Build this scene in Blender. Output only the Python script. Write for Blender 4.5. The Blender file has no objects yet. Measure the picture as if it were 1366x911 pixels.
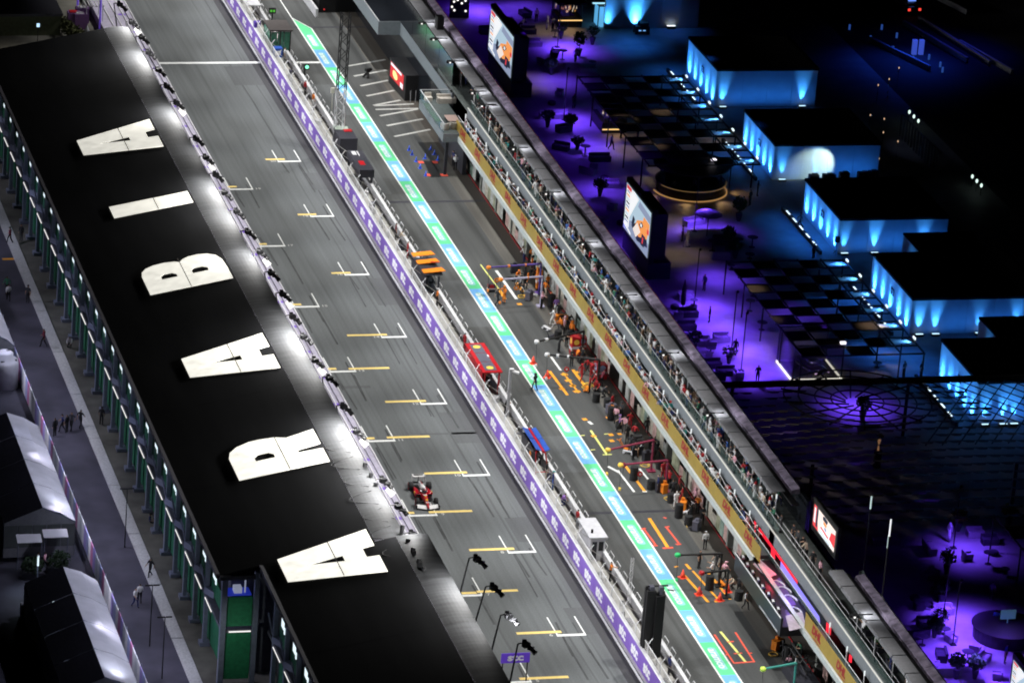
import bpy, bmesh, math, random
from mathutils import Vector, Matrix
random.seed(7)
rnd = random.random
uni = random.uniform
SC = bpy.context.scene
COL = SC.collection
# ---------------------------------------------------------------- camera
PW, PH, FPX = 1366.0, 911.0, 6206.8
CAM = Vector((-98.389, -433.25, 155.123))
YAW, PITCH, ROLL = 0.274331, 0.371311, 0.0788695
CF = Vector((math.sin(YAW)*math.cos(PITCH), math.cos(YAW)*math.cos(PITCH), -math.sin(PITCH)))
_r = Vector((math.cos(YAW), -math.sin(YAW), 0)); _u = _r.cross(CF)
CR = _r*math.cos(ROLL) + _u*math.sin(ROLL)
CU = _u*math.cos(ROLL) - _r*math.sin(ROLL)
cd = bpy.data.cameras.new('camera'); cam = bpy.data.objects.new('camera', cd); COL.objects.link(cam)
m = Matrix.Identity(4)
for i in range(3):
    m[i][0] = CR[i]; m[i][1] = CU[i]; m[i][2] = -CF[i]; m[i][3] = CAM[i]
cam.matrix_world = m
cd.sensor_width = 36; cd.lens = 36*FPX/PW; cd.clip_start = 1; cd.clip_end = 20000
SC.camera = cam
# ---------------------------------------------------------------- world and exposure (night)
W = bpy.data.worlds.new('World'); SC.world = W; W.use_nodes = True
nt = W.node_tree; bg = nt.nodes['Background']
sky = nt.nodes.new('ShaderNodeTexSky'); sky.sky_type = 'NISHITA'; sky.sun_disc = False
sky.sun_elevation = math.radians(-4); sky.sun_rotation = math.radians(200)
nt.links.new(sky.outputs[0], bg.inputs[0]); bg.inputs[1].default_value = 0.008
SC.view_settings.view_transform = 'Standard'; SC.view_settings.look = 'None'
SC.view_settings.exposure = 0.0; SC.view_settings.gamma = 1.0
SC.cycles.use_denoising = True
SC.cycles.max_bounces = 5; SC.cycles.diffuse_bounces = 2; SC.cycles.glossy_bounces = 2; SC.cycles.transparent_max_bounces = 16
SC.cycles.sample_clamp_indirect = 4
SC.cycles.filter_width = 1.9

def G(px, py, z=0.0):
    d = CF + CR*((px-PW/2)/FPX) - CU*((py-PH/2)/FPX)
    return CAM + d*((z-CAM.z)/d.z)
RK, RX0, RZ0 = 0.2, -31.2, 9.2            # grandstand roof plane z = RZ0 + RK*(x-RX0)
def roofz(x): return RZ0 + RK*(x-RX0)
def GR(px, py):
    d = CF + CR*((px-PW/2)/FPX) - CU*((py-PH/2)/FPX)
    n = Vector((-RK, 0, 1)); t = (RZ0-RK*RX0 - n.dot(CAM))/n.dot(d)
    return CAM + d*t
def GX(px, py, x):                         # where the ray meets the vertical plane X = x
    d = CF + CR*((px-PW/2)/FPX) - CU*((py-PH/2)/FPX)
    return CAM + d*((x-CAM.x)/d.x)

def area(name, loc, target, power, sx, sy, color=(1, 1, 1), spread=180):
    l = bpy.data.lights.new(name, 'AREA'); l.energy = power; l.shape = 'RECTANGLE'; l.size = sx; l.size_y = sy; l.color = color; l.spread = math.radians(spread)
    o = bpy.data.objects.new(name, l); COL.objects.link(o); o.location = loc
    z = -(Vector(target)-Vector(loc)).normalized(); y = Vector((0, 1, 0)); y = (y-z*y.dot(z)).normalized(); x = y.cross(z)
    o.rotation_euler = Matrix((x, y, z)).transposed().to_euler()
    return o
def spot(name, loc, target, power, size, blend=.6, color=(1, 1, 1), radius=.25):
    l = bpy.data.lights.new(name, 'SPOT'); l.energy = power; l.spot_size = math.radians(size); l.spot_blend = blend
    l.color = color; l.shadow_soft_size = radius
    o = bpy.data.objects.new(name, l); COL.objects.link(o); o.location = loc
    o.rotation_euler = (Vector(target)-Vector(loc)).to_track_quat('-Z', 'Y').to_euler()
    return o
# floodlights of the circuit: the row over the pit building ...
for i in range(17):
    y = -152 + i*13.5
    spot('floodlight_lamp', (13.0, y, 36), (1.5, y+1.0, 0), 32000, 60, .4, (1.0, .985, .95), .5)
# ... and the row on the grandstand edge, over the track towards the terraces
for i in range(16):
    y = -150 + i*14
    spot('floodlight_lamp', (-14.2, y, 13.6), (13.0, y-2, 2.0), 17000, 74, .8, (.97, .98, 1.0), .4)

# ---------------------------------------------------------------- materials
MATS = {}
def mat(name, col, rough=.6, metal=0.0, noise=.15, scale=3.0, emis=None, es=1.0, spec=.4, alpha=1.0, bump=0.0, stretch=None, world=False):
    if name in MATS: return MATS[name]
    mt = bpy.data.materials.new(name); mt.use_nodes = True; t = mt.node_tree; b = t.nodes['Principled BSDF']
    c4 = (*col, 1)
    b.inputs['Base Color'].default_value = c4; b.inputs['Roughness'].default_value = rough
    b.inputs['Metallic'].default_value = metal; b.inputs['Specular IOR Level'].default_value = spec
    if emis: b.inputs['Emission Color'].default_value = (*emis, 1); b.inputs['Emission Strength'].default_value = es
    if alpha < 1: b.inputs['Alpha'].default_value = alpha
    if noise > 0:
        if world:
            g = t.nodes.new('ShaderNodeNewGeometry'); src = g.outputs['Position']
        else:
            g = t.nodes.new('ShaderNodeTexCoord'); src = g.outputs['Object']
        if stretch:
            mp = t.nodes.new('ShaderNodeMapping'); mp.inputs['Scale'].default_value = stretch
            t.links.new(src, mp.inputs[0]); src = mp.outputs[0]
        n = t.nodes.new('ShaderNodeTexNoise'); n.inputs['Scale'].default_value = scale; n.inputs['Detail'].default_value = 5
        t.links.new(src, n.inputs['Vector'])
        r = t.nodes.new('ShaderNodeMapRange'); r.inputs[1].default_value = .25; r.inputs[2].default_value = .75
        r.inputs[3].default_value = 1-noise; r.inputs[4].default_value = 1+noise
        t.links.new(n.outputs[0], r.inputs[0])
        mx = t.nodes.new('ShaderNodeVectorMath'); mx.operation = 'SCALE'; mx.inputs[0].default_value = col
        t.links.new(r.outputs[0], mx.inputs['Scale']); t.links.new(mx.outputs[0], b.inputs['Base Color'])
        if bump > 0:
            bp = t.nodes.new('ShaderNodeBump'); bp.inputs['Strength'].default_value = bump; bp.inputs['Distance'].default_value = .05
            t.links.new(n.outputs[0], bp.inputs['Height']); t.links.new(bp.outputs[0], b.inputs['Normal'])
    MATS[name] = mt
    return mt
def emi(name, col, s=1.0):
    return mat(name, tuple(c*.3 for c in col), .5, noise=0, emis=col, es=s)

def asphalt(name, col, bands, rough=.75, streak=.2):
    """asphalt with rubber lines (bands: x, half width, darkness) laid along Y; streaks and patches are wear in the surface"""
    mt = bpy.data.materials.new(name); mt.use_nodes = True; t = mt.node_tree; L = t.links.new; b = t.nodes['Principled BSDF']
    b.inputs['Roughness'].default_value = rough; b.inputs['Specular IOR Level'].default_value = .35
    g = t.nodes.new('ShaderNodeNewGeometry')
    def noise(sc, scale, det=4):
        mp = t.nodes.new('ShaderNodeMapping'); mp.inputs['Scale'].default_value = sc; L(g.outputs['Position'], mp.inputs[0])
        n = t.nodes.new('ShaderNodeTexNoise'); n.inputs['Scale'].default_value = scale; n.inputs['Detail'].default_value = det
        L(mp.outputs[0], n.inputs['Vector']); return n.outputs[0]
    def mr(s, a, b_, c, d):
        r = t.nodes.new('ShaderNodeMapRange'); L(s, r.inputs[0])
        for k, v in enumerate((a, b_, c, d)): r.inputs[k+1].default_value = v
        return r.outputs[0]
    def mul(a, b_):
        q = t.nodes.new('ShaderNodeMath'); q.operation = 'MULTIPLY'; L(a, q.inputs[0]); L(b_, q.inputs[1]); return q.outputs[0]
    f = mr(noise((1, .018, 1), 2.6), .3, .7, 1-streak*.55, 1+streak*.55)
    f = mul(f, mr(noise((1, .25, 1), .16, 2), .3, .7, .88, 1.1))
    f = mul(f, mr(noise((1, 1, 1), 7.0, 3), .3, .7, .88, 1.12))
    if bands:
        sx = t.nodes.new('ShaderNodeSeparateXYZ'); L(g.outputs['Position'], sx.inputs[0])
        wob = mr(noise((.0, .03, 0), 1.0, 2), .2, .8, -.3, .3)
        ad = t.nodes.new('ShaderNodeMath'); ad.operation = 'ADD'; L(sx.outputs[0], ad.inputs[0]); L(wob, ad.inputs[1])
        fade = mr(noise((.6, .025, 0), 1.3, 3), .35, .65, .15, 1.0)
        for x0, w, dk in bands:
            q = t.nodes.new('ShaderNodeMath'); q.operation = 'SUBTRACT'; L(ad.outputs[0], q.inputs[0]); q.inputs[1].default_value = x0
            a = t.nodes.new('ShaderNodeMath'); a.operation = 'ABSOLUTE'; L(q.outputs[0], a.inputs[0])
            s = mr(a.outputs[0], w*.35, w, dk, 0)
            s = mul(s, fade)
            inv = t.nodes.new('ShaderNodeMath'); inv.operation = 'SUBTRACT'; inv.inputs[0].default_value = 1; L(s, inv.inputs[1])
            f = mul(f, inv.outputs[0])
    v = t.nodes.new('ShaderNodeVectorMath'); v.operation = 'SCALE'; v.inputs[0].default_value = col; L(f, v.inputs['Scale'])
    L(v.outputs[0], b.inputs['Base Color'])
    bp = t.nodes.new('ShaderNodeBump'); bp.inputs['Strength'].default_value = .25; bp.inputs['Distance'].default_value = .02
    L(noise((1, 1, 1), 14, 3), bp.inputs['Height']); L(bp.outputs[0], b.inputs['Normal'])
    MATS[name] = mt
    return mt

# ---------------------------------------------------------------- mesh builder and objects
class MB:
    def __init__(s): s.v = []; s.f = []; s.m = []; s.mi = 0; s.sm = []; s.smooth = False
    def add(s, vs, fs):
        o = len(s.v); s.v += [tuple(v) for v in vs]
        for f in fs: s.f.append(tuple(i+o for i in f)); s.m.append(s.mi); s.sm.append(s.smooth)
        return s
    def box(s, c, d, rz=0.0, mi=None):
        if mi is not None: s.mi = mi
        x, y, z = d[0]/2, d[1]/2, d[2]/2; cs, sn = math.cos(rz), math.sin(rz); vs = []
        for k in (-z, z):
            for a, b in ((-x, -y), (x, -y), (x, y), (-x, y)): vs.append((c[0]+a*cs-b*sn, c[1]+a*sn+b*cs, c[2]+k))
        return s.add(vs, [(3, 2, 1, 0), (4, 5, 6, 7), (0, 1, 5, 4), (1, 2, 6, 5), (2, 3, 7, 6), (3, 0, 4, 7)])
    def b2(s, a, b, mi=None):
        return s.box([(a[i]+b[i])/2 for i in range(3)], [abs(b[i]-a[i]) for i in range(3)], 0, mi)
    def tube(s, a, b, r, r2=None, n=6, mi=None, caps=True):
        if mi is not None: s.mi = mi
        a, b = Vector(a), Vector(b); r2 = r if r2 is None else r2; d = (b-a)
        if d.length < 1e-6: return s
        d.normalize(); u = d.orthogonal().normalized(); w = d.cross(u); vs = []
        for p, q in ((a, r), (b, r2)):
            for i in range(n):
                t = 2*math.pi*i/n; vs.append(p + u*(q*math.cos(t)) + w*(q*math.sin(t)))
        fs = [(i, (i+1) % n, n+(i+1) % n, n+i) for i in range(n)]
        if caps: fs += [tuple(range(n-1, -1, -1)), tuple(range(n, 2*n))]
        return s.add(vs, fs)
    def path(s, pts, r, n=5, mi=None):
        for a, b in zip(pts, pts[1:]): s.tube(a, b, r, n=n, mi=mi)
        return s
    def prism(s, pts, z0, z1, mi=None):
        if mi is not None: s.mi = mi
        n = len(pts); z0s = z0 if isinstance(z0, (list, tuple)) else [z0]*n; z1s = z1 if isinstance(z1, (list, tuple)) else [z1]*n
        vs = [(p[0], p[1], z0s[i]) for i, p in enumerate(pts)] + [(p[0], p[1], z1s[i]) for i, p in enumerate(pts)]
        ar = sum(pts[i][0]*pts[(i+1) % n][1]-pts[(i+1) % n][0]*pts[i][1] for i in range(n))
        o = list(range(n)) if ar > 0 else list(range(n-1, -1, -1))
        fs = [tuple(o[::-1]), tuple(n+i for i in o)] + [(o[i], o[(i+1) % n], n+o[(i+1) % n], n+o[i]) for i in range(n)]
        return s.add(vs, fs)
    def quad(s, a, b, c, d, mi=None):
        if mi is not None: s.mi = mi
        return s.add([a, b, c, d], [(0, 1, 2, 3)])
    def lathe(s, c, prof, n=10, mi=None, sx=1.0, sy=1.0):
        if mi is not None: s.mi = mi
        vs = []; k = len(prof)
        for r, z in prof:
            for i in range(n):
                t = 2*math.pi*i/n; vs.append((c[0]+r*sx*math.cos(t), c[1]+r*sy*math.sin(t), c[2]+z))
        fs = [(j*n+i, j*n+(i+1) % n, (j+1)*n+(i+1) % n, (j+1)*n+i) for j in range(k-1) for i in range(n)]
        fs += [tuple(range(n-1, -1, -1)), tuple(range((k-1)*n, k*n))]
        return s.add(vs, fs)
    def loft(s, rings, mi=None, caps=True):
        if mi is not None: s.mi = mi
        n = len(rings[0]); vs = [p for r in rings for p in r]; k = len(rings)
        fs = [(j*n+i, j*n+(i+1) % n, (j+1)*n+(i+1) % n, (j+1)*n+i) for j in range(k-1) for i in range(n)]
        if caps: fs += [tuple(range(n-1, -1, -1)), tuple(range((k-1)*n, k*n))]
        return s.add(vs, fs)
    def mesh(s, name, mats):
        me = bpy.data.meshes.new(name); me.from_pydata(s.v, [], s.f)
        for x in (mats if isinstance(mats, (list, tuple)) else [mats]): me.materials.append(x)
        me.polygons.foreach_set('material_index', s.m); me.polygons.foreach_set('use_smooth', s.sm); me.update()
        return me
def link(name, me, parent=None, loc=None, rz=None):
    o = bpy.data.objects.new(name, me); COL.objects.link(o)
    if parent is not None: o.parent = parent
    if loc is not None: o.location = loc
    if rz is not None: o.rotation_euler = (0, 0, rz)
    return o
def obj(name, mb, mats, parent=None, loc=None, rz=None):
    return link(name, mb.mesh(name, mats), parent, loc, rz)
LABELS = {}
def tag(o, label, cat, group=None):
    LABELS.setdefault(label, []).append(o)
    o['label'] = label; o['category'] = cat
    if group: o['group'] = group
    return o
def thing(name, label, cat, loc=(0, 0, 0), rz=0.0, group=None):
    o = bpy.data.objects.new(name, None); COL.objects.link(o); o.empty_display_size = .2
    o.location = loc; o.rotation_euler = (0, 0, rz)
    return tag(o, label, cat, group)
def struct(name, mb, mats, kind='structure'):
    o = obj(name, mb, mats); o['kind'] = kind; return o
def copy_tree(o, loc=None, rz=None, label=None, group=None):
    c = o.copy(); COL.objects.link(c)
    if loc is not None: c.location = loc
    if rz is not None: c.rotation_euler = (0, 0, rz)
    if label: tag(c, label, c['category'], group)
    for ch in o.children:
        d = copy_tree(ch); d.parent = c
    return c
_tx = {}
def text_mesh(txt, size, depth=.02, bold=0.0, shear=0.0):
    k = (txt, size, depth, bold, shear)
    if k not in _tx:
        cu = bpy.data.curves.new('lettering', 'FONT'); cu.body = txt; cu.size = size; cu.extrude = depth/2; cu.offset = bold; cu.shear = shear
        cu.align_x = 'CENTER'; cu.align_y = 'CENTER'; cu.resolution_u = 3
        o = bpy.data.objects.new('lettering', cu); COL.objects.link(o)
        bpy.context.view_layer.update()
        dg = bpy.context.evaluated_depsgraph_get(); me = bpy.data.meshes.new_from_object(o.evaluated_get(dg))
        bpy.data.objects.remove(o); _tx[k] = me
    return _tx[k].copy()
def lettering(name, txt, size, mt, origin, xdir, ydir, parent=None, depth=.02, bold=0.0, shear=0.0, sx=1.0):
    me = text_mesh(txt, size, depth, bold, shear); me.materials.clear(); me.materials.append(mt)
    x = Vector(xdir).normalized(); y = Vector(ydir).normalized(); z = x.cross(y)
    M4 = Matrix.Identity(4)
    for i in range(3): M4[i][0] = x[i]*sx; M4[i][1] = y[i]; M4[i][2] = z[i]; M4[i][3] = origin[i]
    me.transform(M4)
    return link(name, me, parent)
def fill_mesh(outer, holes, depth):
    """flat letter with holes, extruded (local x, y)"""
    cu = bpy.data.curves.new('glyph', 'CURVE'); cu.dimensions = '2D'; cu.fill_mode = 'BOTH'; cu.extrude = depth/2
    for ring in [outer]+holes:
        sp = cu.splines.new('POLY'); sp.points.add(len(ring)-1); sp.use_cyclic_u = True
        for p, q in zip(sp.points, ring): p.co = (q[0], q[1], 0, 1)
    o = bpy.data.objects.new('glyph', cu); COL.objects.link(o); bpy.context.view_layer.update()
    me = bpy.data.meshes.new_from_object(o.evaluated_get(bpy.context.evaluated_depsgraph_get()))
    bpy.data.objects.remove(o); return me
# ================================================================ ground and circuit surfaces
def sheet(name, x0, x1, y0, y1, z, m):
    b = MB(); b.quad((x0, y0, z), (x1, y0, z), (x1, y1, z), (x0, y1, z)); return struct(name, b, m)
M_dirt = mat('dark_ground', (.035, .034, .04), .9, noise=.3, scale=.15, world=True)
sheet('ground', -3000, 3000, -2500, 5000, -.03, M_dirt)
M_track = asphalt('track_asphalt', (.112, .120, .123), [(-1.35, .13, .5), (.15, .12, .5), (-6.6, .16, .2), (-5.1, .16, .2), (-3.4, .1, .14), (-7.9, .12, .14), (-8.5, .3, .25), (.75, .5, .22)])
M_lane = asphalt('pit_lane_asphalt', (.068, .071, .071), [(7.9, .22, .35), (6.6, .3, .15), (11.1, .4, .18), (10.4, .3, .2), (13.2, .55, .42)])
M_conc = asphalt('apron_concrete', (.115, .109, .098), [(14.4, .5, .25)], .8, .14)
M_apron = asphalt('garage_apron', (.068, .059, .05), [], .7, .2)
sheet('track', -12.5, 2.3, -260, 260, 0, M_track)
sheet('pit_lane', 2.3, 13.9, -260, 260, 0, M_lane)
sheet('service_strip', 13.9, 15.1, -260, 260, 0, M_conc)
sheet('garage_apron', 15.1, 20.5, -260, 260, 0, M_apron)
sheet('gutter_strip', 1.0, 2.03, -260, 260, .003, asphalt('gutter_asphalt', (.045, .045, .048), [], .8, .1))
M_road = mat('service_road', (.055, .052, .075), .8, noise=.35, scale=.35, world=True, bump=.1)
sheet('service_road', -36.4, -33.0, -200, 60, 0, M_road)
M_kerb = mat('pale_kerb', (.5, .5, .5), .85, noise=.22, scale=6, world=True)
b = MB()
for i in range(26): b.b2((-33.0, -200+i*10+.06, -.02), (-32.05, -200+i*10+9.94, .12))
struct('kerb', b, M_kerb)
sheet('stand_apron', -32.05, -12.5, -200, 60, -.004, mat('stand_apron', (.12, .115, .10), .9, noise=.4, scale=.5, world=True))
sheet('yard', -75, -36.4, -200, 60, -.008, mat('yard_dark', (.03, .03, .045), .8, noise=.4, scale=.4, world=True))
M_pad = mat('paddock_paving', (.34, .33, .33), .55, noise=.2, scale=.5, world=True)
sheet('paddock_paving', 20.5, 46.2, -260, 160, -.006, M_pad)
sheet('terrace_paving', 46.2, 70, -260, 160, -.006, mat('terrace_paving', (.3, .3, .31), .6, noise=.2, scale=.5, world=True))

# painted markings: real sheets 4 mm above the asphalt
M_white = mat('white_paint', (.74, .75, .74), .6, noise=.18, scale=5, world=True)
M_dull = mat('worn_white_paint', (.46, .46, .44), .7, noise=.25, scale=4, world=True)
M_yel = mat('yellow_paint', (.80, .60, .20), .6, noise=.12, scale=5, world=True)
M_org = mat('orange_paint', (.85, .36, .03), .6, noise=.1, scale=5, world=True)
M_redp = mat('red_paint', (.78, .10, .06), .6, noise=.1, scale=5, world=True)
M_lime = mat('lime_paint', (.72, .74, .22), .6, noise=.1, scale=5, world=True)
def pline(b, p, q, w, z=.004, mi=0):
    p, q = Vector((p[0], p[1], z)), Vector((q[0], q[1], z)); d = (q-p).normalized(); n = Vector((-d.y, d.x, 0))*(w/2)
    b.quad(p-n, q-n, q+n, p+n, mi)
b = MB()
pline(b, (-9.6, 31.5), (2.0, 31.5), .62); pline(b, (5.2, 31.4), (8.6, 31.4), .6)
pline(b, (2.13, -260), (2.13, 200), .2)
pline(b, (8.63, 46.9), (8.63, -260), .14); pline(b, (10.06, 43.2), (10.06, -260), .14); pline(b, (8.63, 46.9), (8.63, 200), .12)
pline(b, (8.66, 46.85), (10.04, 43.2), .12, .0045)
for k in range(11):
    y = -16*k; pline(b, (-2.4, y), (0, y), .36); pline(b, (-2.33, y), (-2.33, y+3.4), .11, .005); pline(b, (-.06, y), (-.06, y+3.4), .11, .005)
    y -= 8; x = -6.5; pline(b, (x-2.4, y), (x, y), .36); pline(b, (x-2.33, y), (x-2.33, y+3.4), .11, .005); pline(b, (x-.06, y), (x-.06, y+3.4), .11, .005)
struct('white_track_marking', b, M_white)
b = MB()
yl = [(354, 380, 213), (397, 422, 286.5), (442, 468, 364.5), (463, 517, 447.5), (514, 569, 536), (566, 624, 631.5), (626, 687, 733.5), (689, 750, 844.5), (693, 760, 905),
      (300, 316, 249.5), (339, 356, 326), (386, 402, 406.5), (420, 449, 492.5), (465, 520, 492), (478, 500, 585), (516, 574, 583.5), (528, 553, 684.5), (572, 631, 683), (616, 636, 791), (636, 692, 789)]
for x0, x1, y in yl:
    p, q = G(x0, y), G(x1, y); ym = p.y; pline(b, (p.x, ym), (q.x, ym), .42, .008)
struct('yellow_grid_marking', b, M_yel)
# rubber laid down at the grid slots, and shadows off the pit wall painted as darker sheets
M_rub = mat('rubber_mark', (.052, .055, .056), .85, noise=.5, scale=1.6, world=True, stretch=(3, .35, 1))
b = MB()
for k in range(10):
    for x, y in ((-1.2, -16*k), (-7.7, -16*k-8)):
        for s_ in (-.78, .78):
            for q in range(2): y0 = y+uni(-1.5, 3); pline(b, (x+s_+uni(-.12, .12), y0), (x+s_+uni(-.2, .2), y0-uni(3, 9)), uni(.1, .2), .0018+.0001*len(b.f) % .0009)
struct('tyre_mark', b, M_rub)
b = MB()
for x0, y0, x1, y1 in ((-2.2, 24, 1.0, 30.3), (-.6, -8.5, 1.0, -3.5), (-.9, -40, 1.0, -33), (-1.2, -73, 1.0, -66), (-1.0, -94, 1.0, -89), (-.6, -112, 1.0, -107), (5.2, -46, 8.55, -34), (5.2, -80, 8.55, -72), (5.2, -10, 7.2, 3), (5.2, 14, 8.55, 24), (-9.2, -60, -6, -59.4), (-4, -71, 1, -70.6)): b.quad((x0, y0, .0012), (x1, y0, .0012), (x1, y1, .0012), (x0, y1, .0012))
struct('painted_shadow', b, asphalt('shadow_asphalt', (.088, .093, .096), [], .8, .15))
# small painted slot numbers
for k in range(9):
    for (x, y, n) in ((-2.85, -16*k, 20-2*k), (-6.0, -16*k-8, 19-2*k)):
        if n > 0:
            o = lettering('grid_number', str(n), .62, M_dull, (x, y+.1, .005), (1, 0, 0), (0, 1, 0), depth=.002, bold=.01); o['kind'] = 'structure'
# sponsor strip along the fast lane: alternating green and blue fields, white wordmarks
M_gr = mat('strip_green', (.12, .62, .28), .6, noise=.1, scale=5, world=True)
M_bl = mat('strip_blue', (.16, .42, .80), .6, noise=.1, scale=5, world=True)
b = MB(); wl = MB(); lt = []
y = 35.7; i = 0
b.add([(8.7, 46.4, .003), (8.7, 35.7, .003), (9.99, 35.7, .003), (9.99, 43.1, .003)], [(0, 1, 2, 3)])
marks = [38.9]
while y > -170:
    b.quad((8.7, y-6, .003), (9.99, y-6, .003), (9.99, y, .003), (8.7, y, .003), 1-(i % 2))
    marks.append(y-3); y -= 6; i += 1
struct('sponsor_strip', b, [M_gr, M_bl])
M_wm = mat('wordmark_white', (.82, .86, .84), .6, noise=.05)
M_wp = mat('wordmark_patch', (.27, .58, .60), .6, noise=.05)
me_w = None
pb = MB()
for yy in marks:
    rr = []
    for k in range(16):
        t = 2*math.pi*k/16; cx = 1.75 if math.cos(t) > 0 else -1.75; rr.append((9.345+.33*math.sin(t)+0, yy+cx+.3*math.cos(t)))
    pb.add([(p[0], p[1], .006) for p in rr], [tuple(range(15, -1, -1))])
struct('wordmark_patch', pb, M_wp)
for yy in marks:
    o = lettering('wordmark', 'aramco', .98, M_wm, (9.32, yy, .009), (0, -1, 0), (1, 0, 0), depth=.003, bold=.012, sx=1.2); o['kind'] = 'structure'
# bay lines in front of race control, and the pit box marks
b = MB()
for x0, y0, x1, y1 in ((464, 88.5, 514, 80), (472, 102, 516, 94), (481, 115, 518, 107.5), (489, 128.5, 526, 121), (498, 141, 534, 134), (499, 141.5, 552, 139), (501, 146.5, 558, 145), (507, 155, 557, 146), (516, 168, 564, 159), (526, 182.5, 574, 173)):
    pline(b, G(x0, y0), G(x1, y1), .34)
struct('bay_line', b, M_dull)
boxes = {'white': (M_white, [(662, 361, 689, 399, .3), (735, 476, 748, 494, .22), (811, 622, 826, 630, .3), (824, 627, 846, 656, .2), (853, 625, 872, 648, .2), (785, 562, 790, 566, .3), (857, 655, 863, 655.5, .3)]),
         'yellow': (M_lime, [(641, 353, 665, 385, .13), (788, 574, 810, 607, .2), (804, 606.5, 816, 606, .18), (774, 581, 780, 580.5, .16), (788, 600, 794, 599.5, .16), (806, 579, 812, 578.5, .16), (961, 842, 995, 883, .22)]),
         'orange': (M_org, [(665, 385, 674, 399, .3), (689, 377, 697, 389, .3), (699, 393, 705, 400, .3), (690, 406, 696, 405.5, .45), (733, 495, 757, 527, .28), (764, 493, 784, 520, .3), (751, 497, 772, 524, .2),
             (749, 500, 757, 499, .45), (754, 508, 762, 507, .45), (760, 515, 768, 514, .45), (765, 522.5, 774, 521.5, .45), (746, 519, 753, 518, .35), (768, 497, 772, 496, .4), (777, 559.5, 783, 559, .5), (809, 557.5, 815, 557, .5),
             (812, 580, 818, 579.5, .5), (824, 579, 829, 578.5, .4), (789, 582, 795, 581, .4), (813, 588, 819, 587.5, .5), (834, 621, 860, 655, .26), (866, 691, 891, 730, .3), (915, 752, 921, 759, .25), (924, 761, 957, 798, .2), (913, 767, 945, 803, .25), (944, 763, 974, 799, .25), (953, 802, 965, 801, .3), (901, 755, 903, 756, .4)]),
         'red': (M_redp, [(858, 704, 875, 727, .18), (889, 703, 906, 725, .18), (884, 731, 898, 730, .3), (871, 727.5, 877, 727, .3), (902, 726, 908, 725, .3), (855, 706, 861, 704, .2), (887, 703, 893, 702, .2), (886, 691, 888, 690, .3),
             (953, 846, 979, 884, .16), (981, 843, 1006, 882, .16), (978, 884, 1007, 882, .2), (970, 856, 979, 855, .2), (979, 871.5, 990, 870.5, .2), (968, 873, 972, 872.5, .2), (1000, 871, 1003, 870.5, .2)])}
for nm, (mm, ls) in boxes.items():
    b = MB()
    for x0, y0, x1, y1, w in ls: pline(b, G(x0, y0), G(x1, y1), w, .006+.0012*(len(b.f) % 3))
    struct(nm+'_pit_marking', b, mm)
# mast shadows painted as dark strips across the pit lane
b = MB()
for x0, y0, x1, y1, w in ((520, 270, 646, 265, .5), (772, 685, 900, 676, .45), (390, 37, 500, 39, .35)):
    p, q = G(x0, y0), G(x1, y1); b.b2((p.x, p.y-w/2, -.02), (q.x, p.y+w/2, .0025))
struct('mast_shadow', b, mat('mast_shadow_dark', (.035, .035, .045), .6, noise=.2))

# ================================================================ grandstand
M_roof = mat('roof_black', (.0135, .0138, .0148), .8, noise=.3, scale=.5, spec=.03, stretch=(1, .15, 1))
M_edge = mat('roof_edge_metal', (.030, .031, .033), .7, noise=.4, scale=1.2, spec=.2, stretch=(.3, 2.5, 1))
M_steel = mat('blue_grey_steel', (.20, .22, .30), .5, .2, noise=.15)
M_fas = mat('roof_fascia', (.085, .08, .095), .6, noise=.15)
M_green = mat('dark_green_fabric', (.012, .13, .06), .7, noise=.3, scale=1.2)
M_slab = mat('slab_dark', (.10, .10, .13), .8, noise=.2)
M_led = emi('cool_led', (.95, .93, .90), 1.1)
M_win = emi('lamp_glow', (.75, .9, .95), 1.2)
stand = thing('grandstand', 'long black-roofed grandstand beside the track with green back wall', 'grandstand', (-24, -55, 0))
def at(o, loc):                             # parts live in world coordinates under a thing placed at loc
    return o
def wpart(name, b, m, root):
    o = obj(name, b, m, root); o.location = -Vector(root.location); return o
YB = -118.2
def roof_panel(y0, y1, xl, xe, k):
    xf = xe-2.3; dz = .004*(k % 2); b = MB(); za, zb = roofz(xl)+dz, roofz(xf)+dz
    b.add([(xl, y0, za), (xf, y0, zb), (xf, y1, zb), (xl, y1, za), (xl, y0, za-.25), (xf, y0, zb-.25), (xf, y1, zb-.25), (xl, y1, za-.25)],
          [(0, 1, 2, 3), (7, 6, 5, 4), (0, 4, 5, 1), (2, 6, 7, 3), (1, 5, 6, 2), (3, 7, 4, 0)])
    wpart('roof_panel', b, M_roof, stand)
    n = 9; rings = []
    for i in range(n):
        t = i/(n-1); rings.append((xf+.005+t*2.5, roofz(xf)+dz+RK*t*2.5-.40*t**2.4))
    b = MB(); b.smooth = True
    for (xa, za), (xb, zb) in zip(rings, rings[1:]): b.add([(xa, y0, za), (xb, y0, zb), (xb, y1, zb), (xa, y1, za)], [(0, 1, 2, 3)])
    xa, za = rings[-1]; b.smooth = False; b.add([(xa, y0, za), (xa-.2, y0, za-.35), (xa-.2, y1, za-.35), (xa, y1, za)], [(0, 1, 2, 3)])
    wpart('roof_edge_panel', b, M_edge, stand)
    b = MB()
    for (xa, za), (xb, zb) in zip(rings, rings[1:]): b.add([(xa, y0-.04, za+.012), (xb, y0-.04, zb+.012), (xb, y0+.04, zb+.012), (xa, y0+.04, za+.012)], [(0, 1, 2, 3)])
    wpart('panel_seam', b, mat('seam_black', (.01, .01, .01), .7, noise=0), stand)
ys = [8-i*7.9 for i in range(17)]
for k, (a, c) in enumerate(zip(ys, ys[1:])): roof_panel(max(c, YB), a, -31.2, -17.0, k)
ys2 = [YB-.05-i*7.9 for i in range(7)]
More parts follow.
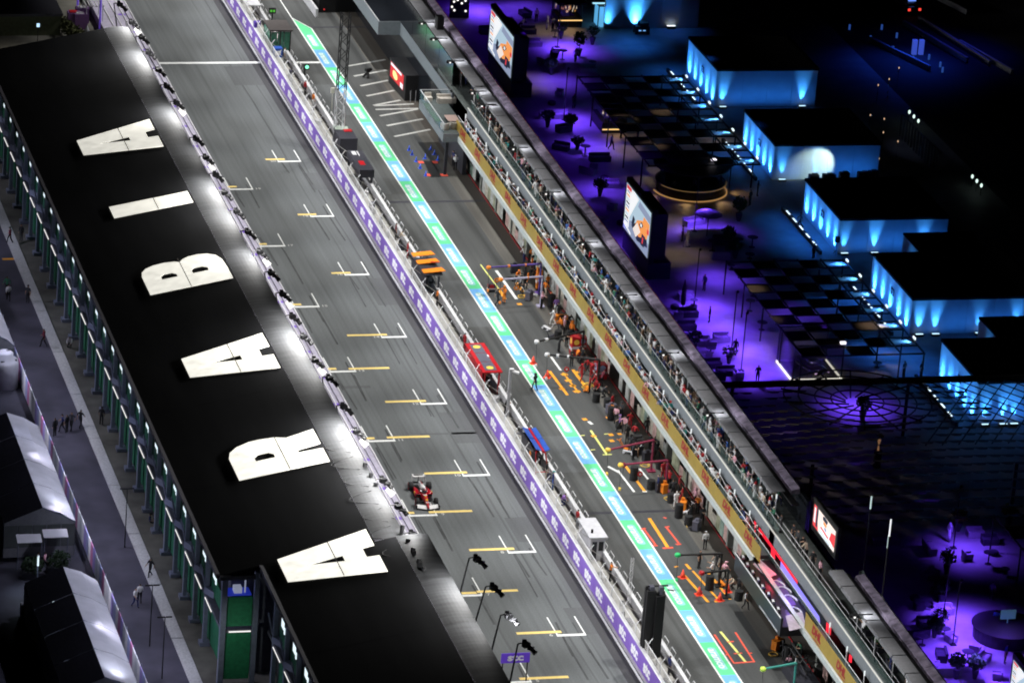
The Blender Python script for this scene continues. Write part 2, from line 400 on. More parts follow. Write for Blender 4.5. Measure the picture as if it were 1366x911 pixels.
for k, (a, c) in enumerate(zip(ys2, ys2[1:])): roof_panel(c, a, -27.9, -15.4, k)
b = MB(); b.b2((-31.5, YB, roofz(-31.2)-.28), (-31.22, 8, roofz(-31.2)+.06)); b.b2((-28.2, YB-48, roofz(-27.9)-.28), (-27.92, YB-.1, roofz(-27.9)+.06)); b.b2((-31.2, YB-.25, roofz(-31.2)-.4), (-28.2, YB-.02, roofz(-31.2)-.05))
wpart('roof_fascia', b, M_fas, stand)
# back side: columns, green wall panels, walkway slab with light strip, lamps
def bay(x, ya, yb, first):
    b = MB(); b.box((x+.35, ya, 4.4), (.32, .40, 8.8)); b.box((x+.35, ya, .15), (.8, .8, .3)); b.tube((x+.3, ya, 4.6), (x-.25, ya, 6.9), .07); wpart('column', b, M_steel, stand)
    b = MB(); b.b2((x+.75, yb+.22, .3), (x+.85, ya-.22, 4.2)); wpart('wall_panel', b, M_green, stand)
    for k in range(3):
        b = MB(); y0 = yb+.25+k*(ya-yb-.5)/3; b.b2((x+.62, y0+.04, 4.75), (x+.7, y0+(ya-yb-.5)/3-.04, 6.3)); wpart('balustrade_panel', b, M_green, stand)
    b = MB(); b.b2((x+.02, yb+.75, 4.42), (x+.07, ya-.9, 4.49)); wpart('light_strip', b, M_led, stand)
    b = MB(); b.b2((x+.5, yb+2.2, 6.4), (x+.56, yb+3.0, 7.5)); wpart('window_lamp', b, M_win, stand); b = MB(); b.b2((x+.5, yb+1.8, 6.2), (x+.56, yb+2.05, 6.7)); wpart('window_lamp', b, M_win, stand)
    b = MB(); b.prism([(x+.05, ya-.3), (x+.6, ya-.3), (x+.6, ya-1.5)], 4.56, 5.1); wpart('stair_bracket', b, M_steel, stand)
y = 5.0
while y > YB+4: bay(-31.0, y, y-4.3, False); y -= 4.3
y = YB-2.2
while y > -160: bay(-27.5, y, y-4.3, False); y -= 4.3
b = MB(); b.b2((-30.85, YB, 4.3), (-28.4, 8, 4.55)); b.b2((-27.3, -165, 4.3), (-25, YB-.3, 4.55)); b.b2((-29.9, YB+1.8, .0), (-18, 8, 8.0)); b.b2((-26.4, -165, 0), (-17, YB-.3, 8.2)); wpart('walkway_slab', b, M_slab, stand)
# the end wall facing down the road
b = MB(); b.box((-30.8, YB-.1, 4.4), (.42, .42, 8.9)); b.box((-28.3, YB-.1, 4.7), (.36, .36, 9.4)); wpart('column', b, M_steel, stand)
b = MB(); b.b2((-30.55, YB+.2, .3), (-28.5, YB+.28, 4.2)); b.b2((-30.55, YB+.2, 4.75), (-28.5, YB+.28, 7.2)); wpart('wall_panel', b, mat('lit_green_fabric', (.02, .2, .09), .7, noise=.25), stand)  # same green fabric, lightened in colour to look lit
b = MB(); b.b2((-30.3, YB-.2, 4.42), (-28.6, YB-.12, 4.5)); wpart('light_strip', b, M_led, stand)
b = MB(); b.b2((-30.5, YB+.3, 7.25), (-28.6, YB+1.6, 7.35)); wpart('counter', b, mat('cobalt_counter', (.05, .09, .6), .5, emis=(.03, .06, .8), es=.25, noise=0), stand)
b = MB(); b.b2((-29.9, YB+.5, 7.36), (-29.3, YB+1.2, 7.8)); wpart('bar_lamp', b, emi('bar_white', (.5, .55, .75), .4), stand); b = MB(); b.b2((-29.1, YB+.6, 7.36), (-29.0, YB+.7, 8.4)); wpart('bar_lamp', b, MATS['bar_white'], stand)
# ---- illuminated letters on the roof
GL = {'A': ([(0, 0), (2.86, 0), (3.0, .95), (4.65, .95), (4.77, 0), (7.72, 0), (5.85, 7.34), (1.83, 7.34)], [[(3.12, 2.6), (4.2, 2.6), (3.82, 5.5)]]),
      'I': ([(0, 0), (2.85, 0), (2.85, 7.3), (0, 7.3)], []),
      'B': ([(0, 0), (2.6, .0), (4.6, .1), (5.8, .45), (6.5, 1.1), (6.8, 1.9), (6.7, 2.8), (6.35, 3.35), (5.85, 3.7), (6.2, 4.1), (6.4, 5.0), (6.3, 6.0), (5.9, 6.75), (5.2, 7.2), (4.3, 7.35), (2, 7.35), (0, 7.35)],
            [[(2.75, 1.6), (3.5, 1.6), (3.95, 2.0), (3.95, 2.75), (3.6, 3.05), (2.75, 3.05)], [(2.75, 4.4), (3.5, 4.4), (3.9, 4.75), (3.9, 5.45), (3.5, 5.8), (2.75, 5.8)]]),
      'R': ([(0, 0), (2.6, 0), (2.72, 1.95), (3.22, 1.95), (3.6, 0), (6.5, 0), (5.9, 2.35), (6.45, 3.2), (6.65, 4.5), (6.6, 5.3), (6.1, 6.4), (5.3, 7.1), (4.3, 7.35), (2, 7.35), (0, 7.35)],
            [[(2.75, 3.85), (3.5, 3.85), (3.95, 4.2), (3.95, 5.05), (3.5, 5.45), (2.75, 5.45)]])}
up = Vector((-1, 0, -RK)).normalized()
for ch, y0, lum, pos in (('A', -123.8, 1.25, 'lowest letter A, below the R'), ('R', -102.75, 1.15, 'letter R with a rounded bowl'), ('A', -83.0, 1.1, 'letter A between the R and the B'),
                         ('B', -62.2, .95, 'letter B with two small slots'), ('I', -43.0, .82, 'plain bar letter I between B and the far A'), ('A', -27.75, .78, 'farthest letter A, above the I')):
    outer, holes = GL[ch]
    t = thing('roof_letter', 'lit white '+pos+' on the black roof', 'letter', (-19.55, y0, roofz(-19.55)+.03), group='illuminated letters on the grandstand roof')
    me = fill_mesh(outer, holes, .07)
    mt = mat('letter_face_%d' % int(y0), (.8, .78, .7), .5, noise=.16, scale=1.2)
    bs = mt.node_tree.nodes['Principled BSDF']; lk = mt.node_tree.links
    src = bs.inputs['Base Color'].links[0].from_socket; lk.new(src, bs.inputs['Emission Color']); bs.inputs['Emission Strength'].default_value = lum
    me.materials.clear(); me.materials.append(mt)
    M4 = Matrix.Identity(4); zz = Vector((0, 1, 0)).cross(up)
    for i in range(3): M4[i][0] = (0, 1, 0)[i]; M4[i][1] = up[i]; M4[i][2] = zz[i]
    me.transform(M4 @ Matrix.Translation((0, 0, .045)))
    o = link('letter_face', me, t)
    sm = MB(); xw = max(p[0] for p in outer); sv = 3.2 if ch != 'B' else 3.7
    x0, x1 = (1.0, 6.9) if ch == 'A' else (.0, xw)
    if ch == 'A': x0, x1 = 1.83*sv/7.34, 7.72-1.87*sv/7.34
    hgt = .083
    P = [Vector((0, u, 0))+up*v+zz*hgt for u, v in ((x0, sv-.035), (x1, sv-.035), (x1, sv+.035), (x0, sv+.035))]
    sm.add(P+[q-zz*.1 for q in P], [(0, 1, 2, 3), (0, 4, 5, 1), (2, 6, 7, 3), (1, 5, 6, 2), (3, 7, 4, 0)])
    obj('panel_seam', sm, mat('seam_dark', (.12, .11, .1), .8, noise=0), t)
# ---- lamp posts along the roof edge, their lamps turned to the track
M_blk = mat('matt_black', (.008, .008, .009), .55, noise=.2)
M_lamp = emi('lamp_white', (1, .98, .95), 1.0)
posts = [(160, 8), (176, 32, 1), (189, 52), (198, 72), (211, 95), (222, 117), (235, 139, 1), (261, 187), (274, 212, 1), (287, 235), (299, 259), (315, 284), (330, 311), (346, 338, 1), (361, 366), (376, 394, 1), (389, 424), (404, 451),
         (419, 482, 1), (438, 506), (457, 544), (474, 577, 1), (509, 642, 1), (529, 677), (548, 714)]
edge = [(170, 35), (365, 380), (545, 745)]
def post(label, base, top, lit, aim):
    t = thing('lamp_post', label, 'lamp post', base, group='black floodlight posts on the grandstand edge')
    d = Vector(top)-Vector(base)
    b = MB(); b.tube((0, 0, -.6), d, .075, .06, n=6); obj('post', b, M_blk, t)
    b = MB(); b.tube(d, d+Vector((.55, .05, .05)), .05); obj('arm', b, M_blk, t)
    h = MB(); c = d+Vector((.62, 0, -.12))
    h.box(c, (.5, .42, .34), .3); h.box(c+Vector((.3, -.25, -.18)), (.42, .5, .12), -.5); h.box(c+Vector((-.1, .2, .22)), (.3, .16, .22)); h.tube(c+Vector((.2, 0, -.1)), c+Vector((.62, -.5, -.5)), .12, .2, n=8)
    ho = obj('floodlight', h, M_blk, t)
    if lit:
        g = MB(); g.tube(c+Vector((.28, -.3, -.55)), c+Vector((.75, -.62, -1.05)), .2, .27, n=8); obj('lamp_glass', g, M_lamp, t)
n = len(posts)
def ord_(k):
    w = ['first', 'second', 'third', 'fourth', 'fifth', 'sixth', 'seventh', 'eighth', 'ninth', 'tenth', 'eleventh', 'twelfth', 'thirteenth', 'fourteenth', 'fifteenth', 'sixteenth', 'seventeenth', 'eighteenth', 'nineteenth', 'twentieth']
    if k < 20: return w[k]
    t = ['', '', 'twent', 'thirt', 'fort', 'fift', 'sixt', 'sevent', 'eight', 'ninet'][(k+1)//10 % 10]
    return t+'ieth' if (k+1) % 10 == 0 else t+'y-'+w[(k+1) % 10-1]
for k, pp in enumerate(posts):
    px, py = pp[0], pp[1]; lit = len(pp) > 2
    bp = GX(px-3, py+28, -16.75); tp = GX(px-8, py-3, -16.55)
    if bp.z > 11.6: bp.z = 11.4
    post('%s black lamp post from the far end of the roof edge%s' % (ord_(k), ', white lamp lit' if lit else ''), bp, tp, lit, None)
for k, (x0, y0, x1, y1) in enumerate(((613, 787, 626, 744), (633, 826, 648, 782), (655, 864, 668, 820), (681, 900, 691, 858))):
    bp = GX(x0, y0, -14.3); tp = GX(x1, y1, -13.7)
    post('%s tall leaning black lamp post past the lowest roof letter' % ('nearest tall', 'second', 'third', 'last')[k] if k else 'first tall leaning black lamp post past the lowest roof letter, standing over grey track', bp, tp, False, None)
# small spot heads with cables on the roof edge beside the last letters
k = 0
for px, py in ((484, 628), (492, 642), (498, 655), (504, 672), (513, 690), (521, 702), (534, 712), (541, 730), (548, 742), (556, 757), (562, 768)):
    p = GX(px, py+7, -17.2); p.z = min(p.z, 11.75)
    t = thing('spot_head', '%s small black spot head on the roof edge beside the last two letters' % ord_(k), 'spotlight', p, group='small spot heads on the roof edge'); k += 1
    b = MB(); b.tube((0, 0, -.12), (0, 0, .35), .05, n=6); b.box((0, 0, -.04), (.5, .3, .08)); obj('stand', b, M_blk, t)
    b = MB(); b.tube((.03, .0, .3), (.2, .25, 1.05), .14, .19, n=8); b.tube((-.05, -.1, .25), (.03, 0, .35), .1, .14, n=8); obj('lamp_head', b, M_blk, t)
b = MB()
for i in range(7):
    y0 = -99-i*3.4; pts = []
    for j in range(9):
        a = j/8*math.pi; pts.append((-17.6-1.7*math.sin(a)*(1+.2*(i % 2)), y0-2.6*j/8, roofz(-17.6-1.7*math.sin(a))-.16*(1-math.sin(a))+.03))
    b.path(pts, .025, n=4)
tag(obj('lamp_cable', b, M_blk), 'black lamp cables looping over the roof edge', 'cable')
# added unseen lights for the bright patches on the curved roof edge
for px, py, pw, ln in ((166, 54, .75, 2.4), (189, 102, 1.1, 2.8), (231, 166, .85, 2.2), (258, 216, .16, 2), (286, 270, 1.15, 3.6), (305, 306, .7, 2.2), (333, 370, .7, 2.0), (379, 440, .16, 2), (392, 510, 1.5, 3.4), (414, 533, .35, 2), (461, 598, 1.45, 3.0), (474, 626, .5, 2.0), (494, 670, .65, 1.5), (508, 716, .6, 1.3), (535, 752, .4, 1.3)):
    p = GX(px, py, -17.0); area('edge_patch_light', (-16.3, p.y, 13.4), (-17.5, p.y, 11.8), 1250*pw, .5, ln*1.25, (1, .99, .97), 170)
for px, py, pw, ln in ((605, 796, .75, 2.4), (614, 831, .28, .8), (634, 867, .3, 1.0)):
    p = GX(px, py, -15.4); area('edge_patch_light', (-14.6, p.y, 13.8), (-15.9, p.y, 12.1), 900*pw, .5, ln, (1, .99, .97), 170)
# ================================================================ track-side barrier below the stand
M_lil = mat('lilac_concrete', (.46, .43, .54), .75, noise=.15, scale=2, world=True)
M_gry = mat('grey_concrete', (.32, .32, .34), .8, noise=.2, scale=2, world=True)
M_rail = mat('white_rail', (.75, .74, .78), .45, noise=.08)
M_pur = mat('purple_vinyl', (.22, .12, .58), .5, noise=.08)
bar = thing('trackside_barrier', 'grey lilac stepped barrier with white rails between stand roof and track', 'barrier', (-10, -50, 0))
b = MB()
for k, (x0, x1, z) in enumerate(((-9.9, -9.35, .62), (-10.9, -9.92, .5), (-12.1, -10.92, .66), (-13.4, -12.12, .85))): b.b2((x0, -160, -.02), (x1, 90, z))
wpart('tier', b, M_lil, bar)
b = MB()
for x, z in ((-9.38, .67), (-10.3, .55), (-11.2, .71), (-12.2, .9)): b.b2((x-.05, -160, z-.03), (x+.05, 90, z+.04))
wpart('rail', b, M_rail, bar)
for i in range(40):
    y = -158+i*6.2; b = MB(); b.b2((-10.85, y, .505), (-9.95, y+.5, .52)); wpart('banner', b, M_pur, bar)

a, e = G(668, 884, 1.6), G(707, 884, 1.6); t = thing('sign_board', 'small violet sign with white lettering below the leaning lamp posts', 'sign', (a.x, a.y, 0)); w = e.x-a.x
b = MB(); b.b2((0, -.05, 1.6), (w, .05, 2.4)); obj('board', b, mat('sign_violet', (.10, .04, .38), .5, noise=.05, emis=(.08, .03, .4), es=.4), t); lettering('lettering', 'stc', .8, M_white, (w/2, -.062, 2.05), (1, 0, 0), (0, 0, 1), t, bold=.03, sx=1.4)
b = MB(); [b.tube((x, 0, 0), (x, 0, 1.6), .05) for x in (.15, w-.15)]; obj('legs', b, M_blk, t)
# ================================================================ people: one continuous skinned body per pose, clothes as material zones
SK = (.46, .29, .2)
P_SKIN = [mat('skin_%d' % i, c, .6, noise=.08) for i, c in enumerate(((.50, .31, .22), (.33, .19, .12), (.20, .11, .07)))]
P_HAIR = mat('dark_hair', (.015, .012, .01), .6, noise=.2)
CLOTH = {'black': (.012, .012, .014), 'charcoal': (.04, .04, .045), 'white': (.74, .74, .75), 'grey': (.25, .26, .28), 'red': (.36, .014, .02), 'orange': (.72, .19, .015), 'navy': (.02, .03, .12), 'blue': (.06, .16, .5), 'pink': (.70, .38, .45),
         'purple': (.24, .12, .38), 'green': (.05, .2, .12), 'beige': (.5, .42, .32), 'maroon': (.18, .02, .04), 'teal': (.03, .25, .24), 'brown': (.16, .09, .05), 'yellow': (.7, .6, .08)}
CM = {k: mat('cloth_'+k, v, .8, noise=.2, scale=9) for k, v in CLOTH.items()}
P_DARK = mat('eye_dark', (.01, .01, .01), .4, noise=0); P_LIP = mat('lip', (.3, .09, .08), .5, noise=0)
BASE = {'pel': (0, 0, .95), 'spi': (0, 0, 1.16), 'che': (0, 0, 1.36), 'nec': (0, .005, 1.5), 'hea': (0, .02, 1.60), 'top': (0, .01, 1.70),
        'hpL': (-.095, 0, .90), 'knL': (-.105, .02, .5), 'anL': (-.105, -.02, .09), 'toL': (-.125, .13, .045), 'hpR': (.095, 0, .90), 'knR': (.105, .02, .5), 'anR': (.105, -.02, .09), 'toR': (.125, .13, .045),
        'shL': (-.19, 0, 1.42), 'elL': (-.245, -.02, 1.15), 'wrL': (-.25, .05, .91), 'paL': (-.25, .07, .83), 'shR': (.19, 0, 1.42), 'elR': (.245, -.02, 1.15), 'wrR': (.25, .05, .91), 'paR': (.25, .07, .83)}
RAD = {'pel': (.15, .115), 'spi': (.135, .105), 'che': (.165, .115), 'nec': (.058, .06), 'hea': (.082, .1), 'top': (.06, .075), 'hp': (.092, .1), 'kn': (.066, .07), 'an': (.05, .055), 'to': (.045, .035), 'sh': (.07, .075), 'el': (.05, .05), 'wr': (.034, .034), 'pa': (.042, .026)}
BONES = [('pel', 'spi', 1), ('spi', 'che', 1), ('che', 'nec', 1), ('nec', 'hea', 0), ('hea', 'top', 0)] + [b for s in 'LR' for b in
         (('pel', 'hp'+s, 2), ('hp'+s, 'kn'+s, 2), ('kn'+s, 'an'+s, 2), ('an'+s, 'to'+s, 3), ('che', 'sh'+s, 1), ('sh'+s, 'el'+s, 1), ('el'+s, 'wr'+s, 0), ('wr'+s, 'pa'+s, 0))]
POSES = {
 'stand': {},
 'folded': {'elL': (-.25, .06, 1.17), 'wrL': (-.03, .19, 1.2), 'paL': (.06, .2, 1.22), 'elR': (.25, .06, 1.17), 'wrR': (.04, .22, 1.16), 'paR': (-.05, .22, 1.17)},
 'phone': {'elL': (-.24, .1, 1.2), 'wrL': (-.09, .3, 1.33), 'paL': (-.04, .34, 1.39), 'elR': (.24, .1, 1.2), 'wrR': (.09, .3, 1.33), 'paR': (.04, .34, 1.39), 'hea': (0, .04, 1.6), 'top': (0, .05, 1.7)},
 'walk': {'knL': (-.1, .2, .53), 'anL': (-.1, .24, .11), 'toL': (-.11, .39, .07), 'knR': (.1, -.04, .5), 'anR': (.1, -.3, .16), 'toR': (.11, -.2, .05), 'elL': (-.24, -.16, 1.18), 'wrL': (-.23, -.18, .94), 'paL': (-.23, -.16, .86), 'elR': (.24, .12, 1.17), 'wrR': (.22, .3, 1.02), 'paR': (.21, .36, .97)},
 'lean': {'spi': (0, .06, 1.15), 'che': (0, .16, 1.33), 'nec': (0, .24, 1.45), 'hea': (0, .29, 1.54), 'top': (0, .31, 1.63), 'shL': (-.19, .18, 1.37), 'shR': (.19, .18, 1.37), 'elL': (-.26, .28, 1.14), 'wrL': (-.12, .45, 1.12), 'paL': (-.05, .48, 1.12), 'elR': (.26, .28, 1.14), 'wrR': (.12, .45, 1.12), 'paR': (.06, .5, 1.11)},
 'reach': {'elR': (.3, .2, 1.36), 'wrR': (.26, .45, 1.42), 'paR': (.25, .53, 1.43), 'elL': (-.27, .12, 1.18), 'wrL': (-.2, .33, 1.15), 'paL': (-.19, .4, 1.15)},
 'crouch': {'pel': (0, -.12, .5), 'spi': (0, -.04, .7), 'che': (0, .08, .87), 'nec': (0, .16, .99), 'hea': (0, .21, 1.07), 'top': (0, .22, 1.17), 'hpL': (-.1, -.1, .46), 'hpR': (.1, -.1, .46), 'knL': (-.14, .28, .5), 'knR': (.14, .24, .2), 'anL': (-.13, .12, .1), 'anR': (.13, -.12, .1), 'toL': (-.14, .27, .045), 'toR': (.14, .01, .045),
            'shL': (-.19, .1, .92), 'shR': (.19, .1, .92), 'elL': (-.24, .27, .72), 'wrL': (-.16, .46, .6), 'paL': (-.14, .53, .56), 'elR': (.24, .25, .7), 'wrR': (.17, .45, .56), 'paR': (.15, .52, .52)},
 'sit': {'pel': (0, -.02, .52), 'spi': (0, -.06, .74), 'che': (0, -.06, .94), 'nec': (0, -.03, 1.08), 'hea': (0, 0, 1.18), 'top': (0, 0, 1.28), 'hpL': (-.1, .02, .5), 'hpR': (.1, .02, .5), 'knL': (-.12, .44, .5), 'knR': (.12, .44, .5), 'anL': (-.12, .44, .09), 'anR': (.12, .42, .09), 'toL': (-.13, .6, .045), 'toR': (.13, .58, .045),
         'shL': (-.19, -.06, 1.0), 'shR': (.19, -.06, 1.0), 'elL': (-.26, .02, .75), 'wrL': (-.17, .24, .66), 'paL': (-.14, .32, .63), 'elR': (.26, .02, .75), 'wrR': (.17, .24, .66), 'paR': (.14, .32, .63)},
 'drive': {'pel': (0, .02, .3), 'spi': (0, -.1, .48), 'che': (0, -.16, .66), 'nec': (0, -.15, .8), 'hea': (0, -.12, .88), 'top': (0, -.12, .96), 'hpL': (-.1, .08, .28), 'hpR': (.1, .08, .28), 'knL': (-.1, .5, .38), 'knR': (.1, .5, .38), 'anL': (-.08, .9, .22), 'anR': (.08, .9, .22), 'toL': (-.08, .98, .32), 'toR': (.08, .98, .32),
           'shL': (-.18, -.14, .7), 'shR': (.18, -.14, .7), 'elL': (-.22, .08, .56), 'wrL': (-.12, .3, .62), 'paL': (-.1, .37, .64), 'elR': (.22, .08, .56), 'wrR': (.12, .3, .62), 'paR': (.1, .37, .64)},
}
def make_body(pose, robe=False, long=True, cap=0):
    J = {k: Vector(v) for k, v in BASE.items()}; J.update({k: Vector(v) for k, v in POSES[pose].items()})
    names = list(J); idx = {n: i for i, n in enumerate(names)}
    me = bpy.data.meshes.new('body'); me.from_pydata([J[n] for n in names], [(idx[a], idx[b]) for a, b, _ in BONES], [])
    o = bpy.data.objects.new('body', me); COL.objects.link(o)
    sk = o.modifiers.new('skin', 'SKIN'); sk.use_smooth_shade = True; sk.branch_smoothing = .4
    sv = me.skin_vertices[0].data
    for n in names: sv[idx[n]].radius = RAD.get(n) or RAD[n[:2]]
    sv[idx['pel']].use_root = True
    ss = o.modifiers.new('sub', 'SUBSURF'); ss.levels = 1; ss.render_levels = 1
    bpy.context.view_layer.update()
    ev = o.evaluated_get(bpy.context.evaluated_depsgraph_get()); em = bpy.data.meshes.new_from_object(ev)
    b = MB(); b.smooth = True
    b.v = [tuple(v.co) for v in em.vertices]
    segs = [(J[a], J[c], (1 if (long and z == 0 and a[:2] == 'el') else z), a) for a, c, z in BONES]
    hd = (J['top']-J['nec']).normalized(); fw = Vector((0, 1, 0)); fw = (fw-hd*fw.dot(hd)).normalized(); hc = J['hea']
    for p in em.polygons:
        c = p.center; best = None
        for a, q, z, nm in segs:
            t = max(0, min(1, (c-a).dot(q-a)/max((q-a).length_squared, 1e-9))); d = (c-(a+(q-a)*t)).length
            if best is None or d < best[0]: best = (d, z, nm)
        z = best[1]
        if best[2] in ('hea', 'nec'):
            r = c-hc
            if r.dot(hd) > .055 or (r.dot(fw) < -.015 and r.dot(hd) > -.05): z = 4
        b.f.append(tuple(p.vertices)); b.m.append(z); b.sm.append(True)
    bpy.data.objects.remove(o); bpy.data.meshes.remove(em)
    b.smooth = False; rt = Vector((1, 0, 0))
    def bx(c, d, mi): b.box(c, d, 0, mi)
    e = hc+hd*.02+fw*.088
    for s in (-1, 1):
        bx(e+rt*(.032*s), (.022, .014, .014), 5); bx(hc+rt*(.083*s)+hd*.005, (.018, .04, .055), 0)
    bx(hc+fw*.1-hd*.012, (.022, .03, .04), 0); bx(hc+fw*.088-hd*.045, (.045, .012, .012), 6)
    for s in 'LR':                          # palm already skinned; five separate fingers and a thumb
        w, p = J['wr'+s], J['pa'+s]; d = (p-w).normalized(); sd = Vector((1, 0, 0)); sd = sd-d*sd.dot(d)
        sd = sd.normalized() if sd.length > .2 else d.orthogonal().normalized(); inn = d.cross(sd)*(-1 if s == 'L' else 1)
        for k, ln in enumerate((.072, .08, .075, .06)):
            r0 = p+d*.012+inn*(-.027+.018*k); m1 = r0+d*ln*.55; m2 = m1+d*ln*.4+sd*(.018 if s == 'L' else -.018)
            b.tube(r0, m1, .0095, .0085, n=4, mi=0, caps=False); b.tube(m1, m2, .0085, .006, n=4, mi=0)
        r0 = w+d*.03+inn*-.03; b.tube(r0, r0+d*.04-inn*.03, .011, .0075, n=4, mi=0)
    if robe:
        b.smooth = True
        b.lathe((0, 0, 0), [(.2, .12), (.185, .5), (.17, .92), (.17, 1.1)], n=12, mi=1, sx=1.0, sy=.8)
    if cap == 1:                            # cap with a peak
        b.smooth = True; R = Vector(hc+hd*.05)
        b.lathe(R, [(.098, 0), (.1, .04), (.075, .085), (.02, .1)], n=10, mi=4, sy=1.12); b.smooth = False; b.box(R+fw*.14+hd*.012, (.13, .11, .012), 0, 4)
    if cap == 2:                            # crash helmet
        b.smooth = True; b.lathe(hc-hd*.075, [(.1, -.03), (.128, .03), (.135, .1), (.118, .18), (.06, .228), (.01, .235)], n=12, mi=4, sy=1.18)
        b.smooth = False; b.box(hc+fw*.142+hd*.022, (.16, .03, .05), 0, 5)
    if cap == 3:                            # head cloth
        b.smooth = True; b.lathe(hc-hd*.02+fw*-.025, [(.15, -.16), (.125, -.02), (.11, .06), (.085, .11), (.02, .13)], n=10, mi=4)
    me = bpy.data.meshes.new('person'); me.from_pydata(b.v, [], b.f)
    for x in (P_SKIN[0], CM['black'], CM['charcoal'], CM['black'], P_HAIR, P_DARK, P_LIP): me.materials.append(x)
    me.polygons.foreach_set('material_index', b.m); me.polygons.foreach_set('use_smooth', b.sm); me.update()
    return me
_pb = {}
def person(label, loc, rz, top='black', legs='charcoal', pose='stand', hair=None, robe=False, long=None, cap=0, skin=None, group=None, shoes='black', h=None):
    lg = (rnd() < .5) if long is None else long
    k = (pose, robe, lg, cap)
    if k not in _pb: _pb[k] = make_body(*k)
    o = link('person', _pb[k], None, loc, rz)
    s = h or uni(.95, 1.04); o.scale = (s, s, s)
    ms = [P_SKIN[skin if skin is not None else random.choice((0, 0, 1, 1, 2))], CM[top], CM[legs], CM[shoes], CM[hair] if hair else P_HAIR]
    for i, x in enumerate(ms): o.material_slots[i].link = 'OBJECT'; o.material_slots[i].material = x
    return tag(o, label, 'person', group)

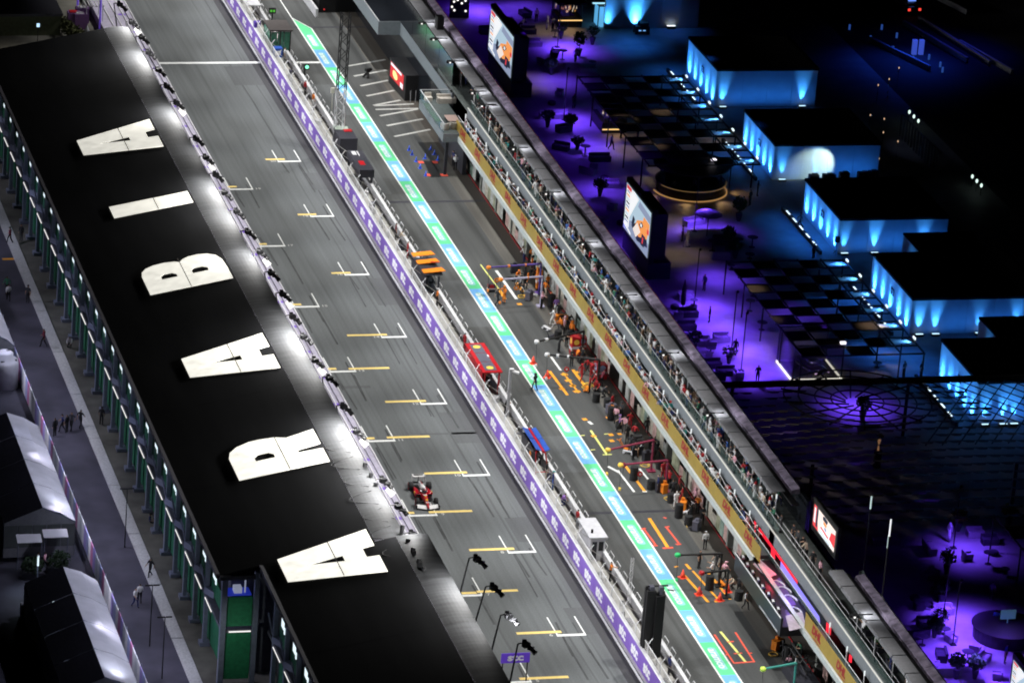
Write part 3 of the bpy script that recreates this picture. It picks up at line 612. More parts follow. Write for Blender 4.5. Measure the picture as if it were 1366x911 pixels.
# ================================================================ racing car
def racing_car(loc, rz):
    t = thing('racing_car', 'red open-wheel racing car with white wings on the grey track', 'racing car', loc, rz)
    R = mat('car_red', (.40, .006, .016), .28, noise=.05, spec=.6); Wt = mat('car_white', (.75, .74, .74), .35, noise=.05); K = mat('car_carbon', (.012, .012, .014), .45, noise=.1)
    Y = mat('car_yellow', (.85, .6, .03), .4, noise=0); Tm = mat('tyre_rubber', (.014, .014, .015), .75, noise=.1); Rd = mat('tyre_red', (.6, .03, .03), .5, noise=0)
    def ring(y, w, z0, z1, n=10, p=2.4):
        cz, hz = (z0+z1)/2, (z1-z0)/2; r = []
        for i in range(n):
            a = 2*math.pi*i/n; c, s = math.cos(a), math.sin(a); r.append((w*math.copysign(abs(c)**(2/p), c), y, cz+hz*math.copysign(abs(s)**(2/p), s)))
        return r
    b = MB(); b.smooth = True
    b.loft([ring(2.62, .06, .16, .27), ring(2.45, .1, .16, .34), ring(1.9, .14, .2, .46), ring(1.3, .19, .18, .58), ring(.75, .25, .14, .64), ring(.45, .3, .12, .66), ring(-.2, .32, .12, .68)]); obj('nose_and_tub', b, R, t)
    b = MB(); b.smooth = True
    b.loft([ring(-.18, .26, .3, .9), ring(-.4, .22, .3, 1.02), ring(-.9, .18, .3, .95), ring(-1.6, .12, .3, .78), ring(-2.3, .05, .3, .58)]); obj('engine_cover', b, Wt, t)
    b = MB(); b.box((0, -1.0, .93), (.025, 1.0, .12)); obj('shark_fin', b, R, t)
    for s in (-1, 1):
        b = MB(); b.smooth = True
        b.loft([[(x+s*.48, y, z) for x, y, z in ring(q, w, z0, z1)] for q, w, z0, z1 in ((.35, .2, .22, .56), (.1, .28, .16, .6), (-.5, .27, .12, .56), (-1.1, .2, .12, .44), (-1.8, .1, .12, .28))]); obj('sidepod', b, R, t)
        b = MB(); b.box((s*.5, .37, .42), (.36, .03, .2)); obj('intake', b, K, t)
        b = MB(); b.box((s*.58, .62, .72), (.18, .05, .1)); b.tube((s*.3, .6, .62), (s*.52, .62, .7), .015); obj('mirror', b, R, t)
        b = MB(); b.box((s*.74, -.15, .44), (.03, .26, .2)); obj('shield_badge', b, Y, t)
    b = MB(); b.prism([(-.3, 1.05), (.3, 1.05), (.75, .5), (.78, -1.5), (.5, -2.35), (-.5, -2.35), (-.78, -1.5), (-.75, .5)], .05, .09); obj('floor', b, K, t)
    b = MB()                                # front wing
    for k in range(3):
        for s in (-1, 1):
            pts = [(s*.1, 2.62-.16*k), (s*.92, 2.34-.13*k), (s*.92, 2.2-.13*k), (s*.1, 2.46-.16*k)]
            b.prism(pts, [.1+.05*k]*4, [.12+.05*k, .13+.06*k, .16+.07*k, .14+.06*k])
    obj('front_wing', b, Wt, t)
    b = MB(); b.prism([(-.98, 2.42), (0, 2.78), (.98, 2.42), (.98, 2.3), (0, 2.64), (-.98, 2.3)], .07, .095); obj('wing_mainplane', b, K, t)
    for s in (-1, 1):
        b = MB(); b.b2((s*.94, 1.98, .06), (s*.99, 2.5, .36)); obj('wing_endplate', b, K, t)
    b = MB(); b.prism([(-.52, -2.45), (.52, -2.45), (.52, -2.78), (-.52, -2.78)], [.88, .88, .98, .98], [.9, .9, 1.0, 1.0]); b.b2((-.52, -2.8, .74), (.52, -2.62, .78)); obj('rear_wing', b, Wt, t)
    b = MB(); b.b2((-.4, -2.74, 1.0), (.4, -2.58, 1.004)); obj('wing_lettering_strip', b, K, t)
    for s in (-1, 1):
        b = MB(); b.b2((s*.52, -2.82, .35), (s*.545, -2.35, 1.02)); obj('rear_endplate', b, Wt, t)
    b = MB(); b.tube((0, -2.55, .3), (0, -2.6, .88), .035); b.b2((-.45, -2.75, .3), (.45, -2.5, .34)); obj('wing_pylon', b, K, t)
    b = MB(); pts = [(-.3, -.32, .8), (-.3, .1, .9), (-.17, .45, .88), (0, .62, .82), (.17, .45, .88), (.3, .1, .9), (.3, -.32, .8)]
    b.path(pts, .035, n=6); b.tube((0, .62, .82), (0, .72, .62), .03); obj('halo', b, K, t)
    b = MB(); b.lathe((0, .1, .66), [(.26, 0), (.27, .02)], n=10, sy=1.7); obj('cockpit_rim', b, K, t)
    for x, y, w, r in ((-.8, 1.62, .3, .36), (.8, 1.62, .3, .36), (-.78, -1.78, .4, .36), (.78, -1.78, .4, .36)):
        wt = MB(); wt.smooth = True; n = 18; rr = []
        for px_, q in ((-w/2, .62), (-w/2, .86), (-w/2+.05, 1), (w/2-.05, 1), (w/2, .86), (w/2, .62)):
            rr.append([(px_, r*q*math.cos(2*math.pi*i/n), r*q*math.sin(2*math.pi*i/n)) for i in range(n)])
        wt.loft(rr, caps=False); o = obj('wheel', wt, Tm, t); o.location = (x, y, r)
        rm = MB(); rm.tube((-w/2+.03, 0, 0), (w/2-.03, 0, 0), r*.62, n=14); ro = obj('rim', rm, K, o)
        rd = MB(); sx = math.copysign(w/2+.004, x)
        ring_o = [(sx, r*.82*math.cos(2*math.pi*i/n), r*.82*math.sin(2*math.pi*i/n)) for i in range(n)]; ring_i = [(sx, r*.70*math.cos(2*math.pi*i/n), r*.70*math.sin(2*math.pi*i/n)) for i in range(n)]
        rd.add(ring_o+ring_i, [(i, (i+1) % n, n+(i+1) % n, n+i) for i in range(n)]); obj('sidewall_stripe', rd, Rd, o)
    b = MB()
    for s in (-1, 1):
        for ya, yb, za in ((1.5, 1.62, .42), (1.25, 1.6, .3), (1.85, 1.66, .34), (-1.5, -1.78, .4), (-2.0, -1.8, .32), (-1.6, -1.74, .26)): b.tube((s*.12, ya, za), (s*.7, yb, za+.02), .022, n=5)
    obj('suspension', b, K, t)
    b = MB(); b.b2((-.09, 1.5, .555), (.09, 1.72, .562)); b.b2((-.07, .95, .632), (.07, 1.12, .64)); obj('yellow_badge', b, Y, t)
    b = MB(); b.b2((-.16, .78, .655), (.16, .9, .66)); b.b2((-.3, -.05, .7), (-.16, .2, .72)); b.b2((.16, -.05, .7), (.3, .2, .72)); obj('white_stripe', b, Wt, t)
    lettering('race_number', '16', .26, Wt, (0, 1.98, .47), (1, 0, 0), (0, -1, .2), t, depth=.01, bold=.01)
    return t
pf, pr = G(571, 678, .1), G(558.5, 634, 1.0)
ang = math.atan2(pf.y-pr.y, pf.x-pr.x)-math.pi/2
cm = Vector(((pf.x+pr.x)/2, (pf.y+pr.y)/2-.05, .002))
racing_car(cm, ang)
person('driver in red overalls and white helmet sitting in the racing car', (cm.x, cm.y, .0), ang, 'red', 'red', 'drive', 'white', long=True, cap=2, h=.98)

# ================================================================ pit wall
M_plat = mat('platform_concrete', (.34, .33, .31), .8, noise=.25, scale=1.5, world=True)
M_wht = mat('white_metal', (.60, .60, .62), .4, noise=.08)
M_mesh = mat('fence_wire', (.5, .49, .47), .5, noise=.1)
M_vin = mat('purple_banner', (.21, .115, .48), .55, noise=.06)
M_logo = mat('logo_white', (.86, .86, .88), .6, noise=0)
Y0, Y1 = -152.0, 70.0
pw = thing('pit_wall', 'long pit wall with purple banners and white wire fence between track and pit lane', 'wall', (3.6, -40, 0))
b = MB(); b.b2((2.31, Y0, -.02), (2.62, Y1, .34)); b.b2((2.36, Y0, .34), (2.62, Y1, 1.98)); wpart('concrete_wall', b, mat('violet_grey_concrete', (.33, .30, .36), .8, noise=.2, scale=1.5, world=True), pw)
b = MB(); b.b2((2.62, Y0, -.02), (4.85, Y1, .3)); wpart('platform', b, M_plat, pw)
b = MB(); b.b2((4.85, Y0, -.02), (5.08, Y1, 1.06)); wpart('lane_wall', b, mat('lane_wall_grey', (.3, .3, .31), .8, noise=.2), pw)
b = MB(); b.b2((4.84, Y0, 1.07), (5.14, Y1, 1.16)); wpart('lane_rail', b, M_wht, pw)
b = MB(); b.b2((2.30, Y0, 1.99), (2.63, Y1, 2.05)); b.tube((2.66, Y0, 2.75), (2.66, Y1, 2.75), .035, n=4); wpart('fence_rail', b, M_wht, pw)
yl0 = -96.35
k0 = int((Y1-yl0)/3.555)
for k in range(-15, k0):
    y = yl0+k*3.555; b = MB(); b.b2((2.335, y-1.76, .37), (2.357, y+1.76, 1.95)); pn = wpart('banner_panel', b, M_vin, pw)
    o = lettering('logo', 'stc', 1.45, M_logo, (2.325, y, 1.17), (0, -1, 0), (0, .0, 1), pn, depth=.012, bold=.06, sx=1.12)
y = Y0
mb = MB()
i = 0
while y < Y1:
    b = MB(); b.tube((2.66, y, .3), (2.66, y, 2.8), .05, n=6); b.tube((2.66, y, 2.8), (3.0, y, 3.3), .04, n=5); wpart('fence_post', b, M_wht, pw)
    y += 3.555; i += 1
yy = Y0
while yy < Y1: mb.box((2.68, yy, 2.38), (.008, .02, .72)); yy += .16
for z in (2.12, 2.24, 2.36, 2.48, 2.6): mb.b2((2.672, Y0, z-.009), (2.684, Y1, z+.009))
for i in range(62):
    mb.tube((2.75, Y0+i*3.555+.8, 2.7), (4.82, Y0+i*3.555+1.2, 1.15), .025, n=4)
m_ = wpart('fence_mesh', mb, M_mesh, pw); m_['kind'] = 'stuff'
for i in range(100):
    y = Y0+1+i*2.05; b = MB(); b.path([(5.2, y, .05), (5.62, y+.1, 1.0), (5.62, y+1.25, 1.0), (5.2, y+1.3, .05)], .032, n=4); wpart('gate_hoop', b, M_wht, pw)
# team stands and other fixtures on the pit wall
M_red = mat('stand_red', (.40, .01, .016), .4, noise=.06); M_dk = mat('stand_dark', (.03, .03, .04), .5, noise=.15); M_gp = mat('panel_grey', (.10, .10, .13), .35, noise=.1)
M_or = mat('stand_orange', (.75, .22, .015), .5, noise=.08); M_blu = mat('stand_blue', (.025, .08, .36), .45, noise=.08); M_ylw = mat('badge_yellow', (.85, .55, .08), .5, noise=0)
M_scr = emi('monitor_glow', (.35, .5, .7), .5)
def disc(b, c, r, h, n=14): b.lathe(c, [(r, 0), (r, h)], n=n); return b
def seats(t, ys, x):
    for y in ys:
        b = MB(); b.tube((x, y, .3), (x, y, .95), .04); b.box((x, y, .98), (.34, .34, .07)); b.box((x+.17, y, 1.2), (.05, .32, .35)); obj('stool', b, M_blk, t)
# red stand with two yellow badges on its roof
c = G(639, 497, 1.2); t = thing('team_stand', 'red team stand with grey roof panels and two yellow round badges', 'pit stand', (4.2, -59.6, .3), group='team stands on the pit wall')
b = MB(); b.b2((-.85, -3.5, 2.1), (.95, 3.5, 2.2)); obj('roof', b, M_red, t)
for y in (-2.1, 0, 2.1):
    b = MB(); b.b2((-.52, y-1.0, 2.203), (.55, y+1.0, 2.225)); obj('roof_panel', b, M_gp, t)
for y in (-2.5, 2.5):
    b = MB(); disc(b, (.02, y, 2.226), .34, .012); obj('badge', b, M_ylw, t)
b = MB(); b.b2((-.82, -3.5, .7), (-.74, 3.5, 2.1)); b.b2((-.82, -3.5, 0), (-.6, -3.2, 2.1)); b.b2((-.82, 3.2, 0), (-.6, 3.5, 2.1)); b.b2((.6, -3.45, 0), (.75, -3.3, 2.1)); b.b2((.6, 3.3, 0), (.75, 3.45, 2.1)); obj('frame', b, M_red, t)
b = MB(); b.b2((-.7, -3.2, .6), (-.2, 3.2, .75)); obj('desk', b, M_dk, t)
for k in range(6):
    b = MB(); b.box((-.62, -2.6+k*1.04, 1.1), (.05, .8, .5)); obj('monitor', b, M_scr, t)
b = MB(); b.box((.5, .2, 2.26), (.12, .5, .06)); obj('aerial', b, M_wht, t); seats(t, (-2, -.6, .8, 2.2), .2)
# orange stand with three awnings
t = thing('team_stand', 'orange and black team stand with slanted orange awnings', 'pit stand', (4.3, -36.2, .3), group='team stands on the pit wall')
for k, (y, m_) in enumerate(((2.4, M_or), (0.4, M_or), (-2.0, M_or))):
    b = MB(); b.prism([(-.6, y+.9), (1.25, y+.7), (1.45, y-.25), (-.6, y-.05)], [2.1, 2.35, 2.35, 2.1], [2.16, 2.42, 2.42, 2.16]); obj('awning', b, m_, t)
b = MB(); b.prism([(-.6, 2.3), (1.2, 2.2), (1.2, -2.2), (-.6, -2.3)], 1.95, 2.06); obj('roof', b, M_dk, t)
b = MB(); b.prism([(.5, .15), (1.35, .12), (1.42, -.1), (.5, -.05)], 2.43, 2.45); obj('red_stripe', b, M_red, t)
b = MB(); b.b2((-.6, -2.9, .2), (-.5, 2.9, 1.9)); b.b2((.7, -2.6, 0), (.85, -2.45, 2.0)); b.b2((.7, 2.45, 0), (.85, 2.6, 2.0)); obj('frame', b, M_dk, t); seats(t, (-1.5, 0, 1.5), .3)
for k in range(4):
    b = MB(); b.box((-.42, -1.8+k*1.2, 1.1), (.05, .9, .5)); obj('monitor', b, M_scr, t)
# blue stand
t = thing('team_stand', 'blue and black team stand with red frame stripes', 'pit stand', (4.3, -78.6, .3), group='team stands on the pit wall')
for k, (x0, x1) in enumerate(((-.6, -.1), (.12, .6))):
    for y0, y1 in ((.4, 2.7), (-2.2, .25)):
        b = MB(); b.prism([(x0, y0), (x1, y0), (x1, y1), (x0, y1)], [2.0, 2.2, 2.2, 2.0] if k else [2.25, 2.1, 2.1, 2.25], [2.06, 2.26, 2.26, 2.06] if k else [2.31, 2.16, 2.16, 2.31]); obj('awning', b, M_blu, t)
b = MB(); b.b2((-.08, -2.4, 2.0), (.10, 2.7, 2.2)); b.tube((-.6, -2.5, 0), (-.6, -2.2, 2.1), .06); b.tube((.6, -2.5, 0), (.15, -2.4, 2.1), .06); b.tube((-.6, -2.5, .3), (.6, -2.5, .3), .05); obj('frame', b, M_red, t)
b = MB(); b.b2((-.62, -2.3, .5), (-.55, 2.6, 1.9)); b.b2((-.6, 2.3, .2), (.5, 2.5, 1.9)); obj('body', b, M_dk, t); seats(t, (-1, .4, 1.8), .2)
b = MB(); b.box((-.815, -1.2, 1.4), (.02, .5, .5)); obj('orange_badge', b, M_or, t)
# two black stands near the lattice mast
t = thing('team_stand', 'tall black team stand with red corner below the white lattice mast', 'pit stand', (4.2, .6, .3), group='team stands on the pit wall')
b = MB(); b.b2((-.6, -1.9, .2), (1.2, 1.0, 2.5)); obj('body', b, M_dk, t)
b = MB(); b.prism([(-.5, .9), (.9, .9), (1.1, 2.6), (-.4, 2.6)], [2.5, 2.4, 2.2, 2.3], [2.56, 2.46, 2.26, 2.36]); obj('canopy', b, mat('pale_green_canopy', (.4, .47, .4), .7, noise=.1), t)
b = MB(); b.b2((.3, .2, 2.51), (1.1, .9, 2.56)); obj('red_panel', b, M_red, t); b = MB(); b.box((-.62, -.3, 1.7), (.02, .3, .3)); obj('logo_patch', b, M_wht, t)
t = thing('team_stand', 'low black team stand with red rectangle and white panel on its roof', 'pit stand', (4.3, -6.8, .3), group='team stands on the pit wall')
b = MB(); b.b2((-.6, -3.3, 1.5), (.9, 2.6, 2.3)); b.b2((-.5, -3.2, 0), (-.3, -3.0, 1.5)); b.b2((.6, -3.2, 0), (.8, -3.0, 1.5)); b.b2((-.5, 2.3, 0), (-.3, 2.5, 1.5)); b.b2((.6, 2.3, 0), (.8, 2.5, 1.5)); obj('body', b, M_dk, t)
b = MB(); b.b2((-.2, -1.8, 2.303), (.35, -.6, 2.32)); obj('red_panel', b, M_red, t)
b = MB(); b.b2((-.3, 1.2, 2.303), (.1, 2.2, 2.33)); b.b2((.25, .9, 2.303), (.35, 2.3, 2.33)); obj('white_panel', b, M_wht, t)
# green glazed timing post with a flat dark roof
t = thing('timing_post', 'dark roofed timing post with green glass beside the start line', 'kiosk', (4.0, 33.6, .3))
b = MB(); b.b2((-1.0, -1.6, 3.0), (1.5, 2.0, 3.15)); obj('roof', b, mat('roof_brown_black', (.05, .043, .042), .7, noise=.15), t)
for k, (x, y) in enumerate(((-.9, -1.5), (1.3, -1.5), (-.9, 1.8), (1.3, 1.8), (.2, -1.5))):
    b = MB(); b.b2((x-.05, y-.05, 0), (x+.05, y+.05, 3.0)); obj('post', b, M_blk, t)
for k in range(3):
    b = MB(); b.b2((-.8+k*.72, -1.5, .8), (-.15+k*.72, -1.44, 2.9)); obj('glass_panel', b, mat('green_glass', (.05, .20, .13), .15, noise=.2, spec=.6), t)
b = MB(); b.b2((-.95, -1.4, .8), (-.9, 1.7, 2.8)); obj('glass_panel', b, MATS['green_glass'], t)
b = MB(); b.b2((-.8, -1.3, 0), (1.2, 1.7, .9)); obj('desk', b, M_dk, t)
t = thing('timing_board', 'blue board with a white symbol leaning below the timing post', 'board', (2.9, 28.8, 1.6)); b = MB(); b.b2((-.1, -.5, .0), (.8, .4, 1.0)); obj('board', b, M_blu, t); b = MB(); b.b2((.0, -.53, .25), (.6, -.503, .75)); obj('white_symbol', b, M_wht, t)
t = thing('sign_box', 'small violet sign box standing above the purple banners near the timing post', 'sign', (2.5, 37.5, 2.05)); b = MB(); b.b2((-.1, -.35, 0), (.55, .35, .6)); obj('box', b, mat('deep_violet', (.07, .03, .28), .5, noise=.05), t)
t = thing('white_hut', 'white flat-roofed cabin on the pit wall with a dark window', 'cabin', (4.35, -97.0, .3))
b = MB(); b.b2((-.75, -2.0, 2.0), (.8, 2.0, 2.14)); obj('roof', b, mat('hut_roof', (.44, .44, .47), .5, noise=.12), t); b = MB(); b.b2((-.6, -1.85, 0), (.65, 1.85, 2.0)); obj('body', b, mat('hut_grey', (.5, .5, .53), .6, noise=.1), t)
b = MB(); b.b2((.1, -1.89, .9), (.5, -1.86, 1.7)); obj('window', b, M_blk, t); b = MB(); b.b2((-.45, -1.89, .1), (-.05, -1.86, 1.7)); obj('door', b, M_dk, t); b = MB(); b.tube((-.3, -1.0, 2.14), (-.3, -1.0, 2.45), .1, n=8); obj('vent', b, M_blk, t)
# black tower of loudspeakers
t = thing('speaker_tower', 'tall black loudspeaker tower standing on the pit wall', 'tower', (3.25, -118.6, .3))
b = MB(); b.b2((-.75, -.55, 1.5), (-.05, .3, 6.6)); obj('left_cabinet', b, M_blk, t); b = MB(); b.prism([(-.02, -.75), (.75, -.55), (.95, .35), (-.02, .2)], .9, 6.2); obj('right_cabinet', b, mat('speaker_black', (.006, .006, .007), .7, noise=.1), t)
b = MB(); b.b2((-.8, -.2, .0), (-.65, -.05, 6.9)); b.b2((.6, -.1, .0), (.72, .02, 6.7)); b.b2((-.8, -.15, 6.8), (1.0, -.05, 6.9)); b.tube((1.0, -.1, 6.5), (1.5, -.1, 6.4), .05); obj('frame', b, M_blk, t)
b = MB(); b.b2((-.5, -.4, 6.62), (-.15, .1, 6.9)); obj('top_lamp', b, M_gp, t); b = MB(); b.b2((.25, -.5, 6.25), (.5, -.1, 6.9)); obj('top_lamp', b, M_gp, t)
# lattice masts
def lattice(name, label, base, h, w, m_lo, split=None, m_hi=None, lean=(0, 0)):
    t = thing(name, label, 'mast', base)
    def part(z0, z1, m_):
        b = MB(); n = max(1, int((z1-z0)/w)); off = lambda z: Vector((lean[0]*z/h, lean[1]*z/h, 0))
        cs = [(-w/2, -w/2), (w/2, -w/2), (w/2, w/2), (-w/2, w/2)]
        for x, y in cs: b.tube(Vector((x, y, z0))+off(z0), Vector((x, y, z1))+off(z1), .045*w/.6, n=4)
        for i in range(n):
            za, zb = z0+(z1-z0)*i/n, z0+(z1-z0)*(i+1)/n
            for k in range(4):
                p, q = cs[k], cs[(k+1) % 4]
                if i % 2: p, q = q, p
                b.tube(Vector((*p, za))+off(za), Vector((*q, zb))+off(zb), .028*w/.6, n=3)
        obj('truss_section', b, m_, t)
    part(0, split or h, m_lo)
    if split: part(split, h, m_hi)
    return t
lattice('lattice_mast', 'tall lattice mast, white below, unlit top painted black, on the pit wall', (4.3, 2.6, .3), 14.5, .85, M_wht, 6.5, M_blk)  # darkness of the unlit upper half put into a black material
lattice('thin_mast', 'thin white lattice mast beside the sponsor strip', (4.6, -107.9, .3), 4.3, .2, M_wht)
t = thing('camera_mast', 'grey square post with a white camera head below the red stand', 'mast', (4.5, -68.0, .3)); b = MB(); b.b2((-.12, -.12, 0), (.12, .12, 4.4)); obj('post', b, M_gry, t); b = MB(); b.tube((.1, 0, 4.3), (.7, -.2, 4.15), .14, n=8); b.box((.1, 0, 4.45), (.35, .3, .12)); obj('camera_head', b, M_wht, t)
t = thing('signal_light', 'lit green signal lamp on a black post at the pit wall', 'traffic light', (5.35, 24.5, 0)); b = MB(); b.tube((0, 0, 0), (0, 0, 1.7), .09); b.box((.15, 0, 1.85), (.6, .35, .6)); obj('post', b, M_blk, t); b = MB(); b.tube((.2, -.16, 1.85), (.2, -.22, 1.85), .2, n=12); obj('lamp', b, emi('signal_green', (.25, 1, .6), 1.5), t)
t = thing('signal_board', 'black display board with green figures above the timing post', 'sign', (5.0, 40.5, 0)); b = MB(); b.tube((0, 0, 0), (0, 0, 2.6), .08); b.box((0, 0, 2.9), (.75, .3, .6)); obj('board', b, M_blk, t); b = MB(); b.b2((-.28, -.17, 2.8), (-.05, -.155, 3.05)); b.b2((.04, -.17, 2.8), (.26, -.155, 3.05)); obj('display', b, emi('dim_green', (.1, .5, .05), .7), t)
t = thing('lamp_board', 'small white lamp box on a thin pole beside the pit wall', 'lamp', (6.2, 14.5, 0)); b = MB(); b.tube((0, 0, 0), (0, 0, 2.4), .03); b.box((0, 0, 2.55), (.35, .2, .55)); obj('lamp_box', b, mat('ivory', (.6, .58, .5), .6), t)
t = thing('white_board', 'flat white roof panel at the far end of the pit wall', 'panel', (3.9, 47.5, 1.2)); b = MB(); b.b2((-.7, -1.6, .5), (1.0, .8, .6)); b.b2((-.6, -1.5, 0), (-.5, -1.4, .5)); b.b2((.8, -1.5, 0), (.9, -1.4, .5)); obj('panel', b, M_wht, t)
# small cases and chairs on the platform
for y in sorted([uni(-140, 60) for _ in range(70)], reverse=True):
    i = int(abs(y)*7)
    if any(abs(y-q) < 4.2 for q in (-59.6, -36.2, -77.6, .6, -6.8, 33.6, -97, -118.6)): continue
    c = random.choice((M_dk, M_gry, M_wht, M_gp)); b = MB()
    cn = {M_dk: 'dark', M_gry: 'grey', M_wht: 'white', M_gp: 'slate'}[c]; nn = ord_(len([1 for o_ in bpy.data.objects if o_.name.startswith(('equipment_case', 'folding_chair'))]))
    if i % 3: b.box((0, 0, uni(.2, .35)), (uni(.35, .6), uni(.4, .9), uni(.4, .7)), uni(-.2, .2)); tag(obj('equipment_case', b, c, None, (uni(3.1, 4.3), y, .3)), '%s small case on the pit wall platform, %s item from the far end' % (cn, nn), 'case', 'small cases on the pit wall platform')
    else:
        t = thing('folding_chair', '%s folding chair on the pit wall platform, %s item from the far end' % (cn, nn), 'chair', (uni(3.3, 4.4), y, .3), uni(0, 6), 'folding chairs on the pit wall platform'); b.box((0, 0, .45), (.4, .4, .05)); obj('seat', b, c, t); b = MB(); b.box((.19, 0, .75), (.04, .4, .5)); obj('backrest', b, c, t)
        for sx in (-1, 1):
            for sy in (-1, 1): b = MB(); b.tube((sx*.17, sy*.17, 0), (sx*.17, sy*.17, .45), .02, n=4); obj('leg', b, M_blk, t)
# marshals and team staff on the pit wall
for px, py, lab, kw in ((392, 84, 'marshal in white top beside the timing post', dict(top='white', legs='grey')), (533, 320, 'marshal in black at the far end of the pit rail', dict(top='maroon', legs='black')), (540, 328, 'marshal in beige vest looking into the pit lane', dict(top='beige', legs='charcoal', pose='lean')),
                        (545, 345, 'man in bright red overalls standing on the pit wall', dict(top='red', legs='red', long=True)), (581, 408, 'crew member in orange shirt below the orange stand', dict(top='orange', legs='black')), (616, 466, 'man in red above the red stand', dict(top='red', legs='red')),
                        (666, 508, 'marshal in lime vest beside the red stand', dict(top='yellow', legs='black', pose='crouch')), (673, 552, 'man in black leaning on the pit rail', dict(top='black', legs='black', pose='lean')), (712, 618, 'team engineer in red and black below the blue stand', dict(top='red', legs='black')),
                        (727, 640, 'man in black shirt and beige trousers on the platform', dict(top='black', legs='beige')), (738, 653, 'crew member in navy overalls at the pit rail', dict(top='navy', legs='blue', cap=1, hair='teal')), (759, 674, 'crouching engineer in purple at the pit rail', dict(top='purple', legs='navy', pose='crouch')),
                        (765, 705, 'man in red shirt above the white cabin', dict(top='red', legs='grey')), (814, 775, 'marshal in beige jacket with orange bib', dict(top='orange', legs='black', pose='reach')), (344, 75, 'marshal in blue at the purple wall', dict(top='blue', legs='navy')), (372, 72, 'timekeeper in brown inside the timing post', dict(top='brown', legs='black')),
                        (402, 128, 'marshal in red jacket on the platform by the start line', dict(top='red', legs='charcoal')), (420, 145, 'marshal in orange jacket on the platform', dict(top='orange', legs='white')), (888, 900, 'man in navy on the platform at the bottom', dict(top='navy', legs='charcoal'))):
    p = GX(px, py, 4.4); p.z = .3; q = G(px, py, .3); p.y = q.y
    person(lab, p, -math.pi/2+uni(-.5, .5), group='people on the pit wall', **kw)
# ================================================================ pit building
M_ylb = mat('banner_yellow', (.34, .235, .045), .5, noise=.1, scale=1.5)
M_dhl = mat('banner_red', (.30, .008, .018), .5, noise=0)
M_sil = mat('silver_ledge', (.48, .52, .52), .4, noise=.1)
M_fg = mat('grey_fascia', (.20, .225, .245), .5, noise=.12)
M_can = mat('canopy_metal', (.20, .20, .215), .45, noise=.15, spec=.4)
M_glass = mat('rail_glass', (.10, .2, .19), .08, noise=0, alpha=.12, spec=.7)
M_capglow = emi('cap_glow', (.85, .84, .78), .55)  # cream cap given its own glow
M_tfl = mat('terrace_floor', (.07, .085, .085), .7, noise=.25)
M_dglass = mat('dark_glass', (.012, .014, .018), .12, noise=.1, spec=.6)
M_gar = mat('garage_wall', (.20, .21, .19), .7, noise=.25, scale=.9)
M_bpar = mat('printed_parapet', (.30, .25, .34), .6, noise=.75, scale=1.4)
pb = thing('pit_building', 'long two-level pit building with yellow banners, glass rails and grey canopy', 'building', (17, -60, 0))
YA, YZ = -151.0, -3.5
PODY0, PODY1 = -121.0, -107.6               # podium gap in the banners
bp = 6.2; nb = int((YZ-YA)/bp)
segs = []
y = YZ
while y > PODY1+2: segs.append((y-bp, y)); y -= bp
y = PODY0
while y > YA: segs.append((y-bp, y)); y -= bp
for y0, y1 in segs:
    b = MB(); b.b2((14.95, y0+.01, 4.22), (15.0, y1-.01, 5.5)); bn = wpart('banner_panel', b, M_ylb, pb)
    lettering('lettering', 'DHL', .98, M_dhl, (14.938, (y0+y1)/2+.2, 4.95), (0, -1, 0), (0, 0, 1), bn, depth=.01, bold=.05, shear=.25, sx=1.15)
    b = MB(); b.b2((14.935, y0+2.2, 4.36), (14.947, y1-2.4, 4.44)); obj('red_underline', b, M_dhl, bn)
for y0, y1 in segs+[(PODY0, PODY1+.0)]:
    b = MB(); b.b2((16.3, y0, 0), (16.7, y0+.35, 3.88)); b.b2((16.7, y0, 0), (18.9, y0+.12, 3.88)); wpart('garage_pier', b, M_gar, pb)
    b = MB(); b.b2((16.32, y0+.36, 3.0), (16.5, y1-.01, 3.88)); wpart('garage_header', b, M_gar, pb)
    b = MB(); b.b2((14.8, y0+.01, 3.66), (15.15, y1-.01, 4.18)); wpart('ledge', b, M_sil, pb)
    b = MB(); b.b2((15.05, y0, 5.62), (15.07, y1-.05, 5.9)); wpart('glass_rail', b, M_glass, pb)
    b = MB(); b.b2((16.0, y0+.005, 5.62), (16.25, y1-.005, 6.68)); wpart('terrace_fascia', b, M_fg, pb)
    b = MB(); b.b2((15.98, y0, 6.69), (16.10, y1, 6.75)); wpart('fascia_cap', b, M_capglow, pb)
    for q in (y0, y0+bp/2):
        b = MB(); b.b2((16.32, q+.05, 6.77), (16.34, q+bp/2-.05, 7.5)); wpart('glass_rail', b, M_glass, pb)
        if PODY0-.5 < q < PODY1-.1: continue
        b = MB(); b.b2((16.5, q+.09, 9.0), (17.62, q+bp/2-.09, 9.08)); b.b2((16.46, q+.09, 8.82), (16.52, q+bp/2-.09, 8.99)); wpart('canopy_panel', b, M_can, pb)
b = MB(); b.b2((16.31, YA, 7.51), (16.34, YZ, 7.54)); b.b2((16.95, YA, 7.2), (16.99, YZ, 7.24)); b.b2((15.05, YA, 5.91), (15.09, YZ, 5.95)); wpart('hand_rail', b, M_wht, pb)
b = MB(); b.b2((15.16, YA, 4.0), (18.96, PODY0, 4.3)); b.b2((15.16, PODY1, 4.0), (18.96, YZ, 4.3)); b.b2((16.3, PODY0, 3.9), (18.96, PODY1, 4.13)); wpart('lower_terrace_floor', b, M_tfl, pb)
b = MB(); b.b2((16.26, YA, 6.0), (18.96, YZ+14, 6.3)); wpart('upper_terrace_floor', b, mat('upper_floor', (.10, .115, .11), .6, noise=.3), pb)
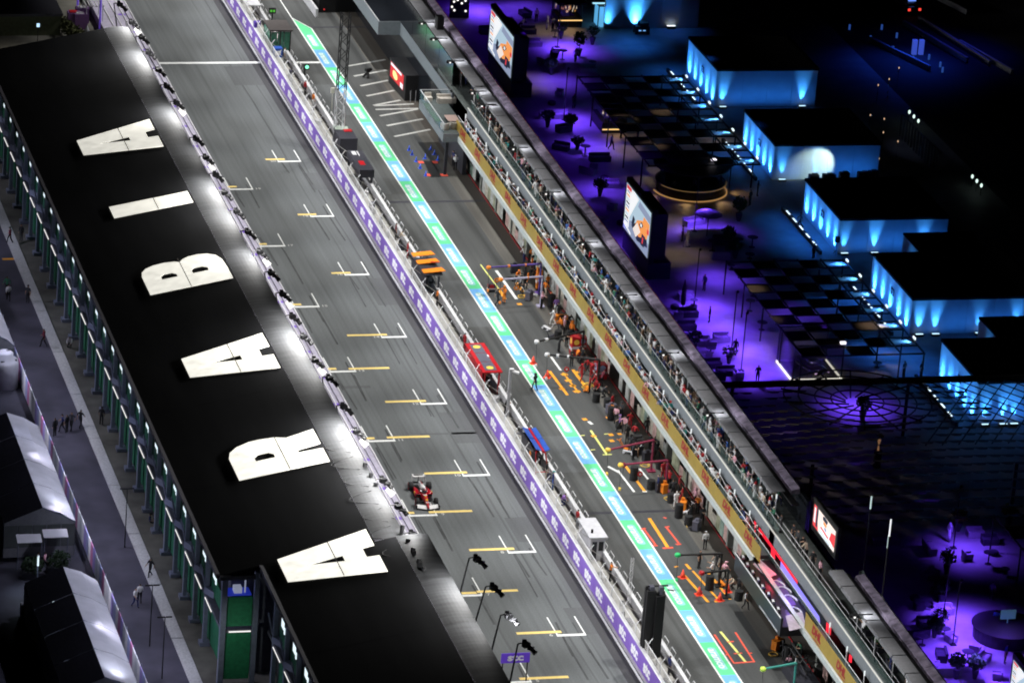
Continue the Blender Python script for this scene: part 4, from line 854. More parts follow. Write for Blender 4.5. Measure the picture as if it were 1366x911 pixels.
b = MB(); b.b2((18.97, YA, 0), (19.3, PODY0, 8.9)); b.b2((18.97, PODY0+.01, 0), (19.3, PODY1-.01, 6.2)); b.b2((18.97, PODY1, 0), (19.3, YZ+60, 8.9)); wpart('rear_wall', b, M_dglass, pb)
b = MB(); b.b2((17.64, YA, 8.6), (18.25, PODY0, 8.7)); b.b2((17.64, PODY1, 8.6), (18.25, 60, 8.7)); wpart('roof_gutter', b, M_blk, pb)
i = 0; y = 60
while y > YA:
    if PODY0 < y < PODY1+2: y -= 4.14; continue
    b = MB(); b.prism([(18.26, y-4.1), (18.95, y-4.1), (18.95, y-.04), (18.26, y-.04)], [8.7]*4, [9.02, 9.2, 9.2, 9.02]); wpart('parapet_panel', b, M_bpar, pb); y -= 4.14
b = MB(); b.b2((18.96, -75, 9.1), (19.0, 40, 9.22)); wpart('red_edge', b, mat('dull_red_trim', (.28, .03, .05), .5), pb)
y = 58
while y > YZ+.5:
    b = MB(); b.b2((16.3, y-3.05, 9.0), (17.62, y, 9.08)); wpart('canopy_panel', b, M_can, pb); y -= 3.1
# rope of lamps and slim lit columns on the terraces
b = MB(); y = YZ-1; rope = []
while y > PODY1+1:
    for k in range(6): rope.append((15.62, y-k*.72, 5.95-.22*math.sin(k/6*math.pi)))
    y -= 4.3
b.path(rope, .03, n=4); wpart('rope', b, M_wht, pb)
y = YZ-1; kk = 0
M_colglow = emi('column_lamp', (.9, .95, .95), .8)
while y > YA:
    if not PODY0-1 < y < PODY1+1:
        for xx, yy, za, zb in ((15.62, y, 4.3, 6.0), (17.25, y-1.5, 6.3, 8.05)):
            b = MB(); b.tube((xx, yy, za), (xx, yy, zb), .05); wpart('slim_column', b, M_wht, pb)
            b = MB(); b.tube((xx, yy, zb), (xx, yy, zb+.4), .06); wpart('column_lamp', b, M_colglow, pb)
    y -= 4.3
# floodlight arms on the canopy edge with a lit patch below each
bl = [(577, 32), (593, 50), (615, 85), (645, 123), (658, 140), (700, 200), (744, 258), (793, 328), (845, 398), (902, 470), (961, 551), (1159, 820)]
for k, (px, py) in enumerate(bl):
    p = GX(px, py, 17.0)
    t = thing('canopy_lamp', '%s black floodlight arm from the far end of the grey canopy' % ord_(k), 'floodlight', (16.4, p.y, 9.1), group='floodlight arms on the pit building canopy')
    b = MB(); b.box((.15, 0, .05), (1.5, .08, .08)); b.box((-.5, 0, -.02), (.5, .5, .18)); b.box((-.75, .15, -.1), (.3, .3, .2)); obj('arm', b, M_blk, t)
    b = MB(); b.tube((-.62, -.28, .02), (-.62, -.3, -.1), .09, n=8); obj('lamp_glass', b, M_lamp, t)
    spot('canopy_glow', (16.7, p.y, 10.0), (17.15, p.y-.15, 8.9), 200, 140, 1, (.95, .97, 1), .2)
# ---- inside the garages: carts, tyre stacks, benches
GC = [M_dk, M_gry, M_red, mat('cart_sand', (.45, .38, .27), .6), M_wht, M_or, M_gp]
FP = [mat('front_beige', (.40, .37, .31), .6, noise=.5, scale=2.2), mat('front_grey', (.36, .37, .35), .6, noise=.4, scale=2.2), mat('front_olive', (.24, .25, .17), .6, noise=.6, scale=1.5), mat('front_green_glass', (.20, .27, .23), .25, noise=.6, scale=1.2), mat('front_rose', (.42, .27, .25), .6, noise=.5, scale=2)]
for n_, (y0, y1) in enumerate(segs):
    for k in range(2):
        x, yy = uni(16.75, 17.6), uni(y0+.8, y1-.8); c = random.choice(GC)
        if k == 0:
            b = MB()
            for j in range(3): b.tube((0, 0, .02+j*.4), (0, 0, .38+j*.4), .34, n=10); b.tube((0, 0, .39+j*.4), (0, 0, .40+j*.4), .2, n=8)
            tag(obj('tyre_stack', b, MATS['tyre_rubber'], None, (x, yy, .005)), 'stack of black racing tyres in the garage under the %s yellow sign' % ord_(n_), 'tyres', 'tyre stacks in the garages')
        else:
            b = MB(); h = uni(.8, 1.5); b.box((0, 0, h/2+.1), (uni(.5, .7), uni(.8, 1.5), h)); b.box((0, 0, h+.13), (.75, 1.4, .05))
            for sx in (-1, 1):
                for sy in (-1, 1): b.tube((sx*.22-.03, sy*.35, .08), (sx*.22+.03, sy*.35, .08), .08, n=6)
            tag(obj('tool_cart', b, c, None, (x, yy, 0), uni(-.1, .1)), 'tool cart on castors in the garage under the %s yellow sign' % ord_(n_), 'cart', 'tool carts in the garages')
    for k in range(5):                      # pale boards and glazed screens closing the garage front
        ya = y0+.42+k*(y1-y0-.5)/5; yb_ = ya+(y1-y0-.5)/5-.03; zt = random.choice((1.1, 1.8, 2.4, 2.9, 2.9))
        if rnd() < .82: b = MB(); b.b2((16.42, ya, .12), (16.48, yb_, zt)); wpart('front_panel', b, random.choice(FP), pb)
    b = MB(); b.b2((18.9, y0+.3, .3), (18.95, y1-.3, 3.2)); wpart('garage_back_panel', b, random.choice((M_gar, mat('panel_green_grey', (.18, .24, .19), .6), mat('panel_pinkish', (.33, .24, .22), .6), M_gp)), pb)
b = MB(); b.b2((16.28, YA, .0), (16.33, YZ, .06)); wpart('threshold', b, M_red, pb)
# ---- podium between the banners
pod = thing('podium', 'black podium balcony with white lamp heads, purple floor and a glowing blue panel', 'podium', (15.2, -114, 4.1))
def px_poly(pts, x): return [GX(px, py, x) for px, py in pts]
b = MB(); b.b2((13.2, PODY0+.6, 3.2), (16.2, PODY1-.3, 4.0)); b.b2((13.2, PODY0+.6, 4.0), (13.35, PODY1-.3, 4.75)); wpart('deck', b, mat('podium_black', (.015, .014, .018), .35, noise=.2), pod)
b = MB(); b.tube((13.16, PODY0+.6, 4.78), (13.16, PODY1-.3, 4.78), .05); b.b2((13.17, PODY0+1.2, 3.3), (13.2, PODY0+6, 3.42)); wpart('rail', b, M_wht, pod)
M_pgl = emi('panel_violet_blue', (.28, .25, 1.0), .95); M_rgl = emi('panel_red', (1.0, .02, .05), 1.0)
b = MB(); b.quad(*px_poly([(1041.5, 748), (1093, 822), (1094, 831), (1041, 758)], 16.28)); wpart('blue_light_panel', b, M_pgl, pod)
b = MB(); b.quad(*px_poly([(1013, 700), (1064, 770), (1064, 779), (1012, 708)], 16.27)); wpart('red_light_panel', b, M_rgl, pod)
for q in ([(1006, 694), (1009, 696), (1008, 711), (1005, 709)], [(1029, 728), (1034, 734), (1034, 746), (1028, 740)], [(1102.5, 829), (1109, 836), (1108, 847), (1101.5, 842)], [(1133, 872), (1137, 874), (1136, 884), (1132, 882)], [(1009, 706), (1010, 706), (1008, 722), (1006.5, 722)]):
    b = MB(); b.quad(*px_poly(q, 16.0)); wpart('red_light_column', b, M_rgl, pod)
b = MB(); P = [G(1004, 752, 4.02), G(1014, 746, 4.02), G(1036, 766, 4.02), G(1024, 771, 4.02)]; b.quad(*P); P = [G(1048, 821, 4.02), G(1070, 815, 4.02), G(1076, 836, 4.02), G(1053, 841, 4.02)]; b.quad(*P); wpart('pale_floor', b, mat('lilac_floor', (.42, .36, .42), .5, noise=.2), pod)
b = MB(); P = [G(1028, 776, 4.03), G(1040, 770, 4.03), G(1062, 806, 4.03), G(1050, 809, 4.03)]; b.quad(*P); wpart('violet_floor', b, mat('violet_floor', (.10, .06, .2), .4, noise=.2), pod)
for px, py in ((1036, 777), (1044, 785), (1052, 796), (1058, 812)):
    c = G(px, py, 4.06); b = MB(); b.path([c+Vector((.5*math.cos(a), -.5+.9*math.sin(a), 0)) for a in (2.4, 1.9, 1.3, .8, .2, -.3)], .07, n=4); wpart('white_arc_emblem', b, M_wht, pod)
pg0, pg1 = G(1028, 776, 4.05), G(1052, 809, 4.05); b = MB(); b.tube(pg0, pg1, .04); wpart('white_edge', b, M_wht, pod)
for k, (px, py) in enumerate(((991, 744), (997, 754), (1004, 764), (1011, 774), (1017, 783), (1025, 793), (1031, 803), (1038, 813))):
    c = G(px, py, 4.4); t = thing('stage_lamp', '%s moving stage lamp from the far end of the podium edge' % ord_(k), 'stage lamp', (c.x, c.y, 4.0), group='stage lamps along the podium edge')
    b = MB(); b.box((0, 0, .1), (.4, .4, .2)); b.box((-.16, 0, .4), (.06, .2, .5)); b.box((.16, 0, .4), (.06, .2, .5)); obj('yoke', b, M_blk, t); b = MB(); b.tube((0, -.15, .42), (0, .15, .52), .14, .12, n=8); obj('lamp_head', b, M_wht, t)
for i, (p_, cl, pw_) in enumerate((((15.6, -110.5, 5.4), (1, .05, .1), 160), ((15.4, -116, 5.4), (.35, .2, 1), 160), ((15.5, -122.5, 5.5), (1, .03, .06), 90))): spot('podium_lamp', p_, (p_[0]-.6, p_[1], 3.5), pw_, 150, .8, cl, .15)
# podium crew rigging under the deck
t = thing('rigging', 'tangle of black truss and cables hanging under the podium end', 'truss', (14.6, -121.5, 0)); b = MB()
for k in range(16): b.tube((uni(-.9, 1.2), uni(-2.4, 1.2), uni(.2, 3.1)), (uni(-.9, 1.2), uni(-2.4, 1.2), uni(.2, 3.1)), .05, n=5)
obj('bars', b, M_blk, t); b = MB(); b.b2((-.8, -2.6, .02), (1.0, 1.4, .9)); obj('flight_cases', b, M_dk, t)
# ---- lounge box and race control at the far end
yl1 = G(589, 179, 4.5).y; yl2 = G(560, 133, 4.5).y; xl0 = 13.3
lo = thing('lounge_balcony', 'grey lounge balcony with glass rails at the far end of the banners', 'balcony', (15, (yl1+yl2)/2, 3.6))
b = MB(); b.b2((xl0, yl1, 3.6), (16.0, yl2, 4.48)); wpart('slab', b, M_fg, lo)
b = MB(); b.b2((xl0+.08, yl1+.08, 4.485), (16.0, yl2-.05, 4.5)); wpart('floor', b, M_tfl, lo)
for a, c in (((xl0+.03, yl1+.03), (xl0+.03, yl2)), ((xl0+.03, yl2), (16.2, yl2))):
    b = MB(); b.b2((min(a[0], c[0]), min(a[1], c[1]), 4.5), (max(a[0], c[0])+.03, max(a[1], c[1])+.03, 5.5)); wpart('glass_rail', b, M_glass, lo)
    b = MB(); b.b2((min(a[0], c[0])-.02, min(a[1], c[1]), 5.5), (max(a[0], c[0])+.05, max(a[1], c[1])+.05, 5.56)); wpart('hand_rail', b, M_wht, lo)
b = MB(); b.b2((xl0+.4, yl1+.3, 0), (xl0+.7, yl1+.6, 3.6)); b.b2((15.6, yl1+.3, 0), (16, yl2, 3.6)); wpart('support', b, M_dk, lo)
M_sofa = mat('cream_sofa', (.52, .48, .43), .8, noise=.12)
def sofa(label, loc, rz, w, n, m_, grp=None, parent=None):
    t = thing('sofa', label, 'sofa', loc, rz, grp)
    b = MB(); b.box((0, 0, .2), (w, .8, .4)); obj('seat', b, m_, t); b = MB(); b.box((0, .36, .55), (w, .2, .5)); obj('backrest', b, m_, t)
    for s in (-1, 1): b = MB(); b.box((s*(w/2-.09), -.02, .42), (.18, .78, .36)); obj('armrest', b, m_, t)
    for k in range(n): b = MB(); b.box((-w/2+.2+(k+.5)*(w-.4)/n, -.04, .45), ((w-.4)/n-.03, .68, .14)); obj('cushion', b, m_, t)
    return t
c = G(595, 137, 4.5); sofa('long cream sofa at the back of the lounge balcony', (c.x, c.y, 4.5), 0, 1.9, 3, M_sofa)
for k, (px, py) in enumerate(((594, 174), (606, 173), (618, 172))):
    c = G(px, py, 4.5); t = thing('armchair', '%s cream armchair of three at the near rail of the lounge balcony' % ('left', 'middle', 'right')[k], 'armchair', (c.x, c.y+.3, 4.5), 0, 'cream armchairs on the lounge balcony'); b = MB(); b.lathe((0, 0, 0), [(.4, 0), (.46, .3), (.42, .42)], n=12); obj('seat', b, M_sofa, t); b = MB(); b.prism([(.45*math.cos(a), .45*math.sin(a)) for a in [-math.pi+i*math.pi/6 for i in range(7)]]+[(.3*math.cos(a), .3*math.sin(a)) for a in [-i*math.pi/6 for i in range(7)]], .3, .72); obj('backrest', b, M_sofa, t)
c = G(603, 158, 4.9); t = thing('coffee_table', 'pinkish low square table on the lounge balcony', 'table', (c.x, c.y, 4.5)); b = MB(); b.box((0, 0, .4), (1.2, 1.9, .06)); obj('table_top', b, mat('pink_wood', (.5, .36, .32), .5, noise=.1), t); b = MB(); [b.tube((sx*.5, sy*.8, 0), (sx*.5, sy*.8, .38), .03) for sx in (-1, 1) for sy in (-1, 1)]; obj('legs', b, M_blk, t)
for k, (px, py) in enumerate(((571, 134), (620, 137))):
    c = G(px, py, 4.5); t = thing('armchair', 'cream armchair at the %s end of the long sofa' % ('left', 'right')[k], 'armchair', (c.x, c.y, 4.5), 0, 'cream armchairs on the lounge balcony'); b = MB(); b.box((0, 0, .2), (.7, .8, .4)); obj('seat', b, M_sofa, t); b = MB(); b.box((0, .3, .55), (.7, .2, .4)); obj('backrest', b, M_sofa, t)
rc = thing('race_control', 'dark glass race control block with a grey ledge beyond the lounge', 'building', (16, 25, 0))
P = [G(484, 0, 5.6), G(505, 29, 5.6), G(534.5, 29, 5.6), G(606, 124, 5.6)]
P = [(p.x, p.y) for p in P]; ring = P+[(16.4, P[3][1]), (16.4, 62), (P[0][0], 62)]
b = MB(); b.prism(ring, 4.1, 5.58); wpart('ledge', b, M_fg, rc)
x1 = P[2][0]
b = MB(); b.prism([(P[1][0]+.1, P[1][1]+.1), (P[2][0], P[2][1]+.1), (P[2][0], 61), (P[1][0]+.1, 61)], 5.59, 5.65); wpart('dark_deck', b, M_dglass, rc)
b = MB(); b.tube((P[0][0]+.05, P[0][1], 5.66), (P[1][0]+.05, P[1][1], 5.66), .03); wpart('white_edge', b, M_wht, rc)
b = MB()
for i in range(9): y0 = P[3][1]+i*6.0; b.b2((16.28, y0, 5.6), (16.40, y0+5.9, 8.9))
wpart('glass_wall', b, M_dglass, rc)
b = MB(); b.prism([(P[2][0]+1.6, P[3][1]), (16.3, P[3][1]), (16.3, 62), (P[2][0]+1.6, 62)], 0, 4.08); wpart('lower_wall', b, M_dglass, rc)
b = MB(); b.b2((16.9, 14.5, 6.6), (17.6, 15.6, 10.4)); wpart('lift_shaft', b, M_blk, rc)
# black kiosk with a bright picture on its side
c0 = G(539.5, 135); c1 = G(518, 110)
ki = thing('kiosk', 'black box kiosk with a bright red and yellow sign on its left side', 'kiosk', (c0.x, c0.y, 0))
d = (c1-c0); w = 1.95
b = MB(); b.prism([(0, 0), (w, .0), (w+d.x, d.y), (d.x, d.y)], 0.01, 2.8); obj('body', b, mat('kiosk_black', (.012, .012, .014), .5, noise=.15), ki)
def side(u0, u1, z0, z1, m_, nm, off=.02):
    b = MB(); n = Vector((-d.y, d.x, 0)).normalized()*-1; n = n if n.x < 0 else -n
    a, e = d*u0+n*off, d*u1+n*off; b.add([(a.x, a.y, z0), (e.x, e.y, z0), (e.x, e.y, z1), (a.x, a.y, z1)], [(3, 2, 1, 0)]); return obj(nm, b, m_, ki)
side(.12, .92, .9, 2.55, emi('sign_red', (.75, .03, .04), .8), 'sign_panel')
side(.25, .9, 2.2, 2.5, emi('sign_white', (.85, .9, .95), .9), 'white_stripe', .03)
b = MB(); n = Vector((-1, 0, 0)); cc = d*.6+Vector((-.06, 0, 1.6)); b.smooth = False
ringp = [(cc.x-.02, cc.y+1.15*math.cos(a), cc.z+.42*math.sin(a)) for a in [2*math.pi*i/16 for i in range(16)]]; b.add(ringp, [tuple(range(16))]); obj('yellow_shape', b, emi('sign_yellow', (1, .9, .35), 1.0), ki)
side(.14, .3, .95, 1.5, emi('sign_white', (.85, .9, .95), .9), 'white_shape', .035)
for k in range(3):
    t = thing('bollard', '%s thin dark post before the black kiosk' % ('left', 'middle', 'right')[k], 'post', (c0.x+.5+k*.55, c0.y-.5, 0), group='thin posts before the kiosk'); b = MB(); b.tube((0, 0, 0), (0, 0, 1.3), .035); obj('post', b, M_gry, t)
p0, p1 = G(425, 17), G(484, 16); t = thing('tent', 'large black tent box at the top end of the pit lane', 'tent', (p0.x, p0.y, 0)); b = MB(); b.b2((0, 0, .01), (p1.x-p0.x, 9, 3.4)); obj('walls', b, M_blk, t); b = MB(); b.prism([(-.1, -.1), (p1.x-p0.x+.1, -.1), (p1.x-p0.x+.1, 9.1), (-.1, 9.1)], 3.42, 3.5); obj('roof', b, M_dk, t)
b = MB(); b.tube((.6, -.06, .3), (.6, -.06, .42), .09, n=8); obj('tail_lamp', b, emi('lamp_red_small', (.8, .05, .05), .6), t)
p0, p1 = G(405, 2), G(421, 24); t = thing('white_barrier', 'white slanted barrier panel beside the black tent', 'barrier', (p1.x, p1.y, 0)); b = MB(); q = p0-p1; b.prism([(0, 0), (.25, 0), (q.x*1.6+.25, q.y*1.6), (q.x*1.6, q.y*1.6)], .01, 1.0); obj('panel', b, M_wht, t)
t = thing('tripod', 'small black tripod case lying across the bay lines', 'tripod', G(490, 104)); b = MB(); b.tube((-.5, 0, .1), (.5, .3, .9), .12); b.tube((0, -.3, .05), (.1, .3, .9), .14); b.box((.05, 0, .9), (.7, .3, .3), .4); obj('body', b, M_blk, t)

# ================================================================ things in the pit lane
M_cone = mat('cone_red', (.85, .08, .04), .5, noise=.05); M_coneb = mat('cone_blue', (.06, .14, .75), .5, noise=.05)
def cone(label, p, m_, grp, r=.17, h=.55):
    t = thing('traffic_cone', label, 'cone', (p.x, p.y, .006), uni(0, 1), grp); b = MB(); b.smooth = True; b.lathe((0, 0, .03), [(r, 0), (r*.62, h*.45), (.03, h)], n=10); obj('cone', b, m_, t); b = MB(); b.box((0, 0, .015), (r*2.6, r*2.6, .03)); obj('base', b, m_, t)
for (px, py), l in zip(((711, 485), (729.8, 503.5), (910.5, 770), (932, 793), (970.5, 789), (960, 800.5)), ('orange red cone touching the sponsor strip', 'orange red cone at the top of the yellow pit marks', 'orange red cone left of the long yellow lines', 'orange red cone halfway down the long yellow lines', 'orange red cone right of the long yellow lines', 'orange red cone at the foot of the long yellow lines')): cone(l, G(px, py), M_cone, 'orange cones on the pit marks', .24, .7)
for k, (px, py) in enumerate(((545.5, 201), (549.6, 207), (555, 216), (567, 212), (560.5, 225), (574.5, 200), (579.5, 206.5), (584, 214), (568, 235))): cone('%s small blue cone around the black mat' % ord_(k), G(px, py), M_coneb, 'blue cones around the black mat', .13, .5)
p = [G(565, 215.5), G(577, 215.5), G(588, 236), G(575, 237)]
t = thing('floor_mat', 'black mat with red ends below the bay lines', 'mat', (p[0].x, p[0].y, .004)); b = MB(); b.prism([(q.x-p[0].x, q.y-p[0].y) for q in p], .004, .03); obj('mat', b, M_blk, t)
b = MB()
for x0, x1, y in ((558, 565, 217), (577, 584, 217), (568, 574, 234), (588, 597, 234)):
    a, e = G(x0, y), G(x1, y); b.b2((a.x-p[0].x, a.y-p[0].y-.35, .004), (e.x-p[0].x, e.y-p[0].y+.35, .04))
obj('red_end', b, M_redp, t)
def gantry(label, tip, base, z, m_arm, m_tip, leg=True, r=.11, bands=None):
    a, c = G(*tip, z), G(*base, z); t = thing('pit_gantry', label, 'gantry arm', (c.x, c.y, 0))
    d = a-c; b = MB(); b.tube((0, 0, z), (d.x, d.y, z), r, r*.8, n=8); obj('arm', b, m_arm, t)
    b = MB(); b.smooth = True; b.lathe((d.x, d.y, z-.2), [(.1, 0), (.22, .08), (.26, .2), (.2, .34), (.06, .4)], n=10); obj('end_cap', b, m_tip, t)
    if leg: b = MB(); b.tube((0, 0, .01), (0, 0, z), .1, n=8); b.box((0, 0, .06), (.7, .7, .1)); obj('leg', b, m_arm, t)
    if bands:
        for u in bands:
            b = MB(); q = d*u; b.tube((q.x*.97, q.y*.97, z), (q.x*1.03+.001, q.y*1.03, z), r*1.5, n=8); obj('band', b, m_tip, t)
    h = MB(); h.path([(d.x, d.y, z-.2), (d.x+.05, d.y-.05, z*.6), (d.x+.02, d.y-.2, .9)], .02, n=4); obj('air_hose', h, M_blk, t)
    h = MB(); h.box((d.x+.02, d.y-.25, .8), (.14, .3, .2)); obj('wheel_gun', h, m_tip, t)
    return t
M_prp = mat('gantry_purple', (.10, .06, .28), .4, noise=.1); M_mar = mat('gantry_maroon', (.25, .03, .07), .4, noise=.1); M_grn = mat('cap_green', (.02, .5, .14), .4, noise=0); M_tl = mat('gantry_teal', (.06, .32, .28), .4, noise=.1); M_lm = mat('cap_lime', (.55, .75, .1), .4, noise=0); M_silv = mat('arm_silver', (.42, .40, .55), .4)
gantry('purple pit gantry arm with orange cap, far one of the pair', (652, 357), (722, 352), 3.0, M_prp, M_or, bands=(.3, .62)); gantry('purple pit gantry arm with orange cap, near one of the pair', (668, 373), (724, 369), 3.0, M_silv, M_or, bands=(.35,))
gantry('black pit gantry arm reaching over the pit marks, far one of the pair', (716, 456), (779, 442), 3.0, M_blk, M_wht, bands=(.8,)); gantry('black pit gantry arm reaching over the pit marks, near one of the pair', (730, 473), (800, 480), 3.0, M_blk, M_wht, bands=(.8, .6))
gantry('maroon pit gantry arm with yellow cap, far one of the pair', (811, 600), (872, 587), 2.9, M_mar, M_ylw); gantry('maroon pit gantry arm with yellow cap, near one of the pair', (828, 620), (891, 614), 2.9, M_mar, M_ylw)
gantry('long black pit gantry arm with green cap', (904, 740), (963, 738), 2.9, M_blk, M_grn); gantry('short black pit gantry arm with red cap', (936, 764), (972, 760), 2.4, M_blk, M_red); gantry('teal pit gantry arm with lime cap at the bottom', (1018, 892), (1062, 884), 2.7, M_tl, M_lm)
def cabinet(label, px, py, w, d_, h, m_, acc, badge):
    p = G(px, py); t = thing('pit_cabinet', label, 'cabinet', (p.x, p.y, .005), uni(-.1, .1)); b = MB(); b.prism([(-w/2, -d_/2), (w/2, -d_/2), (w/2, d_/2), (-w/2, d_/2)], [.1]*4, [h, h*.9, h*.9, h]); obj('body', b, m_, t)
    b = MB(); b.box((0, -d_/2-.012, h*.45), (w*.9, .02, h*.12)); b.b2((-w/2-.02, -d_/2, h*.3), (-w/2-.002, d_/2, h*.42)); obj('stripe', b, M_wht, t)
    b = MB(); b.tube((-w/2-.002, 0, h*.72), (-w/2-.02, 0, h*.72), min(w, d_)*.36, n=12); b.tube((0, -d_/2-.002, h*.72), (0, -d_/2-.02, h*.72), w*.32, n=12); obj('badge', b, badge, t)
    for sx in (-1, 1):
        for sy in (-1, 1): b = MB(); b.tube((sx*w*.35-.04, sy*d_*.35, .1), (sx*w*.35+.04, sy*d_*.35, .1), .1, n=8); obj('castor', b, M_blk, t)
cabinet('tall red pit cabinet with yellow round badge', 766, 474, .8, .9, 2.0, M_red, M_wht, M_ylw); cabinet('red pit cabinet with pale blue round badge, near the far tall one', 775, 470, .8, .8, 1.7, M_red, M_wht, mat('badge_pale_blue', (.4, .5, .75), .5)); cabinet('red pit cabinet with pale round badge beside the red crew', 800, 505, 1.0, 1.0, 1.6, M_red, M_wht, MATS['badge_pale_blue'])
cabinet('orange pit cabinet leaning tall beside the orange crew', 718, 386, .5, .5, 2.2, M_or, M_dk, M_or); cabinet('orange and black tyre trolley in front of the garage', 748, 432, 1.2, .6, .9, M_or, M_dk, M_dk)
cabinet('small dark jack trolley at the yellow line', 655, 389, .7, .5, .8, M_dk, M_red, M_red)
for k, (px, py, c, l) in enumerate(((755, 497, M_red, 'red round stop board above the yellow crosses'), (831, 625, M_red, 'small red round stop board below the maroon arm'), (853, 637, M_red, 'red round stop board with pale centre near the yellow line'), (662, 378, M_or, 'orange round stop board at the white line'), (688, 388, M_or, 'orange round stop board by the orange crew'))):
    p = G(px, py+6); t = thing('stop_board', l, 'stop board', (p.x, p.y, .01)); b = MB(); b.tube((0, 0, 0), (0, 0, .55), .02, n=5); obj('pole', b, M_blk, t); b = MB(); b.tube((0, -.02, .75), (0, .02, .75), .24, n=14); obj('disc', b, c, t); b = MB(); b.tube((0, -.022, .75), (0, -.03, .75), .1, n=10); obj('centre', b, M_wht, t)
for k, (px, py) in enumerate(((845, 640), (884, 650), (868, 652), (946, 786), (795, 536), (810, 543), (905, 690), (918, 700), (895, 670), (735, 410), (762, 445), (744, 452), (815, 560), (826, 571), (985, 800), (848, 598), (880, 625), (1040, 865), (1050, 880), (1062, 870))):
    p = G(px, py); b = MB()
    for j in range(2 if k % 3 else 3): b.tube((0, 0, .02+j*.41), (0, 0, .41+j*.41), .35, n=12); b.tube((0, 0, .412+j*.41), (0, 0, .418+j*.41), .2, n=10)
    tag(obj('tyre_stack', b, MATS['tyre_rubber'], None, (p.x, p.y, .006)), '%s stack of wide black tyres on the pit apron, counted from the far end' % ord_(k), 'tyres', 'tyre stacks on the pit apron')
# pit crews (feet at the pixel, on the ground)
crew = [(663, 408, 'black', 'black', 'walk', 'crew member in black walking beside the sponsor strip'), (672, 404, 'orange', 'orange', 'reach', 'crew member in orange overalls at the yellow line'), (700, 372, 'black', 'black', 'reach', 'crew member in black under the purple arms'), (709, 364, 'orange', 'black', 'stand', 'crew member in orange shirt at the garage door'),
        (693, 384, 'grey', 'black', 'crouch', 'crouching crew member in grey with a wheel gun'), (704, 377, 'black', 'orange', 'lean', 'crew member in black bending over a tyre'), (727, 397, 'orange', 'beige', 'walk', 'crew member in orange beside the tall orange cabinet'), (721, 360, 'orange', 'orange', 'stand', 'crew member in orange overalls below the banner'),
        (699, 351, 'white', 'navy', 'lean', 'crew member in white bending at the garage line'), (737, 434, 'white', 'white', 'walk', 'crew member in white and purple walking past the trolley'), (741, 420, 'purple', 'white', 'stand', 'crew member in purple top behind the white one'), (756, 440, 'orange', 'black', 'lean', 'crew member in orange leaning on the trolley'),
        (759, 434, 'black', 'black', 'crouch', 'crouching crew member in black behind the trolley'), (713, 521, 'black', 'navy', 'walk', 'man all in black crossing the sponsor strip'), (762, 489, 'charcoal', 'black', 'reach', 'crew member in charcoal under the near black arm'), (752, 446, 'pink', 'black', 'stand', 'crew member in pink shirt behind the black arm'),
        (786, 524, 'red', 'black', 'stand', 'crew member in red shirt and black trousers at the marks'), (788, 505, 'red', 'red', 'phone', 'crew member in red overalls with raised hands'), (783, 500, 'red', 'charcoal', 'walk', 'crew member in red stepping from the garage'), (795, 515, 'red', 'red', 'crouch', 'crouching crew member in red near the red cabinet'), (802, 516, 'maroon', 'black', 'lean', 'crew member in maroon leaning over tyres'),
        (821, 566, 'pink', 'black', 'stand', 'crew member in pink shirt with dark trousers'), (826, 576, 'purple', 'black', 'walk', 'crew member in purple shirt walking'), (832, 578, 'pink', 'charcoal', 'reach', 'crew member in pink reaching out'), (836, 592, 'black', 'black', 'folded', 'crew member in black with folded arms above the maroon arm'), (844, 613, 'black', 'black', 'lean', 'crew member in black bending between the maroon arms'),
        (851, 610, 'black', 'brown', 'stand', 'crew member in black shirt between the maroon arms'), (848, 604, 'maroon', 'black', 'crouch', 'crouching crew member in maroon between the arms'), (866, 602, 'black', 'black', 'stand', 'crew member in black at the garage below the banner'), (872, 606, 'charcoal', 'black', 'phone', 'crew member in charcoal checking a phone'), (876, 612, 'black', 'charcoal', 'walk', 'crew member in black heading to the garage'),
        (862, 580, 'black', 'black', 'stand', 'crew member in black at the garage opening'), (877, 656, 'navy', 'black', 'stand', 'crew member in navy and yellow at the white line'), (901, 679, 'white', 'white', 'walk', 'crew member in white and red walking to the garage'), (905, 660, 'red', 'black', 'stand', 'crew member in red behind the white one'), (914, 678, 'black', 'black', 'crouch', 'crouching crew member in black beside stacked tyres'), (930, 684, 'orange', 'black', 'reach', 'crew member in orange at the garage front'),
        (940, 733, 'white', 'black', 'stand', 'crew member in white shirt above the long black arm'), (932, 758, 'black', 'black', 'stand', 'crew member in black beneath the long black arm'), (949, 774, 'white', 'black', 'reach', 'crew member in white with orange bib at the yellow line'), (960, 770, 'brown', 'black', 'lean', 'crew member in brown leaning near the leg of the arm'), (978, 785, 'beige', 'black', 'crouch', 'crouching crew member in beige beside the podium'), (994, 813, 'white', 'black', 'walk', 'crew member in white shirt below the podium deck'),
        (1060, 898, 'white', 'navy', 'stand', 'crew member in white with red stripe at the bottom'), (1068, 880, 'green', 'black', 'lean', 'crew member in green bending by the rigging'), (604, 222, 'navy', 'black', 'stand', 'man in navy below the lounge balcony'), (607, 228, 'white', 'black', 'folded', 'man in white shirt below the lounge balcony'), (697, 340, 'white', 'black', 'stand', 'man in white beside the garage threshold')]
for px, py, c1_, c2_, ps, l in crew:
    person(l, G(px, py, .006), uni(0, 6.3), c1_, c2_, ps, cap=random.choice((0, 1, 0, 2)) if c1_ in ('red', 'orange', 'black') else random.choice((0, 1)), hair=(c1_ if rnd() < .5 else None), group='pit crews')
